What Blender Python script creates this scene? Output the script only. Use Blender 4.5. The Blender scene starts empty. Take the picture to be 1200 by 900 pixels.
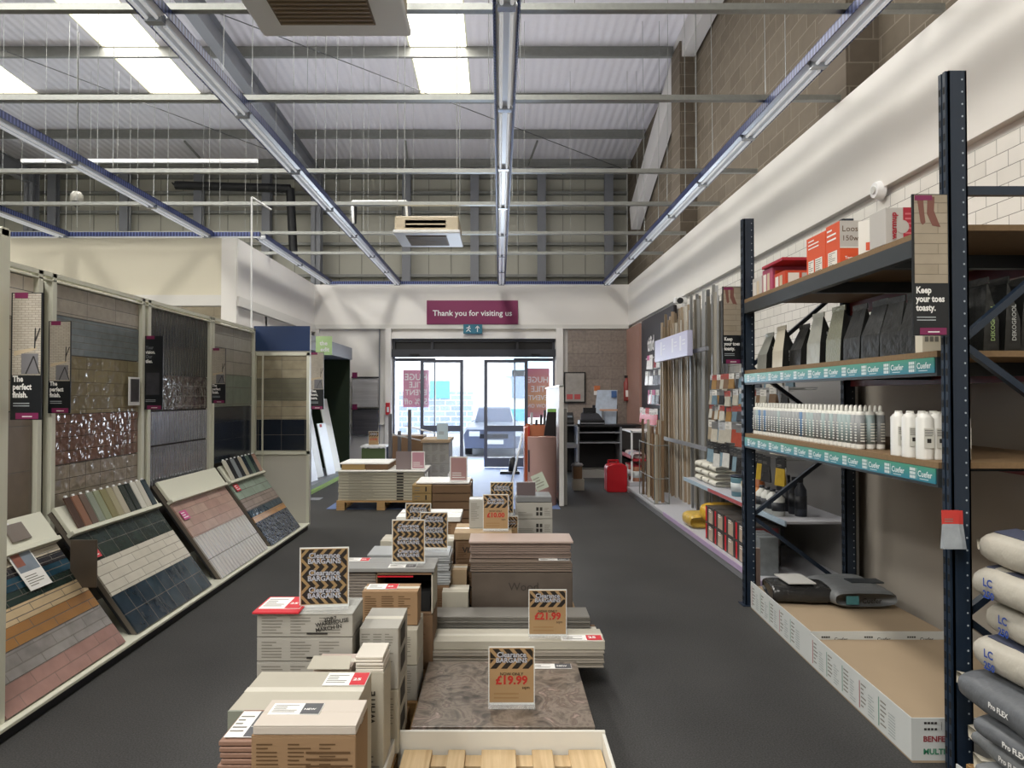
import bpy, math, random
from mathutils import Vector, Matrix, Euler
random.seed(11)
sc = bpy.context.scene
COL = sc.collection
PI = math.pi
FPX, PITCH, VX, EYE = 832.0, math.atan(14 / 832), 585.0, 1.70

# ------------------------------------------------------------------ camera
cam = bpy.data.cameras.new('camera')
cam.sensor_width = 36.0
cam.lens = FPX / 1200 * 36.0
cam.shift_x = (600 - VX) / 1200
cam.clip_start, cam.clip_end = 0.05, 200
cam_o = bpy.data.objects.new('camera', cam)
COL.objects.link(cam_o)
cam_o.location = (0, 0, EYE)
cam_o.rotation_euler = (PI / 2 + PITCH, 0, 0)
sc.camera = cam_o

# ------------------------------------------------------------------ world, lights, exposure
w = bpy.data.worlds.new('sky')
sc.world = w
w.use_nodes = True
wn = w.node_tree
wn.nodes['Background'].inputs[0].default_value = (0.80, 0.90, 1.0, 1)
wn.nodes['Background'].inputs[1].default_value = 3.6
sc.view_settings.view_transform = 'Standard'
sc.view_settings.look = 'None'
sc.view_settings.exposure = 0.0
sc.view_settings.gamma = 1.0
sc.view_settings.use_curve_mapping = False
sc.cycles.use_denoising = True
sc.cycles.max_bounces = 7
sc.cycles.diffuse_bounces = 4
sc.cycles.glossy_bounces = 3
sc.cycles.transmission_bounces = 6
sc.cycles.transparent_max_bounces = 12
sc.cycles.sample_clamp_indirect = 6.0
sc.cycles.caustics_reflective = False
sc.cycles.caustics_refractive = False

ROOF = lambda y: 8.10 - 0.048 * (y - 12.9)
def area(name, loc, sx, sy, watts, color, rot=(0, 0, 0)):
    l = bpy.data.lights.new(name, 'AREA')
    l.shape = 'RECTANGLE'; l.size = sx; l.size_y = sy; l.energy = watts; l.color = color
    o = bpy.data.objects.new(name, l); COL.objects.link(o)
    o.location = loc; o.rotation_euler = rot
    return o
SKY_X = [(-1.67, -0.575), (-7.3, -6.2), (-10.75, -9.6)]
DAY = (1.0, 0.975, 0.93)
for i, (xa, xb) in enumerate(SKY_X):
    area('skylight_daylight', ((xa + xb) / 2, 10.2, ROOF(10.2) - 0.04), xb - xa - .1, 9.0, 340, DAY, (-0.048, 0, 0))
    area('skylight_daylight', ((xa + xb) / 2, -3.5, ROOF(-3.5) - 0.04), xb - xa - .1, 9.0, 700, DAY, (-0.048, 0, 0))
# added uplights over the strip light rows, put in to brighten the roof
for X_, ya, yb in ((.05, 3.0, 16.4), (-2.37, 3.2, 16.4), (2.5, 2.4, 16.4), (-4.75, 4.2, 11.5), (-7.1, 5.5, 11.5)):
    area('roof_fill_uplight', (X_, (ya + yb) / 2, 4.45), .12, yb - ya, 5.2 * (yb - ya), (.97, .985, 1.0), (PI, 0, 0))
# daylight that comes in through the entrance
area('entrance_daylight', (-0.6, 19.4, 1.6), 3.4, 2.4, 300, (0.80, 0.90, 1.0), (-PI / 2, 0, 0))
s = bpy.data.lights.new('sun', 'SUN'); s.energy = 5.0; s.angle = 0.02; s.color = (1, 0.96, 0.9)
so = bpy.data.objects.new('sun', s); COL.objects.link(so); so.location = (0, 30, 20)
so.rotation_euler = Euler((math.radians(40), 0, math.radians(60)))

# ------------------------------------------------------------------ pixel ray helpers (measured on the photo)
def ray(px, py):
    u, v = (px - VX) / FPX, (450 - py) / FPX
    return Vector((u, math.cos(PITCH) - v * math.sin(PITCH), math.sin(PITCH) + v * math.cos(PITCH)))
def atY(px, py, Y):
    d = ray(px, py); t = Y / d.y; return Vector((d.x * t, Y, EYE + d.z * t))
def atX(px, py, X):
    d = ray(px, py); t = X / d.x; return Vector((X, d.y * t, EYE + d.z * t))
def atZ(px, py, Z):
    d = ray(px, py); t = (Z - EYE) / d.z; return Vector((d.x * t, d.y * t, Z))

# ------------------------------------------------------------------ materials
MATS = {}
def _new(name):
    m = bpy.data.materials.new(name); m.use_nodes = True
    nt = m.node_tree
    return m, nt, nt.nodes['Principled BSDF']
def lin(c):
    if isinstance(c, str):
        c = c.lstrip('#'); c = tuple(int(c[i:i + 2], 16) / 255 for i in (0, 2, 4))
    return tuple((x / 12.92 if x <= 0.04045 else ((x + 0.055) / 1.055) ** 2.4) for x in c)
def mat(name, color, rough=0.6, metal=0.0, var=0.0, vs=4.0, bump=0.0, bs=60.0, alpha=1.0, trans=0.0, emit=0.0, coat=0.0, spec=0.5):
    if name in MATS: return MATS[name]
    m, nt, b = _new(name)
    c = lin(color)
    b.inputs['Base Color'].default_value = (*c, 1)
    b.inputs['Roughness'].default_value = rough
    b.inputs['Metallic'].default_value = metal
    b.inputs['Specular IOR Level'].default_value = spec
    if alpha < 1: b.inputs['Alpha'].default_value = alpha
    if trans: b.inputs['Transmission Weight'].default_value = trans
    if coat: b.inputs['Coat Weight'].default_value = coat
    if emit:
        b.inputs['Emission Color'].default_value = (*c, 1); b.inputs['Emission Strength'].default_value = emit
    tc = nt.nodes.new('ShaderNodeTexCoord')
    if var:
        n = nt.nodes.new('ShaderNodeTexNoise'); n.inputs['Scale'].default_value = vs; n.inputs['Detail'].default_value = 4
        nt.links.new(tc.outputs['Object'], n.inputs['Vector'])
        mx = nt.nodes.new('ShaderNodeMix'); mx.data_type = 'RGBA'
        mx.inputs[6].default_value = (*[x * (1 - var) for x in c], 1)
        mx.inputs[7].default_value = (*[min(1, x * (1 + var)) for x in c], 1)
        nt.links.new(n.outputs['Fac'], mx.inputs[0]); nt.links.new(mx.outputs[2], b.inputs['Base Color'])
    if bump:
        n2 = nt.nodes.new('ShaderNodeTexNoise'); n2.inputs['Scale'].default_value = bs; n2.inputs['Detail'].default_value = 3
        nt.links.new(tc.outputs['Object'], n2.inputs['Vector'])
        bp = nt.nodes.new('ShaderNodeBump'); bp.inputs['Strength'].default_value = bump; bp.inputs['Distance'].default_value = 0.01
        nt.links.new(n2.outputs['Fac'], bp.inputs['Height']); nt.links.new(bp.outputs[0], b.inputs['Normal'])
    MATS[name] = m
    return m
def tiles(name, w_, h_, c1, c2, grout='#6b6660', gw=0.003, rough=0.3, off=0.5, wavy=0.0, ws=14.0, var=0.12, vs=10.0, axes='XY', metal=0.0, bumpd=0.004):
    """tile pattern laid on two object axes"""
    if name in MATS: return MATS[name]
    m, nt, b = _new(name)
    tc = nt.nodes.new('ShaderNodeTexCoord')
    vec = tc.outputs['Object']
    if axes != 'XY':
        sp = nt.nodes.new('ShaderNodeSeparateXYZ'); cb = nt.nodes.new('ShaderNodeCombineXYZ')
        nt.links.new(vec, sp.inputs[0])
        nt.links.new(sp.outputs['XYZ'.index(axes[0])], cb.inputs[0]); nt.links.new(sp.outputs['XYZ'.index(axes[1])], cb.inputs[1])
        vec = cb.outputs[0]
    br = nt.nodes.new('ShaderNodeTexBrick')
    br.inputs['Scale'].default_value = 1; br.inputs['Brick Width'].default_value = w_; br.inputs['Row Height'].default_value = h_
    br.inputs['Mortar Size'].default_value = gw; br.inputs['Mortar Smooth'].default_value = 0.3
    br.offset = off
    br.inputs['Color1'].default_value = (*lin(c1), 1); br.inputs['Color2'].default_value = (*lin(c2), 1)
    br.inputs['Mortar'].default_value = (*lin(grout), 1)
    nt.links.new(vec, br.inputs['Vector'])
    n = nt.nodes.new('ShaderNodeTexNoise'); n.inputs['Scale'].default_value = vs; n.inputs['Detail'].default_value = 5
    nt.links.new(vec, n.inputs['Vector'])
    mr = nt.nodes.new('ShaderNodeMapRange'); mr.inputs['To Min'].default_value = 1 - var * 1.6; mr.inputs['To Max'].default_value = 1 + var * 1.6
    nt.links.new(n.outputs['Fac'], mr.inputs['Value'])
    mx = nt.nodes.new('ShaderNodeVectorMath'); mx.operation = 'SCALE'
    nt.links.new(br.outputs['Color'], mx.inputs[0]); nt.links.new(mr.outputs[0], mx.inputs['Scale'])
    nt.links.new(mx.outputs[0], b.inputs['Base Color'])
    b.inputs['Roughness'].default_value = rough; b.inputs['Metallic'].default_value = metal
    inv = nt.nodes.new('ShaderNodeMath'); inv.operation = 'SUBTRACT'; inv.inputs[0].default_value = 1
    nt.links.new(br.outputs['Fac'], inv.inputs[1])
    h = inv.outputs[0]
    if wavy:
        n3 = nt.nodes.new('ShaderNodeTexNoise'); n3.inputs['Scale'].default_value = ws; n3.inputs['Detail'].default_value = 1.5
        nt.links.new(vec, n3.inputs['Vector'])
        ad = nt.nodes.new('ShaderNodeMath'); ad.operation = 'MULTIPLY_ADD'; ad.inputs[1].default_value = wavy
        nt.links.new(n3.outputs['Fac'], ad.inputs[0]); nt.links.new(h, ad.inputs[2]); h = ad.outputs[0]
    bp = nt.nodes.new('ShaderNodeBump'); bp.inputs['Strength'].default_value = 0.7; bp.inputs['Distance'].default_value = bumpd
    nt.links.new(h, bp.inputs['Height']); nt.links.new(bp.outputs[0], b.inputs['Normal'])
    MATS[name] = m
    return m
def ribs(name, color, pitch, rough=0.3, depth=0.01, axis='X', var=0.1, metal=0.0, row=0.3):
    """vertical ribs by a sine bump along one axis"""
    if name in MATS: return MATS[name]
    m, nt, b = _new(name)
    c = lin(color)
    tc = nt.nodes.new('ShaderNodeTexCoord')
    sp = nt.nodes.new('ShaderNodeSeparateXYZ'); nt.links.new(tc.outputs['Object'], sp.inputs[0])
    mu = nt.nodes.new('ShaderNodeMath'); mu.operation = 'MULTIPLY'; mu.inputs[1].default_value = 2 * PI / pitch
    nt.links.new(sp.outputs['XYZ'.index(axis)], mu.inputs[0])
    sn = nt.nodes.new('ShaderNodeMath'); sn.operation = 'SINE'; nt.links.new(mu.outputs[0], sn.inputs[0])
    n = nt.nodes.new('ShaderNodeTexNoise'); n.inputs['Scale'].default_value = 9
    nt.links.new(tc.outputs['Object'], n.inputs['Vector'])
    ad = nt.nodes.new('ShaderNodeMath'); ad.operation = 'MULTIPLY_ADD'; ad.inputs[1].default_value = 0.9
    nt.links.new(n.outputs['Fac'], ad.inputs[0]); nt.links.new(sn.outputs[0], ad.inputs[2])
    bp = nt.nodes.new('ShaderNodeBump'); bp.inputs['Strength'].default_value = 1.0; bp.inputs['Distance'].default_value = depth
    nt.links.new(ad.outputs[0], bp.inputs['Height']); nt.links.new(bp.outputs[0], b.inputs['Normal'])
    mx = nt.nodes.new('ShaderNodeMix'); mx.data_type = 'RGBA'
    mx.inputs[6].default_value = (*[x * (1 - var) for x in c], 1); mx.inputs[7].default_value = (*[min(1, x * (1 + var)) for x in c], 1)
    nt.links.new(n.outputs['Fac'], mx.inputs[0]); nt.links.new(mx.outputs[2], b.inputs['Base Color'])
    b.inputs['Roughness'].default_value = rough; b.inputs['Metallic'].default_value = metal
    MATS[name] = m
    return m
def wood(name, c1, c2, rough=0.6, axis='Y', scale=1.0):
    if name in MATS: return MATS[name]
    m, nt, b = _new(name)
    tc = nt.nodes.new('ShaderNodeTexCoord'); mp = nt.nodes.new('ShaderNodeMapping')
    s_ = {'X': (2, 40, 40), 'Y': (40, 2, 40), 'Z': (40, 40, 2)}[axis]
    mp.inputs['Scale'].default_value = tuple(k * scale for k in s_)
    n = nt.nodes.new('ShaderNodeTexNoise'); n.inputs['Scale'].default_value = 1; n.inputs['Detail'].default_value = 6; n.inputs['Distortion'].default_value = 0.6
    nt.links.new(tc.outputs['Object'], mp.inputs[0]); nt.links.new(mp.outputs[0], n.inputs['Vector'])
    cr = nt.nodes.new('ShaderNodeValToRGB')
    cr.color_ramp.elements[0].position = 0.3; cr.color_ramp.elements[0].color = (*lin(c1), 1)
    cr.color_ramp.elements[1].position = 0.7; cr.color_ramp.elements[1].color = (*lin(c2), 1)
    nt.links.new(n.outputs['Fac'], cr.inputs[0]); nt.links.new(cr.outputs[0], b.inputs['Base Color'])
    b.inputs['Roughness'].default_value = rough
    MATS[name] = m
    return m
def marble(name, stops, scale=3.0, rough=0.35, dist=1.5):
    if name in MATS: return MATS[name]
    m, nt, b = _new(name)
    tc = nt.nodes.new('ShaderNodeTexCoord')
    n = nt.nodes.new('ShaderNodeTexNoise'); n.inputs['Scale'].default_value = scale; n.inputs['Detail'].default_value = 9
    n.inputs['Distortion'].default_value = dist; n.inputs['Roughness'].default_value = 0.6
    nt.links.new(tc.outputs['Object'], n.inputs['Vector'])
    cr = nt.nodes.new('ShaderNodeValToRGB'); e = cr.color_ramp.elements
    e[0].position, e[0].color = stops[0][0], (*lin(stops[0][1]), 1)
    e[1].position, e[1].color = stops[-1][0], (*lin(stops[-1][1]), 1)
    for p, c in stops[1:-1]:
        k = e.new(p); k.color = (*lin(c), 1)
    nt.links.new(n.outputs['Fac'], cr.inputs[0]); nt.links.new(cr.outputs[0], b.inputs['Base Color'])
    b.inputs['Roughness'].default_value = rough
    MATS[name] = m
    return m

# ------------------------------------------------------------------ mesh builder
FRONT = Matrix(((1, 0, 0), (0, 0, -1), (0, 1, 0)))                    # reads from the camera side, normal -Y
AISLE_R = Matrix(((0, 0, -1), (-1, 0, 0), (0, 1, 0)))                 # on the right shelves, normal -X
AISLE_L = Matrix(((0, 0, 1), (1, 0, 0), (0, 1, 0)))                   # on the left display, normal +X
TOPF = Matrix.Identity(3)
BACKF = Matrix(((-1, 0, 0), (0, 0, 1), (0, 1, 0)))                    # mirrored seen from inside, normal +Y
TEXTS = {}
def text_mesh(s, bold=0.0, align='LEFT'):
    k = (s, bold, align)
    if k not in TEXTS:
        cu = bpy.data.curves.new('t', 'FONT'); cu.body = s; cu.size = 1; cu.align_x = align; cu.resolution_u = 2; cu.offset = bold
        o = bpy.data.objects.new('t', cu)
        me = bpy.data.meshes.new_from_object(o)
        TEXTS[k] = ([v.co.copy() for v in me.vertices], [tuple(p.vertices) for p in me.polygons])
        bpy.data.objects.remove(o); bpy.data.curves.remove(cu); bpy.data.meshes.remove(me)
    return TEXTS[k]
class MB:
    def __init__(self): self.v = []; self.f = []; self.fm = []; self.ms = []; self.sm = []
    def mi(self, m):
        if m not in self.ms: self.ms.append(m)
        return self.ms.index(m)
    def add(self, vs, fs, m, smooth=False):
        b = len(self.v); self.v += [Vector(p) for p in vs]; k = self.mi(m)
        for f in fs: self.f.append(tuple(b + i for i in f)); self.fm.append(k); self.sm.append(smooth)
        return self
    def hexa(self, p, m):
        return self.add(p, [(0, 3, 2, 1), (4, 5, 6, 7), (0, 1, 5, 4), (1, 2, 6, 5), (2, 3, 7, 6), (3, 0, 4, 7)], m)
    def box(self, x0, x1, y0, y1, z0, z1, m):
        x0, x1 = sorted((x0, x1)); y0, y1 = sorted((y0, y1)); z0, z1 = sorted((z0, z1))
        return self.hexa([(x0, y0, z0), (x1, y0, z0), (x1, y1, z0), (x0, y1, z0), (x0, y0, z1), (x1, y0, z1), (x1, y1, z1), (x0, y1, z1)], m)
    def obox(self, c, size, R, m):
        c = Vector(c); a, b_, d = [s_ / 2 for s_ in size]
        R = R.to_3x3() if hasattr(R, 'to_3x3') else R
        P = [c + R @ Vector(q) for q in ((-a, -b_, -d), (a, -b_, -d), (a, b_, -d), (-a, b_, -d), (-a, -b_, d), (a, -b_, d), (a, b_, d), (-a, b_, d))]
        return self.hexa(P, m)
    def quad(self, p, m): return self.add(p, [tuple(range(len(p)))], m)
    def panel(self, o, F, x0, x1, y0, y1, m, t=0.0):
        """flat rectangle on frame F at origin o, raised by t"""
        o = Vector(o)
        return self.quad([o + F @ Vector(q) for q in ((x0, y0, t), (x1, y0, t), (x1, y1, t), (x0, y1, t))], m)
    def bar(self, p0, p1, wd, ht, m, up=(0, 0, 1)):
        p0, p1 = Vector(p0), Vector(p1); d = (p1 - p0); L = d.length; d.normalize()
        up = Vector(up)
        if abs(d.dot(up)) > 0.98: up = Vector((0, 1, 0))
        s_ = d.cross(up).normalized(); u = s_.cross(d).normalized()
        R = Matrix((s_, d, u)).transposed()
        return self.obox((p0 + p1) / 2, (wd, L, ht), R, m)
    def cyl(self, p0, p1, r0, m, r1=None, n=12, cap=True, smooth=True):
        p0, p1 = Vector(p0), Vector(p1); r1 = r0 if r1 is None else r1
        d = (p1 - p0).normalized(); a = d.orthogonal().normalized(); b_ = d.cross(a)
        vs = []
        for p, r in ((p0, r0), (p1, r1)):
            for i in range(n):
                t = 2 * PI * i / n; vs.append(p + a * (r * math.cos(t)) + b_ * (r * math.sin(t)))
        self.add(vs, [(i, (i + 1) % n, n + (i + 1) % n, n + i) for i in range(n)], m, smooth)
        if cap:
            self.add(vs[:n], [tuple(reversed(range(n)))], m); self.add(vs[n:], [tuple(range(n))], m)
        return self
    def lathe(self, c, prof, m, n=16):
        c = Vector(c); vs = []
        for r, z in prof:
            for i in range(n):
                t = 2 * PI * i / n; vs.append(c + Vector((r * math.cos(t), r * math.sin(t), z)))
        fs = []
        for k in range(len(prof) - 1):
            for i in range(n):
                j = (i + 1) % n; fs.append((k * n + i, k * n + j, (k + 1) * n + j, (k + 1) * n + i))
        fs.append(tuple(reversed(range(n)))); fs.append(tuple((len(prof) - 1) * n + i for i in range(n)))
        return self.add(vs, fs, m, True)
    def text(self, s, o, size, F, m, bold=0.0, align='LEFT', sx=1.0, lift=0.0):
        vs, fs = text_mesh(s, bold, align); o = Vector(o)
        return self.add([o + F @ Vector((v.x * size * sx, v.y * size, lift)) for v in vs], fs, m)
    def lines(self, o, F, x0, x1, y0, y1, n, m, t=0.0, seed=0):
        """rows of small print"""
        r = random.Random(seed); h = (y1 - y0) / n
        for i in range(n):
            y = y1 - h * (i + .35); e = x0 + (x1 - x0) * r.choice((1, .95, .9, .7, .5))
            self.panel(o, F, x0, e, y - h * .35, y, m, t)
        return self
    def build(self, name, parent=None, world=True, bevel=0.0, seg=1, sub=0, origin=None, smooth_angle=None):
        vs = self.v
        if parent is not None:
            off = Vector((0, 0, 0)); q = parent
            while q is not None: off += q.location; q = q.parent
            if not world: off = Vector((0, 0, 0))
        else:
            if origin is None and world:
                xs = [v.x for v in vs]; ys = [v.y for v in vs]; zs = [v.z for v in vs]
                off = Vector(((min(xs) + max(xs)) / 2, (min(ys) + max(ys)) / 2, min(zs)))
            else: off = Vector(origin) if origin is not None else Vector((0, 0, 0))
        me = bpy.data.meshes.new(name)
        me.from_pydata([tuple(v - off) for v in vs], [], self.f)
        for m in self.ms: me.materials.append(m)
        me.polygons.foreach_set('material_index', self.fm)
        me.polygons.foreach_set('use_smooth', self.sm)
        me.update()
        o = bpy.data.objects.new(name, me); COL.objects.link(o)
        if parent is not None: o.parent = parent
        elif world: o.location = off
        if bevel:
            md = o.modifiers.new('bevel', 'BEVEL'); md.width = bevel; md.segments = seg; md.limit_method = 'ANGLE'
        if sub:
            md = o.modifiers.new('sub', 'SUBSURF'); md.levels = sub; md.render_levels = sub
        return o
def tag(o, label=None, cat=None, group=None, kind=None):
    if label: o['label'] = label
    if cat: o['category'] = cat
    if group: o['group'] = group
    if kind: o['kind'] = kind
    return o
def struct(o): o['kind'] = 'structure'; return o
def thing(name, label, cat, loc=(0, 0, 0), rz=0.0, group=None):
    o = bpy.data.objects.new(name, None); COL.objects.link(o); o.empty_display_size = .1
    o.location = loc; o.rotation_euler = (0, 0, rz)
    return tag(o, label, cat, group)
def kids(o): return [c for c in bpy.data.objects if c.parent == o]
def copy_tree(o, loc=None, rz=None, label=None, group=None, parent=None):
    c = o.copy(); COL.objects.link(c)
    if parent is not None: c.parent = parent
    if loc is not None: c.location = loc
    if rz is not None: c.rotation_euler = (0, 0, rz)
    if label: c['label'] = label
    if group: c['group'] = group
    for ch in o.children: copy_tree(ch, parent=c)
    return c

# ------------------------------------------------------------------ palette
white_paint = mat('white_paint', '#e8e5e0', 0.55, var=.03, vs=1.2)
fascia_paint = mat('fascia_vinyl', '#e9e6e0', 0.42, var=.03, vs=.8, bump=.25, bs=1.6)
cream = mat('cream_powder_coat', '#dcdccb', 0.45)
black = mat('black_plastic', '#16171a', 0.5)
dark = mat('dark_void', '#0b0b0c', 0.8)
white = mat('white_plastic', '#eceded', 0.4)
galv = mat('galvanised_steel', '#9a9c98', 0.42, metal=.65, var=.15, vs=30)
galv_dk = mat('galvanised_purlin', '#8b8c88', 0.55, metal=.35, var=.15, vs=12)
steel_grey = mat('grey_painted_steel', '#84868c', 0.5)
carton = mat('brown_cardboard', '#957859', 0.85, var=.08, vs=6)
carton_dk = mat('dark_brown_cardboard', '#785e46', 0.85, var=.1, vs=6)
carton_lt = mat('pale_tan_cardboard', '#ac9679', 0.85, var=.06, vs=4)
carton_w = mat('cream_cardboard', '#b3aea0', 0.8, var=.05, vs=5)
carton_g = mat('grey_white_cardboard', '#a5a29a', 0.75, var=.06, vs=5)
paper = mat('white_paper', '#f0efec', 0.6)
ink = mat('black_ink', '#26231f', 0.7)
ink_b = mat('brown_print', '#5d4429', 0.8)
ink_g = mat('grey_print', '#7f7c74', 0.8)
red = mat('red_sticker', '#c8202e', 0.5)
maroon = mat('plum_vinyl', '#7d2353', 0.45)
poster_black = mat('poster_black', '#14181d', 0.35)
pine = wood('pine_boards', '#b79a72', '#d3ba92', .65, 'Y')
pine_dk = wood('dark_pine', '#7f5f3c', '#a2804f', .7, 'X')
chip = mat('chipboard', '#7f6648', 0.75, var=.2, vs=60)
navy_steel = mat('navy_rack_steel', '#1d2a3a', 0.38, var=.08, vs=8)
charcoal_steel = mat('charcoal_beam', '#33383c', 0.45)
acrylic = mat('clear_acrylic', '#f2f5f5', 0.08, alpha=.22)
glass = mat('clear_glass', '#f4fbff', 0.02, alpha=.10)
# ================================================================== STRUCTURE
def carpet_mat():
    m, nt, b = _new('charcoal_carpet')
    tc = nt.nodes.new('ShaderNodeTexCoord')
    n = nt.nodes.new('ShaderNodeTexNoise'); n.inputs['Scale'].default_value = 120; n.inputs['Detail'].default_value = 3
    n2 = nt.nodes.new('ShaderNodeTexNoise'); n2.inputs['Scale'].default_value = 1.1; n2.inputs['Detail'].default_value = 6
    nt.links.new(tc.outputs['Object'], n.inputs['Vector']); nt.links.new(tc.outputs['Object'], n2.inputs['Vector'])
    ml = nt.nodes.new('ShaderNodeMath'); ml.operation = 'MULTIPLY_ADD'; ml.inputs[1].default_value = .75
    nt.links.new(n.outputs['Fac'], ml.inputs[0])
    m2 = nt.nodes.new('ShaderNodeMath'); m2.operation = 'MULTIPLY'; m2.inputs[1].default_value = .25; nt.links.new(n2.outputs['Fac'], m2.inputs[0])
    nt.links.new(m2.outputs[0], ml.inputs[2])
    cr = nt.nodes.new('ShaderNodeValToRGB')
    cr.color_ramp.elements[0].position = .3; cr.color_ramp.elements[0].color = (*lin('#1a1a1a'), 1)
    cr.color_ramp.elements[1].position = .75; cr.color_ramp.elements[1].color = (*lin('#4c4b4a'), 1)
    nt.links.new(ml.outputs[0], cr.inputs[0]); nt.links.new(cr.outputs[0], b.inputs['Base Color'])
    b.inputs['Roughness'].default_value = .75
    bp = nt.nodes.new('ShaderNodeBump'); bp.inputs['Strength'].default_value = .5; bp.inputs['Distance'].default_value = .003
    nt.links.new(n.outputs['Fac'], bp.inputs['Height']); nt.links.new(bp.outputs[0], b.inputs['Normal'])
    return m
struct(MB().box(-14, 3.5, -12, 16.4, -.1, 0, carpet_mat()).build('floor'))
struct(MB().box(-4.4, 3.5, 16.4, 19.3, -.1, 0, mat('sky_tinted_matting', '#6c7fac', .6, var=.1, vs=3)).build('floor_threshold'))  # matting here and on the next slab: reflected sky blue put into its colour
struct(MB().box(-2.6, .92, 10.7, 16.4, -.005, .004, mat('sky_tinted_matting', '#6c7fac', .6, var=.1, vs=3)).build('floor_entrance'))
block = tiles('grey_blockwork', .44, .215, '#615749', '#6e6456', grout='#82786a', gw=.008, rough=.9, var=.12, vs=7, axes='YZ', bumpd=.008)
block_shaded = tiles('grey_blockwork_shaded', .44, .215, '#5c5246', '#685e51', grout='#7a7164', gw=.008, rough=.9, var=.12, vs=7, axes='XZ', bumpd=.008)  # darker copy of the blockwork, the piers' shade is put into its colour
b = MB().box(3.45, 3.65, -12, 19, 0, 9, block)
b.box(3.15, 3.45, 12.3, 12.9, 4.2, 7.9, block_shaded); b.box(3.15, 3.45, 6.4, 6.95, 4.2, 8.4, block_shaded)
struct(b.build('wall_block'))
# right partition with its wide fascia, metro tiles and grey backing
b = MB().box(3.12, 3.3, -12, 16.9, 0, 4.30, white_paint)
struct(b.build('wall_right'))
metro = tiles('white_metro_tiles', .2, .1, '#e6e3db', '#eeebe4', grout='#8d8a84', gw=.0025, rough=.25, var=.02, axes='YZ', bumpd=.002)
struct(MB().box(3.10, 3.13, -3, 13.2, 2.0, 3.30, metro).build('wall_right_tiling'))
struct(MB().box(3.09, 3.13, -3, 6.2, 0, 2.0, mat('beige_backing_board', '#a79f94', .6, var=.05, vs=1.5)).build('wall_right_backing'))
def wavy_fascia(name, x, y0, y1, z0, z1, n=60):
    m = MB(); vs = []; r = random.Random(3); off = [r.uniform(-.012, .012) for _ in range(n + 1)]
    rows = [(0, 0), (.2, .018), (.5, .03), (.8, .018), (1, 0)]
    for i in range(n + 1):
        y = y0 + (y1 - y0) * i / n
        for t, bl in rows: vs.append((x - bl * .6 + off[i] * math.sin(t * PI), y, z0 + (z1 - z0) * t))
    k = len(rows); fs = [(i * k + j, i * k + j + 1, (i + 1) * k + j + 1, (i + 1) * k + j) for i in range(n) for j in range(k - 1)]
    m.add(vs, fs, fascia_paint, True); m.box(x + .005, x + .07, y0, y1, z0, z1, fascia_paint)
    return m.build(name)
struct(wavy_fascia('trim_1', 3.05, -12, 16.75, 3.36, 4.33))
# back partition with door opening
b = MB()
b.box(-4.5, -2.52, 16.8, 16.95, 0, 4.30, white_paint); b.box(1.32, 3.12, 16.8, 16.95, 0, 4.30, white_paint)
b.box(-2.52, 1.32, 16.8, 16.95, 3.05, 4.30, white_paint)
struct(b.build('wall_back'))
b = MB().box(-4.4, 3.05, 16.72, 16.8, 3.36, 4.33, white_paint)
b.box(-4.4, 3.05, 16.70, 16.8, 3.28, 3.38, mat('trim_paint', '#d8d6d0', .5))
struct(b.build('trim_2'))
b = MB()
for xa, xb in ((-2.68, -2.54), (1.34, 1.50)): b.box(xa, xb, 16.66, 16.8, 0, 3.30, white_paint)
b.box(-2.68, 1.5, 16.7, 16.8, 3.05, 3.2, white_paint)
b.box(-4.35, -4.25, 16.72, 16.8, .1, 3.3, white_paint); b.box(-4.3, -2.7, 16.73, 16.8, 1.02, 1.05, white_paint); b.box(-2.84, -2.82, 16.73, 16.8, 0.1, 3.28, steel_grey)
struct(b.build('trim_3'))
# tile clad bay behind the service desk
clad = tiles('brown_stone_cladding', .6, .3, '#857a72', '#95897f', grout='#6a615b', gw=.004, rough=.6, var=.25, vs=16, axes='XZ')
struct(MB().box(1.62, 3.05, 16.72, 16.8, 0, 3.26, clad).build('wall_back_cladding'))
# left run of wall and the cross wall
b = MB().box(-4.6, -4.42, 11.8, 16.9, 0, 4.33, white_paint)
b.box(-4.42, -4.36, 11.8, 16.8, 3.36, 4.33, white_paint); b.box(-4.42, -4.33, 11.8, 16.8, 3.2, 3.36, mat('trim_paint', '#d8d6d0'))
struct(b.build('wall_left'))
cream_wall = mat('cream_wall', '#d3cdb9', .6, var=.02, vs=1)
b = MB().box(-14, -4.42, 11.8, 11.95, 3.38, 4.33, cream_wall); b.box(-14, -4.42, 11.78, 11.95, 3.2, 3.38, mat('trim_paint', '#d8d6d0'))
b.box(-14, -4.42, 13.4, 13.5, 0, 4.3, white_paint)
b.box(-4.62, -4.37, 11.77, 11.86, 0, 4.33, white_paint)
struct(b.build('wall_cross'))
struct(MB().box(-9, -4.7, 13.3, 13.4, 0.4, 3.7, tiles('far_beige_tiles', .6, .2, '#a79d88', '#8f8675', rough=.4, axes='XZ')).build('wall_cross_tiling'))
struct(MB().box(-14.2, -14, -12, 19, 0, 9, mat('far_wall_paint', '#b4b1a8', .7)).build('wall_left_far'))
struct(MB().box(-14, 3.6, -12.2, -12, 0, 9.5, mat('far_wall_paint', '#b4b1a8', .7)).build('wall_rear'))
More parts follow.
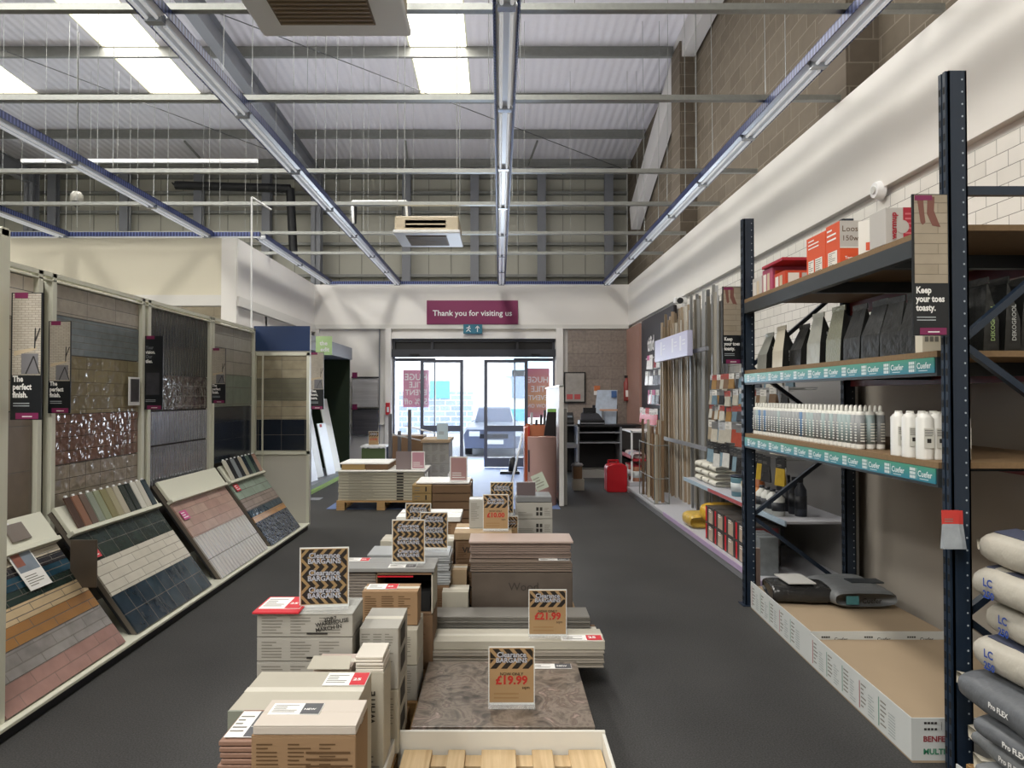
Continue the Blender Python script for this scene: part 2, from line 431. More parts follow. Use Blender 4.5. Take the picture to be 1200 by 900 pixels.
# high gable end with cladding sheets, rails and posts
cladm = mat('pale_cladding', '#bbb9ac', .6, var=.04, vs=2)
b = MB().box(-14, 3.5, 19.0, 19.2, 3.35, 8.2, cladm)
b.box(-14, 3.5, 16.95, 19.0, 3.2, 3.35, cladm)
b.box(-14, -2.75, 19.0, 19.2, 0, 3.3, cladm); b.box(1.55, 3.5, 19.0, 19.2, 0, 3.3, cladm)
b.box(-2.9, -2.7, 16.95, 19.1, 0, 3.3, white_paint); b.box(1.5, 1.62, 16.95, 19.1, 0, 3.3, white_paint)
for k in range(30): b.box(-13.9 + k * .6, -13.88 + k * .6, 18.99, 19.0, 3.4, 8.1, mat('cladding_joint', '#8b8a80', .7))
wf = struct(b.build('wall_far'))
def part(mb, name, parent, **k): return mb.build(name, parent, **k)
for zz in (4.9, 5.75, 6.6, 7.12, 7.55):
    part(MB().box(-13.9, 3.4, 18.82, 18.99, zz - .035, zz + .035, galv_dk), 'cladding_rail', wf)
for xx in (-11.8, -9.9, -7.95, -6.15, -4.85, -2.45, -.65, 1.12, 2.9):
    m_ = MB().box(xx - .11, xx + .11, 18.62, 18.65, 3.4, 7.7, steel_grey)
    m_.box(xx - .11, xx + .11, 18.78, 18.81, 3.4, 7.7, steel_grey); m_.box(xx - .012, xx + .012, 18.64, 18.79, 3.4, 7.7, steel_grey)
    part(m_, 'wall_post', wf)

# roof: ribbed liner between rooflights, purlins, rafters
liner = ribs('roof_liner_sheet', '#dddae0', .17, rough=.55, depth=.006, axis='X', var=.03)
def slab(mb, x0, x1, y0, y1, m, t=.1, lift=0.0):
    return mb.hexa([(x0, y0, ROOF(y0) + lift), (x1, y0, ROOF(y0) + lift), (x1, y1, ROOF(y1) + lift), (x0, y1, ROOF(y1) + lift),
                    (x0, y0, ROOF(y0) + t + lift), (x1, y0, ROOF(y0) + t + lift), (x1, y1, ROOF(y1) + t + lift), (x0, y1, ROOF(y1) + t + lift)], m)
b = MB()
xs = [-14.1, -10.75, -9.6, -7.3, -6.2, -1.67, -.575, 3.7]
for i in range(0, 8, 2): slab(b, xs[i], xs[i + 1], -12.2, 19.2, liner)
for i in (1, 3, 5):
    for ya, yb in ((-12.2, -8.1), (1.1, 5.6), (15.0, 19.2)): slab(b, xs[i], xs[i + 1], ya, yb, liner)
ceil = struct(b.build('ceiling'))
roofl = mat('rooflight_sheet', '#fff8e4', .5, emit=3.0)
n_ = 0
for (xa, xb) in SKY_X:
    for ya, yb in ((-8.1, 1.1), (5.6, 15.0)):
        n_ += 1
        m_ = MB(); slab(m_, xa, xb, ya, yb, roofl, t=.03, lift=.06)
        o = struct(m_.build('window_%d' % n_))
        f = MB()
        for x_ in (xa, xb - .03): slab(f, x_, x_ + .03, ya, yb, cream, t=.07, lift=0)
        part(f, 'window_frame', o)
for k, yy in enumerate((5.7, 7.5, 9.3, 11.1, 12.9, 14.7, 16.5, 18.3)):
    z = ROOF(yy); m_ = MB()
    m_.box(-13.9, 3.4, yy - .015, yy, z - .22, z - .005, galv_dk)
    m_.box(-13.9, 3.4, yy - .075, yy - .015, z - .225, z - .21, galv_dk); m_.box(-13.9, 3.4, yy, yy + .07, z - .018, z - .004, galv_dk)
    m_.box(-13.9, 3.4, yy - .078, yy - .072, z - .225, z - .19, galv_dk)
    part(m_, 'purlin', ceil)
for xx in (-4.75, -12.2):
    m_ = MB()
    for dx0, dx1, t0, t1 in ((-.1, .1, -.62, -.605), (-.1, .1, -.25, -.235), (-.006, .006, -.61, -.24)):
        ya, yb = -12, 18.6
        m_.hexa([(xx + dx0, ya, ROOF(ya) + t0), (xx + dx1, ya, ROOF(ya) + t0), (xx + dx1, yb, ROOF(yb) + t0), (xx + dx0, yb, ROOF(yb) + t0),
                 (xx + dx0, ya, ROOF(ya) + t1), (xx + dx1, ya, ROOF(ya) + t1), (xx + dx1, yb, ROOF(yb) + t1), (xx + dx0, yb, ROOF(yb) + t1)], steel_grey)
    part(m_, 'rafter', ceil)
    m_ = MB().box(xx - .12, xx + .12, 18.3, 18.33, 3.4, 7.6, steel_grey); m_.box(xx - .12, xx + .12, 18.55, 18.58, 3.4, 7.6, steel_grey)
    m_.box(xx - .01, xx + .01, 18.3, 18.58, 3.4, 7.6, steel_grey)
    part(m_, 'stanchion', ceil)
m_ = MB(); pale_steel = mat('pale_rafter_paint', '#c9c6c4', .5)
m_.bar((3.3, 9.0, 8.02), (3.3, 12.9, 7.85), .22, .5, pale_steel); m_.bar((3.3, 12.7, 7.75), (3.3, 17.2, 6.0), .22, .6, pale_steel)
part(m_, 'rafter', ceil)
m_ = MB()
for x0, x1, ya, yb in ((-12, -4.8, 8, 18), (-4.7, 3.2, 11.2, 18.2)):
    m_.cyl((x0, ya, ROOF(ya) - .3), (x1, yb, ROOF(yb) - .3), .009, mat('brace_cable', '#4b4c4e', .5), n=6)
for x_ in (-2.2, .9, -7.4):
    m_.bar((x_, 16.6, ROOF(16.6) - .23), (x_ - .15, 18.2, ROOF(18.2) - .2), .04, .04, galv_dk)
part(m_, 'wind_brace', ceil)

# ------------------------------------------------------------------ entrance: door_1
alu = mat('grey_door_aluminium', '#666a76', .4, metal=.3)
alu_dk = mat('dark_header_aluminium', '#34363d', .45)
b = MB()
b.box(-2.53, 1.33, 16.72, 16.94, 2.62, 2.80, alu_dk)
b.box(-2.53, 1.33, 16.78, 16.94, 2.98, 3.05, alu_dk)
for x_ in (-2.53, -1.62, .40, 1.26): b.box(x_, x_ + .06, 16.78, 16.9, 2.8, 3.0, alu_dk)
b.box(-2.5, 1.3, 16.86, 16.9, 2.8, 3.0, mat('header_panel', '#1c1c21', .3))
for x_ in (-2.52, 1.27): b.box(x_, x_ + .05, 16.82, 16.92, 0, 2.62, alu)
door = struct(b.build('door_1'))
def leaf(name, x0, x1, y, z0, z1, parent, mid=True, w_=.08):
    m_ = MB()
    m_.box(x0, x0 + w_, y, y + .05, z0, z1, alu); m_.box(x1 - w_, x1, y, y + .05, z0, z1, alu)
    m_.box(x0 + w_, x1 - w_, y, y + .05, z1 - .07, z1, alu); m_.box(x0 + w_, x1 - w_, y, y + .05, z0, z0 + .22, alu)
    if mid: m_.box(x0 + w_, x1 - w_, y, y + .05, .86, 1.0, alu)
    o = m_.build(name, parent)
    MB().box(x0 + w_, x1 - w_, y + .02, y + .028, z0 + .22, z1 - .07, glass).build('pane', o)
    return o
leaf('sliding_leaf', -1.87, -.85, 16.84, .02, 2.56, door)
leaf('sliding_leaf', -.36, .68, 16.84, .02, 2.56, door)
for xa, xb in ((-2.5, -1.52), (.35, 1.3)):
    o = leaf('side_screen', xa, xb, 16.93, .02, 2.6, door, mid=False, w_=.035)
for x_ in (-2.1, .75):
    MB().box(x_, x_ + .22, 16.68, 16.73, 2.66, 2.69, black).build('door_sensor', door)

# ------------------------------------------------------------------ the street outside
bright_wall = mat('pale_render', '#f2f1ee', .8)
struct(MB().box(-30, 30, 19.3, 60, -.15, -.02, mat('street_paving', '#a9acb4', .8, var=.1, vs=2)).build('ground_street'))
b = MB().box(-14, 14, 33, 40, 0, 9, bright_wall)
bl = tiles('blue_grey_brick', .5, .25, '#8b9bb5', '#9fb0c8', grout='#e0e6ee', gw=.02, axes='XZ')
t = thing('shop_building', 'pale rendered building across the street behind the glass doors', 'building', (0, 33, 0))
part(b, 'wall', t)
part(MB().box(-6, -1.2, 32.9, 33, 0, 1.9, bl), 'brick_base', t)
for x0, x1, z0, z1, c in ((.3, 2.3, 2.6, 3.5, '#b7cfe2'), (.2, 2.5, 3.7, 4.1, '#9fb6d4'), (-3.2, -2.3, 1.6, 2.4, '#63c4d6'), (.6, 1.2, 1.6, 2.9, '#7f93b5'), (1.5, 1.9, 1.3, 2.8, '#8b9bb0'), (.2, 1.3, .55, 1.1, '#4a9fd2')):
    part(MB().box(x0, x1, 32.85, 33.0, z0, z1, mat('shop_' + c[1:], c, .5)), 'shop_window', t)
# parked car
def car():
    t = thing('parked_car', 'silver blue parked car seen nose-on through the open doors', 'car', (-.15, 26.5, 0))
    body = mat('silver_blue_car_paint', '#737b8c', .3, metal=.5); gl = mat('car_glass', '#3c4660', .1)
    prof = [(-.85, .25), (-.88, .6), (-.8, .82), (-.62, .9), (-.5, 1.36), (.5, 1.36), (.62, .9), (.8, .82), (.88, .6), (.85, .25)]
    def sec(y, k, top): return [(-.15 + x * k, y, min(z, top)) for x, z in prof]
    S = [sec(24.4, .93, .72), sec(24.6, 1, .8), sec(25.6, 1, .9), sec(26.3, 1, 1.36), sec(27.8, 1, 1.36), sec(28.5, .96, .95)]
    m_ = MB(); vs = sum(S, []); n = len(prof); fs = []
    for i in range(len(S) - 1):
        for j in range(n): fs.append((i * n + j, i * n + (j + 1) % n, (i + 1) * n + (j + 1) % n, (i + 1) * n + j))
    fs.append(tuple(range(n))); fs.append(tuple(reversed([(len(S) - 1) * n + j for j in range(n)])))
    m_.add(vs, fs, body, False); part(m_, 'body', t, bevel=.03, seg=2)
    part(MB().quad([(-.72, 25.62, .93), (.42, 25.62, .93), (.32, 26.22, 1.32), (-.62, 26.22, 1.32)], gl), 'windscreen', t)
    for x_ in (-.85, .45): part(MB().box(x_, x_ + .3, 24.35, 24.45, .56, .7, mat('headlamp', '#e9f0f5', .1)), 'headlight', t)
    part(MB().box(-.55, .25, 24.36, 24.42, .5, .62, black), 'grille', t)
    o = part(MB().box(-.42, .12, 24.33, 24.37, .34, .46, mat('plate_yellow_white', '#eef0e8', .4)), 'number_plate', t)
    for x_ in (-.98, .58):
        for y_ in (24.95, 27.7): part(MB().cyl((x_, y_, .32), (x_ + .2, y_, .32), .32, black, n=20), 'wheel', t)
car()
for o_ in bpy.data.objects:
    if o_.name == 'parked_car': o_.location.y -= 4.3
# window posters (printed side outwards, read mirrored from inside)
def grad_mat(name, c1, c2, c3):
    m, nt, b_ = _new(name); tc = nt.nodes.new('ShaderNodeTexCoord'); sp = nt.nodes.new('ShaderNodeSeparateXYZ')
    nt.links.new(tc.outputs['Generated'], sp.inputs[0]); cr = nt.nodes.new('ShaderNodeValToRGB')
    nt.links.new(sp.outputs[2], cr.inputs[0]); e = cr.color_ramp.elements
    e[0].color = (*lin(c1), 1); e[1].color = (*lin(c3), 1); k = e.new(.35); k.color = (*lin(c2), 1)
    nt.links.new(cr.outputs[0], b_.inputs['Base Color']); nt.links.new(cr.outputs[0], b_.inputs['Emission Color'])
    b_.inputs['Emission Strength'].default_value = 0.0
    b_.inputs['Transmission Weight'].default_value = 0; b_.inputs['Roughness'].default_value = .6
    tr = nt.nodes.new('ShaderNodeBsdfTranslucent'); nt.links.new(cr.outputs[0], tr.inputs[0])
    mx = nt.nodes.new('ShaderNodeMixShader'); mx.inputs[0].default_value = .12
    out = nt.nodes['Material Output']; nt.links.new(b_.outputs[0], mx.inputs[1]); nt.links.new(tr.outputs[0], mx.inputs[2]); nt.links.new(mx.outputs[0], out.inputs[0])
    return m
pink_p = grad_mat('pink_window_poster', '#e08fb0', '#e295b0', '#de8cac'); org_p = grad_mat('pink_orange_window_poster', '#e08a9f', '#eab46e', '#df7f98')
wlet = mat('poster_white_letters', '#ffffff', .5)
def window_poster(label, x0, x1, z0, z1, pm, rows):
    t = thing('window_poster', label, 'poster', ((x0 + x1) / 2, 16.985, z0))
    part(MB().box(x0, x1, 16.985, 16.99, z0, z1, pm), 'sheet', t)
    m_ = MB(); cx = (x0 + x1) / 2
    for s_, zz, sz in rows:
        m_.text(s_, (cx, 16.98, zz), sz, BACKF, wlet, bold=.01, align='CENTER', sx=.92)
    part(m_, 'lettering', t)
window_poster('pink sale poster hung in the glass left of the doors', -2.3, -1.68, 1.43, 2.32, pink_p,
              (('HUGE', 2.08, .22), ('TILE', 1.90, .2), ('EVENT', 1.72, .19), ('50% off', 1.50, .2)))
window_poster('pink and orange sale poster in the glass right of the doors', .66, 1.2, 1.18, 2.36, org_p,
              (('HUGE', 2.02, .2), ('TILE', 1.80, .2), ('EVENT', 1.60, .17), ('NOW ON', 1.42, .13)))

# ------------------------------------------------------------------ signs over the door
t = thing('overhead_sign', 'plum rectangular sign reading Thank you for visiting us', 'sign', (-.72, 16.7, 3.5))
P0, P1 = atY(500, 380, 16.68), atY(607, 352, 16.68)
part(MB().box(P0.x, P1.x, 16.68, 16.72, P0.z, P1.z, maroon), 'board', t, bevel=.004)
part(MB().text('Thank you for visiting us', (atY(507, 370, 16.67).x, 16.675, P0.z + .2), .188, FRONT, white, bold=.012), 'lettering', t)
t = thing('exit_sign', 'small green and white running man exit sign above the doors', 'sign', (-.72, 16.6, 3.2))
Q0, Q1 = atY(543, 391, 16.6), atY(565, 380, 16.6)
part(MB().box(Q0.x, Q1.x, 16.6, 16.66, Q0.z, Q1.z, mat('exit_green', '#2b6f86', .4)), 'board', t, bevel=.003)
m_ = MB(); cx, cz = Q0.x + .12, (Q0.z + Q1.z) / 2
m_.cyl((cx + .02, 16.598, cz + .06), (cx + .02, 16.594, cz + .06), .018, white, n=10)
for (a, c_) in (((0, .04), (.0, -.01)), ((0, -.01), (.05, -.07)), ((0, -.01), (-.05, -.06)), ((0, .035), (.05, .01)), ((0, .035), (-.05, .02))):
    m_.bar((cx + a[0], 16.596, cz + a[1]), (cx + c_[0], 16.596, cz + c_[1]), .018, .003, white, up=(0, 1, 0))
ax = Q1.x - .11
m_.bar((ax, 16.596, cz - .07), (ax, 16.596, cz + .05), .02, .003, white, up=(0, 1, 0))
m_.bar((ax - .045, 16.596, cz + .015), (ax, 16.596, cz + .07), .02, .003, white, up=(0, 1, 0)); m_.bar((ax + .045, 16.596, cz + .015), (ax, 16.596, cz + .07), .02, .003, white, up=(0, 1, 0))
part(m_, 'symbol', t)
# ================================================================== OVERHEAD LIGHTS, RAILS, AIR CONDITIONERS
LZ = 4.30
def perforated(name, base, dot, ax='Y', p=.05):
    m, nt, b_ = _new(name)
    tc = nt.nodes.new('ShaderNodeTexCoord'); sp = nt.nodes.new('ShaderNodeSeparateXYZ'); nt.links.new(tc.outputs['Object'], sp.inputs[0])
    mu = nt.nodes.new('ShaderNodeMath'); mu.operation = 'PINGPONG'; mu.inputs[1].default_value = p / 2
    nt.links.new(sp.outputs['XYZ'.index(ax)], mu.inputs[0])
    gt = nt.nodes.new('ShaderNodeMath'); gt.operation = 'GREATER_THAN'; gt.inputs[1].default_value = p * .3; nt.links.new(mu.outputs[0], gt.inputs[0])
    mx = nt.nodes.new('ShaderNodeMix'); mx.data_type = 'RGBA'; mx.inputs[6].default_value = (*lin(base), 1); mx.inputs[7].default_value = (*lin(dot), 1)
    nt.links.new(gt.outputs[0], mx.inputs[0]); nt.links.new(mx.outputs[2], b_.inputs['Base Color']); b_.inputs['Roughness'].default_value = .35; b_.inputs['Metallic'].default_value = .3
    return m
blue_perf = perforated('blue_perforated_trunking', '#1f2a55', '#525d8c')
blue_perf_x = perforated('blue_perforated_trunking_across', '#1f2a55', '#525d8c', 'X')
refl = mat('white_reflector', '#dfe2e6', .28, metal=.15)
tube_m = mat('opal_tube', '#f4f7fb', .25, emit=.25)
clearp = mat('clear_end_clip', '#b6bcc2', .2, metal=.4)
def light_row(label, X, y0, y1, unit=1.55):
    t = thing('light_trunking', label, 'strip light', (X, y0, LZ), group=None)
    for s_ in (-1, 1):
        m_ = MB().box(X + s_ * .088, X + s_ * .094, y0, y1, LZ + .005, LZ + .075, blue_perf)
        m_.box(X + s_ * .07, X + s_ * .094, y0, y1, LZ + .07, LZ + .078, blue_perf)
        part(m_, 'perforated_rail', t)
    n = max(1, int((y1 - y0) / unit)); L = (y1 - y0) / n
    for i in range(n):
        a, c_ = y0 + i * L + .03, y0 + (i + 1) * L - .03
        m_ = MB(); prof = [(-.075, .02), (-.05, -.004), (.05, -.004), (.075, .02), (.06, .06), (-.06, .06)]
        vs = [(X + px_, a, LZ + pz_) for px_, pz_ in prof] + [(X + px_, c_, LZ + pz_) for px_, pz_ in prof]
        m_.add(vs, [(k, (k + 1) % 6, 6 + (k + 1) % 6, 6 + k) for k in range(6)] + [tuple(range(5, -1, -1)), tuple(range(6, 12))], refl)
        body = part(m_, 'luminaire', t)
        for s_ in (-1, 1):
            part(MB().cyl((X + s_ * .035, a + .03, LZ - .022), (X + s_ * .035, c_ - .03, LZ - .022), .013, tube_m, n=8), 'tube', body)
        part(MB().box(X - .06, X + .06, c_ - .01, c_ + .05, LZ - .035, LZ + .03, clearp), 'coupling', body)
    return t
light_row('middle row of strip lights running straight above the aisle to the doors', .05, 3.0, 16.45)
light_row('strip light row over the tile stacks, first left of the middle row', -2.37, 3.2, 16.45)
light_row('strip light row slanting above the right hand wall', 2.5, 2.4, 16.45)
light_row('strip light row ending above the left display boards', -4.75, 4.2, 11.5)
light_row('outermost left strip light row near the picture edge', -7.1, 5.5, 11.5)
light_row('short strip light row over the left fascia', -3.95, 11.7, 16.3)
def cross_row(label, x0, x1, y):
    t = thing('cable_trunking', label, 'cable trunking', (x0, y, LZ))
    part(MB().box(x0, x1, y - .03, y + .03, LZ + .0, LZ + .07, blue_perf_x), 'perforated_rail', t)
    part(MB().box(x0, x1, y - .022, y + .022, LZ - .02, LZ, refl), 'cover', t)
cross_row('blue cable trunking crossing above the left cream wall', -8.1, -3.9, 11.55)
cross_row('blue cable trunking crossing just in front of the back wall', -4.0, 2.6, 16.5)
# support rails across the hall, each with its hanging wires
rail_y = [3.9, 4.91, 6.41, 8.5, 9.95, 11.75, 13.4]
names = ['nearest', 'second', 'third', 'fourth', 'fifth', 'sixth', 'seventh']
wire = mat('suspension_wire', '#8b8d8a', .6)
R_ = random.Random(5)
for k, yy in enumerate(rail_y[1:]):
    t = thing('support_rail', 'galvanised support rail under the roof, ' + ['nearest of the rails crossing the hall', 'second from the camera', 'third from the camera', 'fourth from the camera',
              'fifth from the camera', 'farthest of the rails'][k], 'rail', (-9, yy, 4.38))
    m_ = MB().box(-9, 3.1, yy - .022, yy + .022, 4.385, 4.43, galv); m_.box(-9, 3.1, yy - .03, yy + .03, 4.38, 4.388, galv)
    part(m_, 'channel', t)
    for X in (-7.1, -4.75, -2.37, .05, 2.5):
        for dx in (-.12, .12):
            x_ = X + dx + R_.uniform(-.05, .05)
            part(MB().cyl((x_, yy, 4.4), (x_ + R_.uniform(-.03, .03), yy, ROOF(yy) - .2), .0035, wire, n=5), 'wire', t)
    for x_ in [R_.uniform(-8.8, 2.9) for _ in range(4)]:
        part(MB().cyl((x_, yy, 4.4), (x_, yy, ROOF(yy) - .2), .0028, wire, n=5), 'wire', t)
grille_m = ribs('beige_intake_grille', '#7b6a52', .035, rough=.5, depth=.012, axis='Y')
beige = mat('beige_ac_casing', '#cdbfa4', .4)
def ac(label, x0, x1, y0, y1, z0):
    t = thing('ceiling_air_conditioner', label, 'air conditioner', ((x0 + x1) / 2, (y0 + y1) / 2, z0))
    part(MB().box(x0 + .02, x1 - .02, y0 + .03, y1 - .03, z0 + .03, z0 + .25, beige), 'housing', t, bevel=.02, seg=2)
    part(MB().box(x0, x1, y0, y1, z0, z0 + .05, white), 'front_panel', t, bevel=.012, seg=3)
    part(MB().box(x0 + .16, x1 - .2, y0 + .16, y1 - .16, z0 - .008, z0, mat('grille_dark_brown', '#6a5a45', .5)), 'intake_grille', t)
    g = MB()
    for i in range(14):
        yy = y0 + .18 + (y1 - y0 - .36) * i / 13; g.box(x0 + .17, x1 - .21, yy - .008, yy + .008, z0 - .014, z0 - .007, mat('grille_slat', '#8d7b62', .5))
    part(g, 'slat', t); tag(bpy.data.objects[-1] if False else t)
    for yy, d in ((y0, -1), (y1, 1)):
        part(MB().box(x0 + .17, x1 - .2, yy + (.03 if d < 0 else -.045), yy + (.045 if d < 0 else -.03) , z0 + .08, z0 + .19, black), 'air_outlet', t)
        part(MB().bar((x0 + .18, yy + .02, z0 + .13), (x1 - .21, yy + .02, z0 + .13), .004, .02, beige, up=(0, 0, 1)), 'louvre', t)
    for x_ in (x0 + .05, x1 - .05):
        for y_ in (y0 + .1, y1 - .1): part(MB().cyl((x_, y_, z0 + .2), (x_, y_, ROOF(y_) - .1), .006, wire, n=6), 'hanging_rod', t)
ac('beige ceiling air conditioner close overhead, cut by the top edge', -1.52, -.57, 3.6, 4.55, 4.02)
ac('distant beige and white air conditioner hanging in mid air', -1.49, -.55, 9.9, 10.85, 3.98)
def rect_frame(name, label, cat, pts, r, m, closed=False):
    m_ = MB()
    for a, c_ in zip(pts[:-1], pts[1:]): m_.cyl(a, c_, r, m, n=8)
    return tag(m_.build(name), label, cat)
rect_frame('pipe_frame', 'white pipe looped behind the distant air conditioner', 'pipe', [atY(414, 262, 10.9), atY(413, 236, 10.9), atY(476, 236, 10.9), atY(477, 258, 10.9)], .02, white)
rect_frame('insulated_pipe', 'black lagged pipe inside the white pipe loop', 'pipe', [atY(415, 262, 11.0), atY(416, 239, 11.0), atY(474, 239, 11.0), atY(474, 258, 11.0)], .035, black)
rect_frame('drain_pipe', 'thin white upright pipe with a bent top beside the blue end panel', 'pipe', [(-3.22, 9.25, 0), atY(295, 231, 9.25), atY(318, 246, 9.4)], .013, white)
rect_frame('lagged_duct', 'thick black lagged duct high up against the left cladding', 'duct', [atY(205, 218, 17.8), atY(206, 217, 17.8), atY(340, 221, 17.8), atY(344, 300, 17.8)], .11, black)
o = tag(MB().box(-8.8, -4.45, 12.98, 13.04, 6.0, 6.06, white).build('tube_light'), 'long slim white tube light high on the left', 'strip light')
t = thing('ceiling_sensor', 'small dark hanging camera unit high at the far left', 'camera', tuple(atY(90, 236, 12)))
c_ = atY(90, 236, 12)
part(MB().lathe(c_, [(.05, -.02), (.1, .0), (.1, .1), (.06, .16)], mat('sensor_grey', '#8f8d84', .4)), 'housing', t)
part(MB().lathe(c_ + Vector((0, 0, -.1)), [(.02, 0), (.07, .04), (.08, .09)], black), 'dome', t)
part(MB().cyl(c_ + Vector((0, 0, .15)), (c_.x, c_.y, 7.9), .012, black, n=6), 'hanging_rod', t)
t = thing('smoke_detector', 'round white detector on the right fascia above the tiles', 'detector', tuple(atX(1027, 223, 3.04)))
c_ = atX(1027, 223, 3.03)
part(MB().cyl(c_ + Vector((.04, 0, 0)), c_ + Vector((-.02, 0, 0)), .085, white, r1=.06, n=24), 'base', t)
part(MB().cyl(c_ + Vector((-.02, 0, 0)), c_ + Vector((-.032, 0, 0)), .03, mat('detector_grey', '#c9c9c4', .4), n=16), 'sensor', t)
t = thing('security_camera', 'small black and white security camera on the white wall tiles', 'camera', tuple(atX(797, 353, 3.0)))
c_ = atX(797, 353, 3.0)
part(MB().box(c_.x - .1, c_.x + .1, c_.y - .06, c_.y + .06, c_.z - .04, c_.z + .06, white), 'housing', t, bevel=.01)
part(MB().cyl(c_ + Vector((-.02, -.06, 0)), c_ + Vector((-.02, -.1, 0)), .05, black, n=12), 'lens', t)
# ================================================================== LEFT: TILE DISPLAY RUN
def frame_thing(name, label, cat, origin, ex, ey, group=None):
    ex, ey = Vector(ex).normalized(), Vector(ey).normalized(); ez = ex.cross(ey)
    t = thing(name, label, cat, origin, 0, group)
    t.rotation_euler = Matrix((ex, ey, ez)).transposed().to_euler()
    return t
def lpart(mb, name, parent, **k): return mb.build(name, parent, world=False, **k)
PX, LX = -3.15, -2.46
# carcass: plinth, ledge, posts and head rails
t = thing('display_plinth', 'long white ledge on a dark plinth under the sloping tile boards', 'plinth', (-2.8, 2.4, 0))
part(MB().box(-3.1, -2.44, 2.2, 9.08, 0, .055, mat('toe_kick', '#1b1c20', .5)), 'plinth', t)
part(MB().box(-3.2, -2.42, 2.2, 9.12, .055, .075, cream), 'ledge', t, bevel=.003)
t = thing('display_gantry', 'cream metal frame of posts and rails holding the upright tile panels', 'display frame', (PX, 2.4, 0))
part(MB().box(-3.3, -3.2, 2.2, 9.1, .075, 2.5, mat('display_back', '#5d564c', .8)), 'back_panel', t)
for ya in (3.52, 4.82, 4.97, 6.22, 6.33, 7.68, 7.75, 9.05):
    part(MB().box(PX - .03, PX + .03, ya - .02, ya + .03, .07, 2.56, cream), 'post', t, bevel=.003)
part(MB().box(PX - .02, PX + .03, 2.2, 9.08, 2.53, 2.56, cream), 'head_rail', t)
part(MB().box(PX - .02, PX + .03, 2.2, 9.08, 2.50, 2.51, cream), 'head_rail', t)
t = thing('frame_post', 'cream square post standing at the left picture edge', 'post', (-2.49, 3.52, .075))
part(MB().box(-3.14, -2.46, 3.50, 3.55, 2.50, 2.54, cream), 'cross_rail', t)
part(MB().box(-2.52, -2.46, 3.48, 3.56, .075, 2.53, cream), 'upright', t)
# upright tile panels in the run
T = tiles
pan = {
 1: [(.78, 1.60, T('taupe_square_tiles', .3, .3, '#75695b', '#82766a', rough=.3, off=0)), (1.60, 2.22, T('beige_gloss_square', .2, .2, '#a79c88', '#b3a893', rough=.25, off=0)), (2.22, 2.5, T('pale_beige_square', .3, .2, '#cfc5b4', '#d6cdbd', rough=.35, off=.3))],
 2: [(.72, 1.21, T('stone_gloss_brick', .2, .1, '#978d7e', '#a1978a', rough=.06, off=0, wavy=1.3, ws=12, bumpd=.018, grout='#6c645a')),
     (1.21, 1.57, T('rose_gloss_brick', .2, .1, '#886a5e', '#765a50', rough=.05, off=0, wavy=1.6, ws=13, bumpd=.022, grout='#58473f')),
     (1.57, 2.0, T('olive_gloss_brick', .2, .1, '#8f8668', '#82795f', rough=.09, off=.5, wavy=1.2, ws=12, bumpd=.014, grout='#6d6550')),
     (2.0, 2.28, T('blue_grey_slate_strips', .6, .05, '#777d7b', '#666f71', rough=.45, off=.4, var=.28, vs=14)),
     (2.28, 2.5, T('grey_beige_plank', .4, .1, '#9c9384', '#a9a092', rough=.45, off=0, var=.18, vs=20))],
 3: [(.88, 1.24, ribs('navy_fluted_gloss_tile', '#bcc0d0', .055, rough=.13, depth=.006, axis='X', metal=.9, var=.3)), (1.25, 1.56, ribs('navy_fluted_gloss_tile', '#bcc0d0', .055, rough=.13, depth=.006, axis='X', metal=.9, var=.3)),
     (1.57, 1.9, T('brown_gloss_square', .1, .1, '#453c38', '#574d47', rough=.06, off=0, wavy=1.5, ws=16, bumpd=.022)),
     (1.9, 2.5, ribs('charcoal_fluted_gloss_tile', '#4a4a46', .06, rough=.2, depth=.004, axis='X', metal=.45, var=.2))],
 4: [(.95, 1.58, T('dark_navy_tiles', .6, .2, '#1c2433', '#222b3a', rough=.18, off=0, grout='#11161e')),
     (1.58, 1.95, T('sage_gloss_tiles', .6, .2, '#6f786c', '#7c8478', rough=.2, off=0)),
     (1.95, 2.25, T('mushroom_tiles', .6, .3, '#8f8a80', '#97928a', rough=.25, off=0)), (2.25, 2.5, T('light_grey_tiles', .6, .3, '#aaa699', '#b3afa2', rough=.25, off=0))]}
plabs = {1: 'upright panel of beige square tiles above taupe ones, nearest on the left', 2: 'upright tile panel with blue grey slate strips over glossy rose bricks',
         3: 'upright tile panel of dark fluted glossy tiles, silver and navy', 4: 'upright tile panel, pale grey above dark navy tiles'}
for k, (ya, yb) in {1: (3.57, 4.79), 2: (5.01, 6.19), 3: (6.37, 7.65), 4: (7.79, 9.02)}.items():
    t = frame_thing('upright_tile_display', plabs[k], 'tile panel', (PX - .01, ya, 0), (0, 1, 0), (0, 0, 1))
    lpart(MB().box(0, yb - ya, .6, 2.5, -.03, 0, mat('panel_board', '#3a3531', .7)), 'board', t)
    for z0, z1, m in pan[k]:
        lpart(MB().box(0.005, yb - ya - .005, z0, z1 - .006, 0, .014, m), 'tile_band', t)
t = frame_thing('framed_card', 'small white framed photo card hooked on the rose brick panel', 'card', (PX + .025, 5.98, 1.62), (0, 1, 0), (0, 0, 1))
lpart(MB().box(0, .17, 0, .24, 0, .012, white), 'frame', t); lpart(MB().panel((0, 0, 0), TOPF, .015, .155, .03, .225, mat('card_dark_photo', '#4b4a4c', .3, var=.5, vs=14), .0135), 'photo', t)
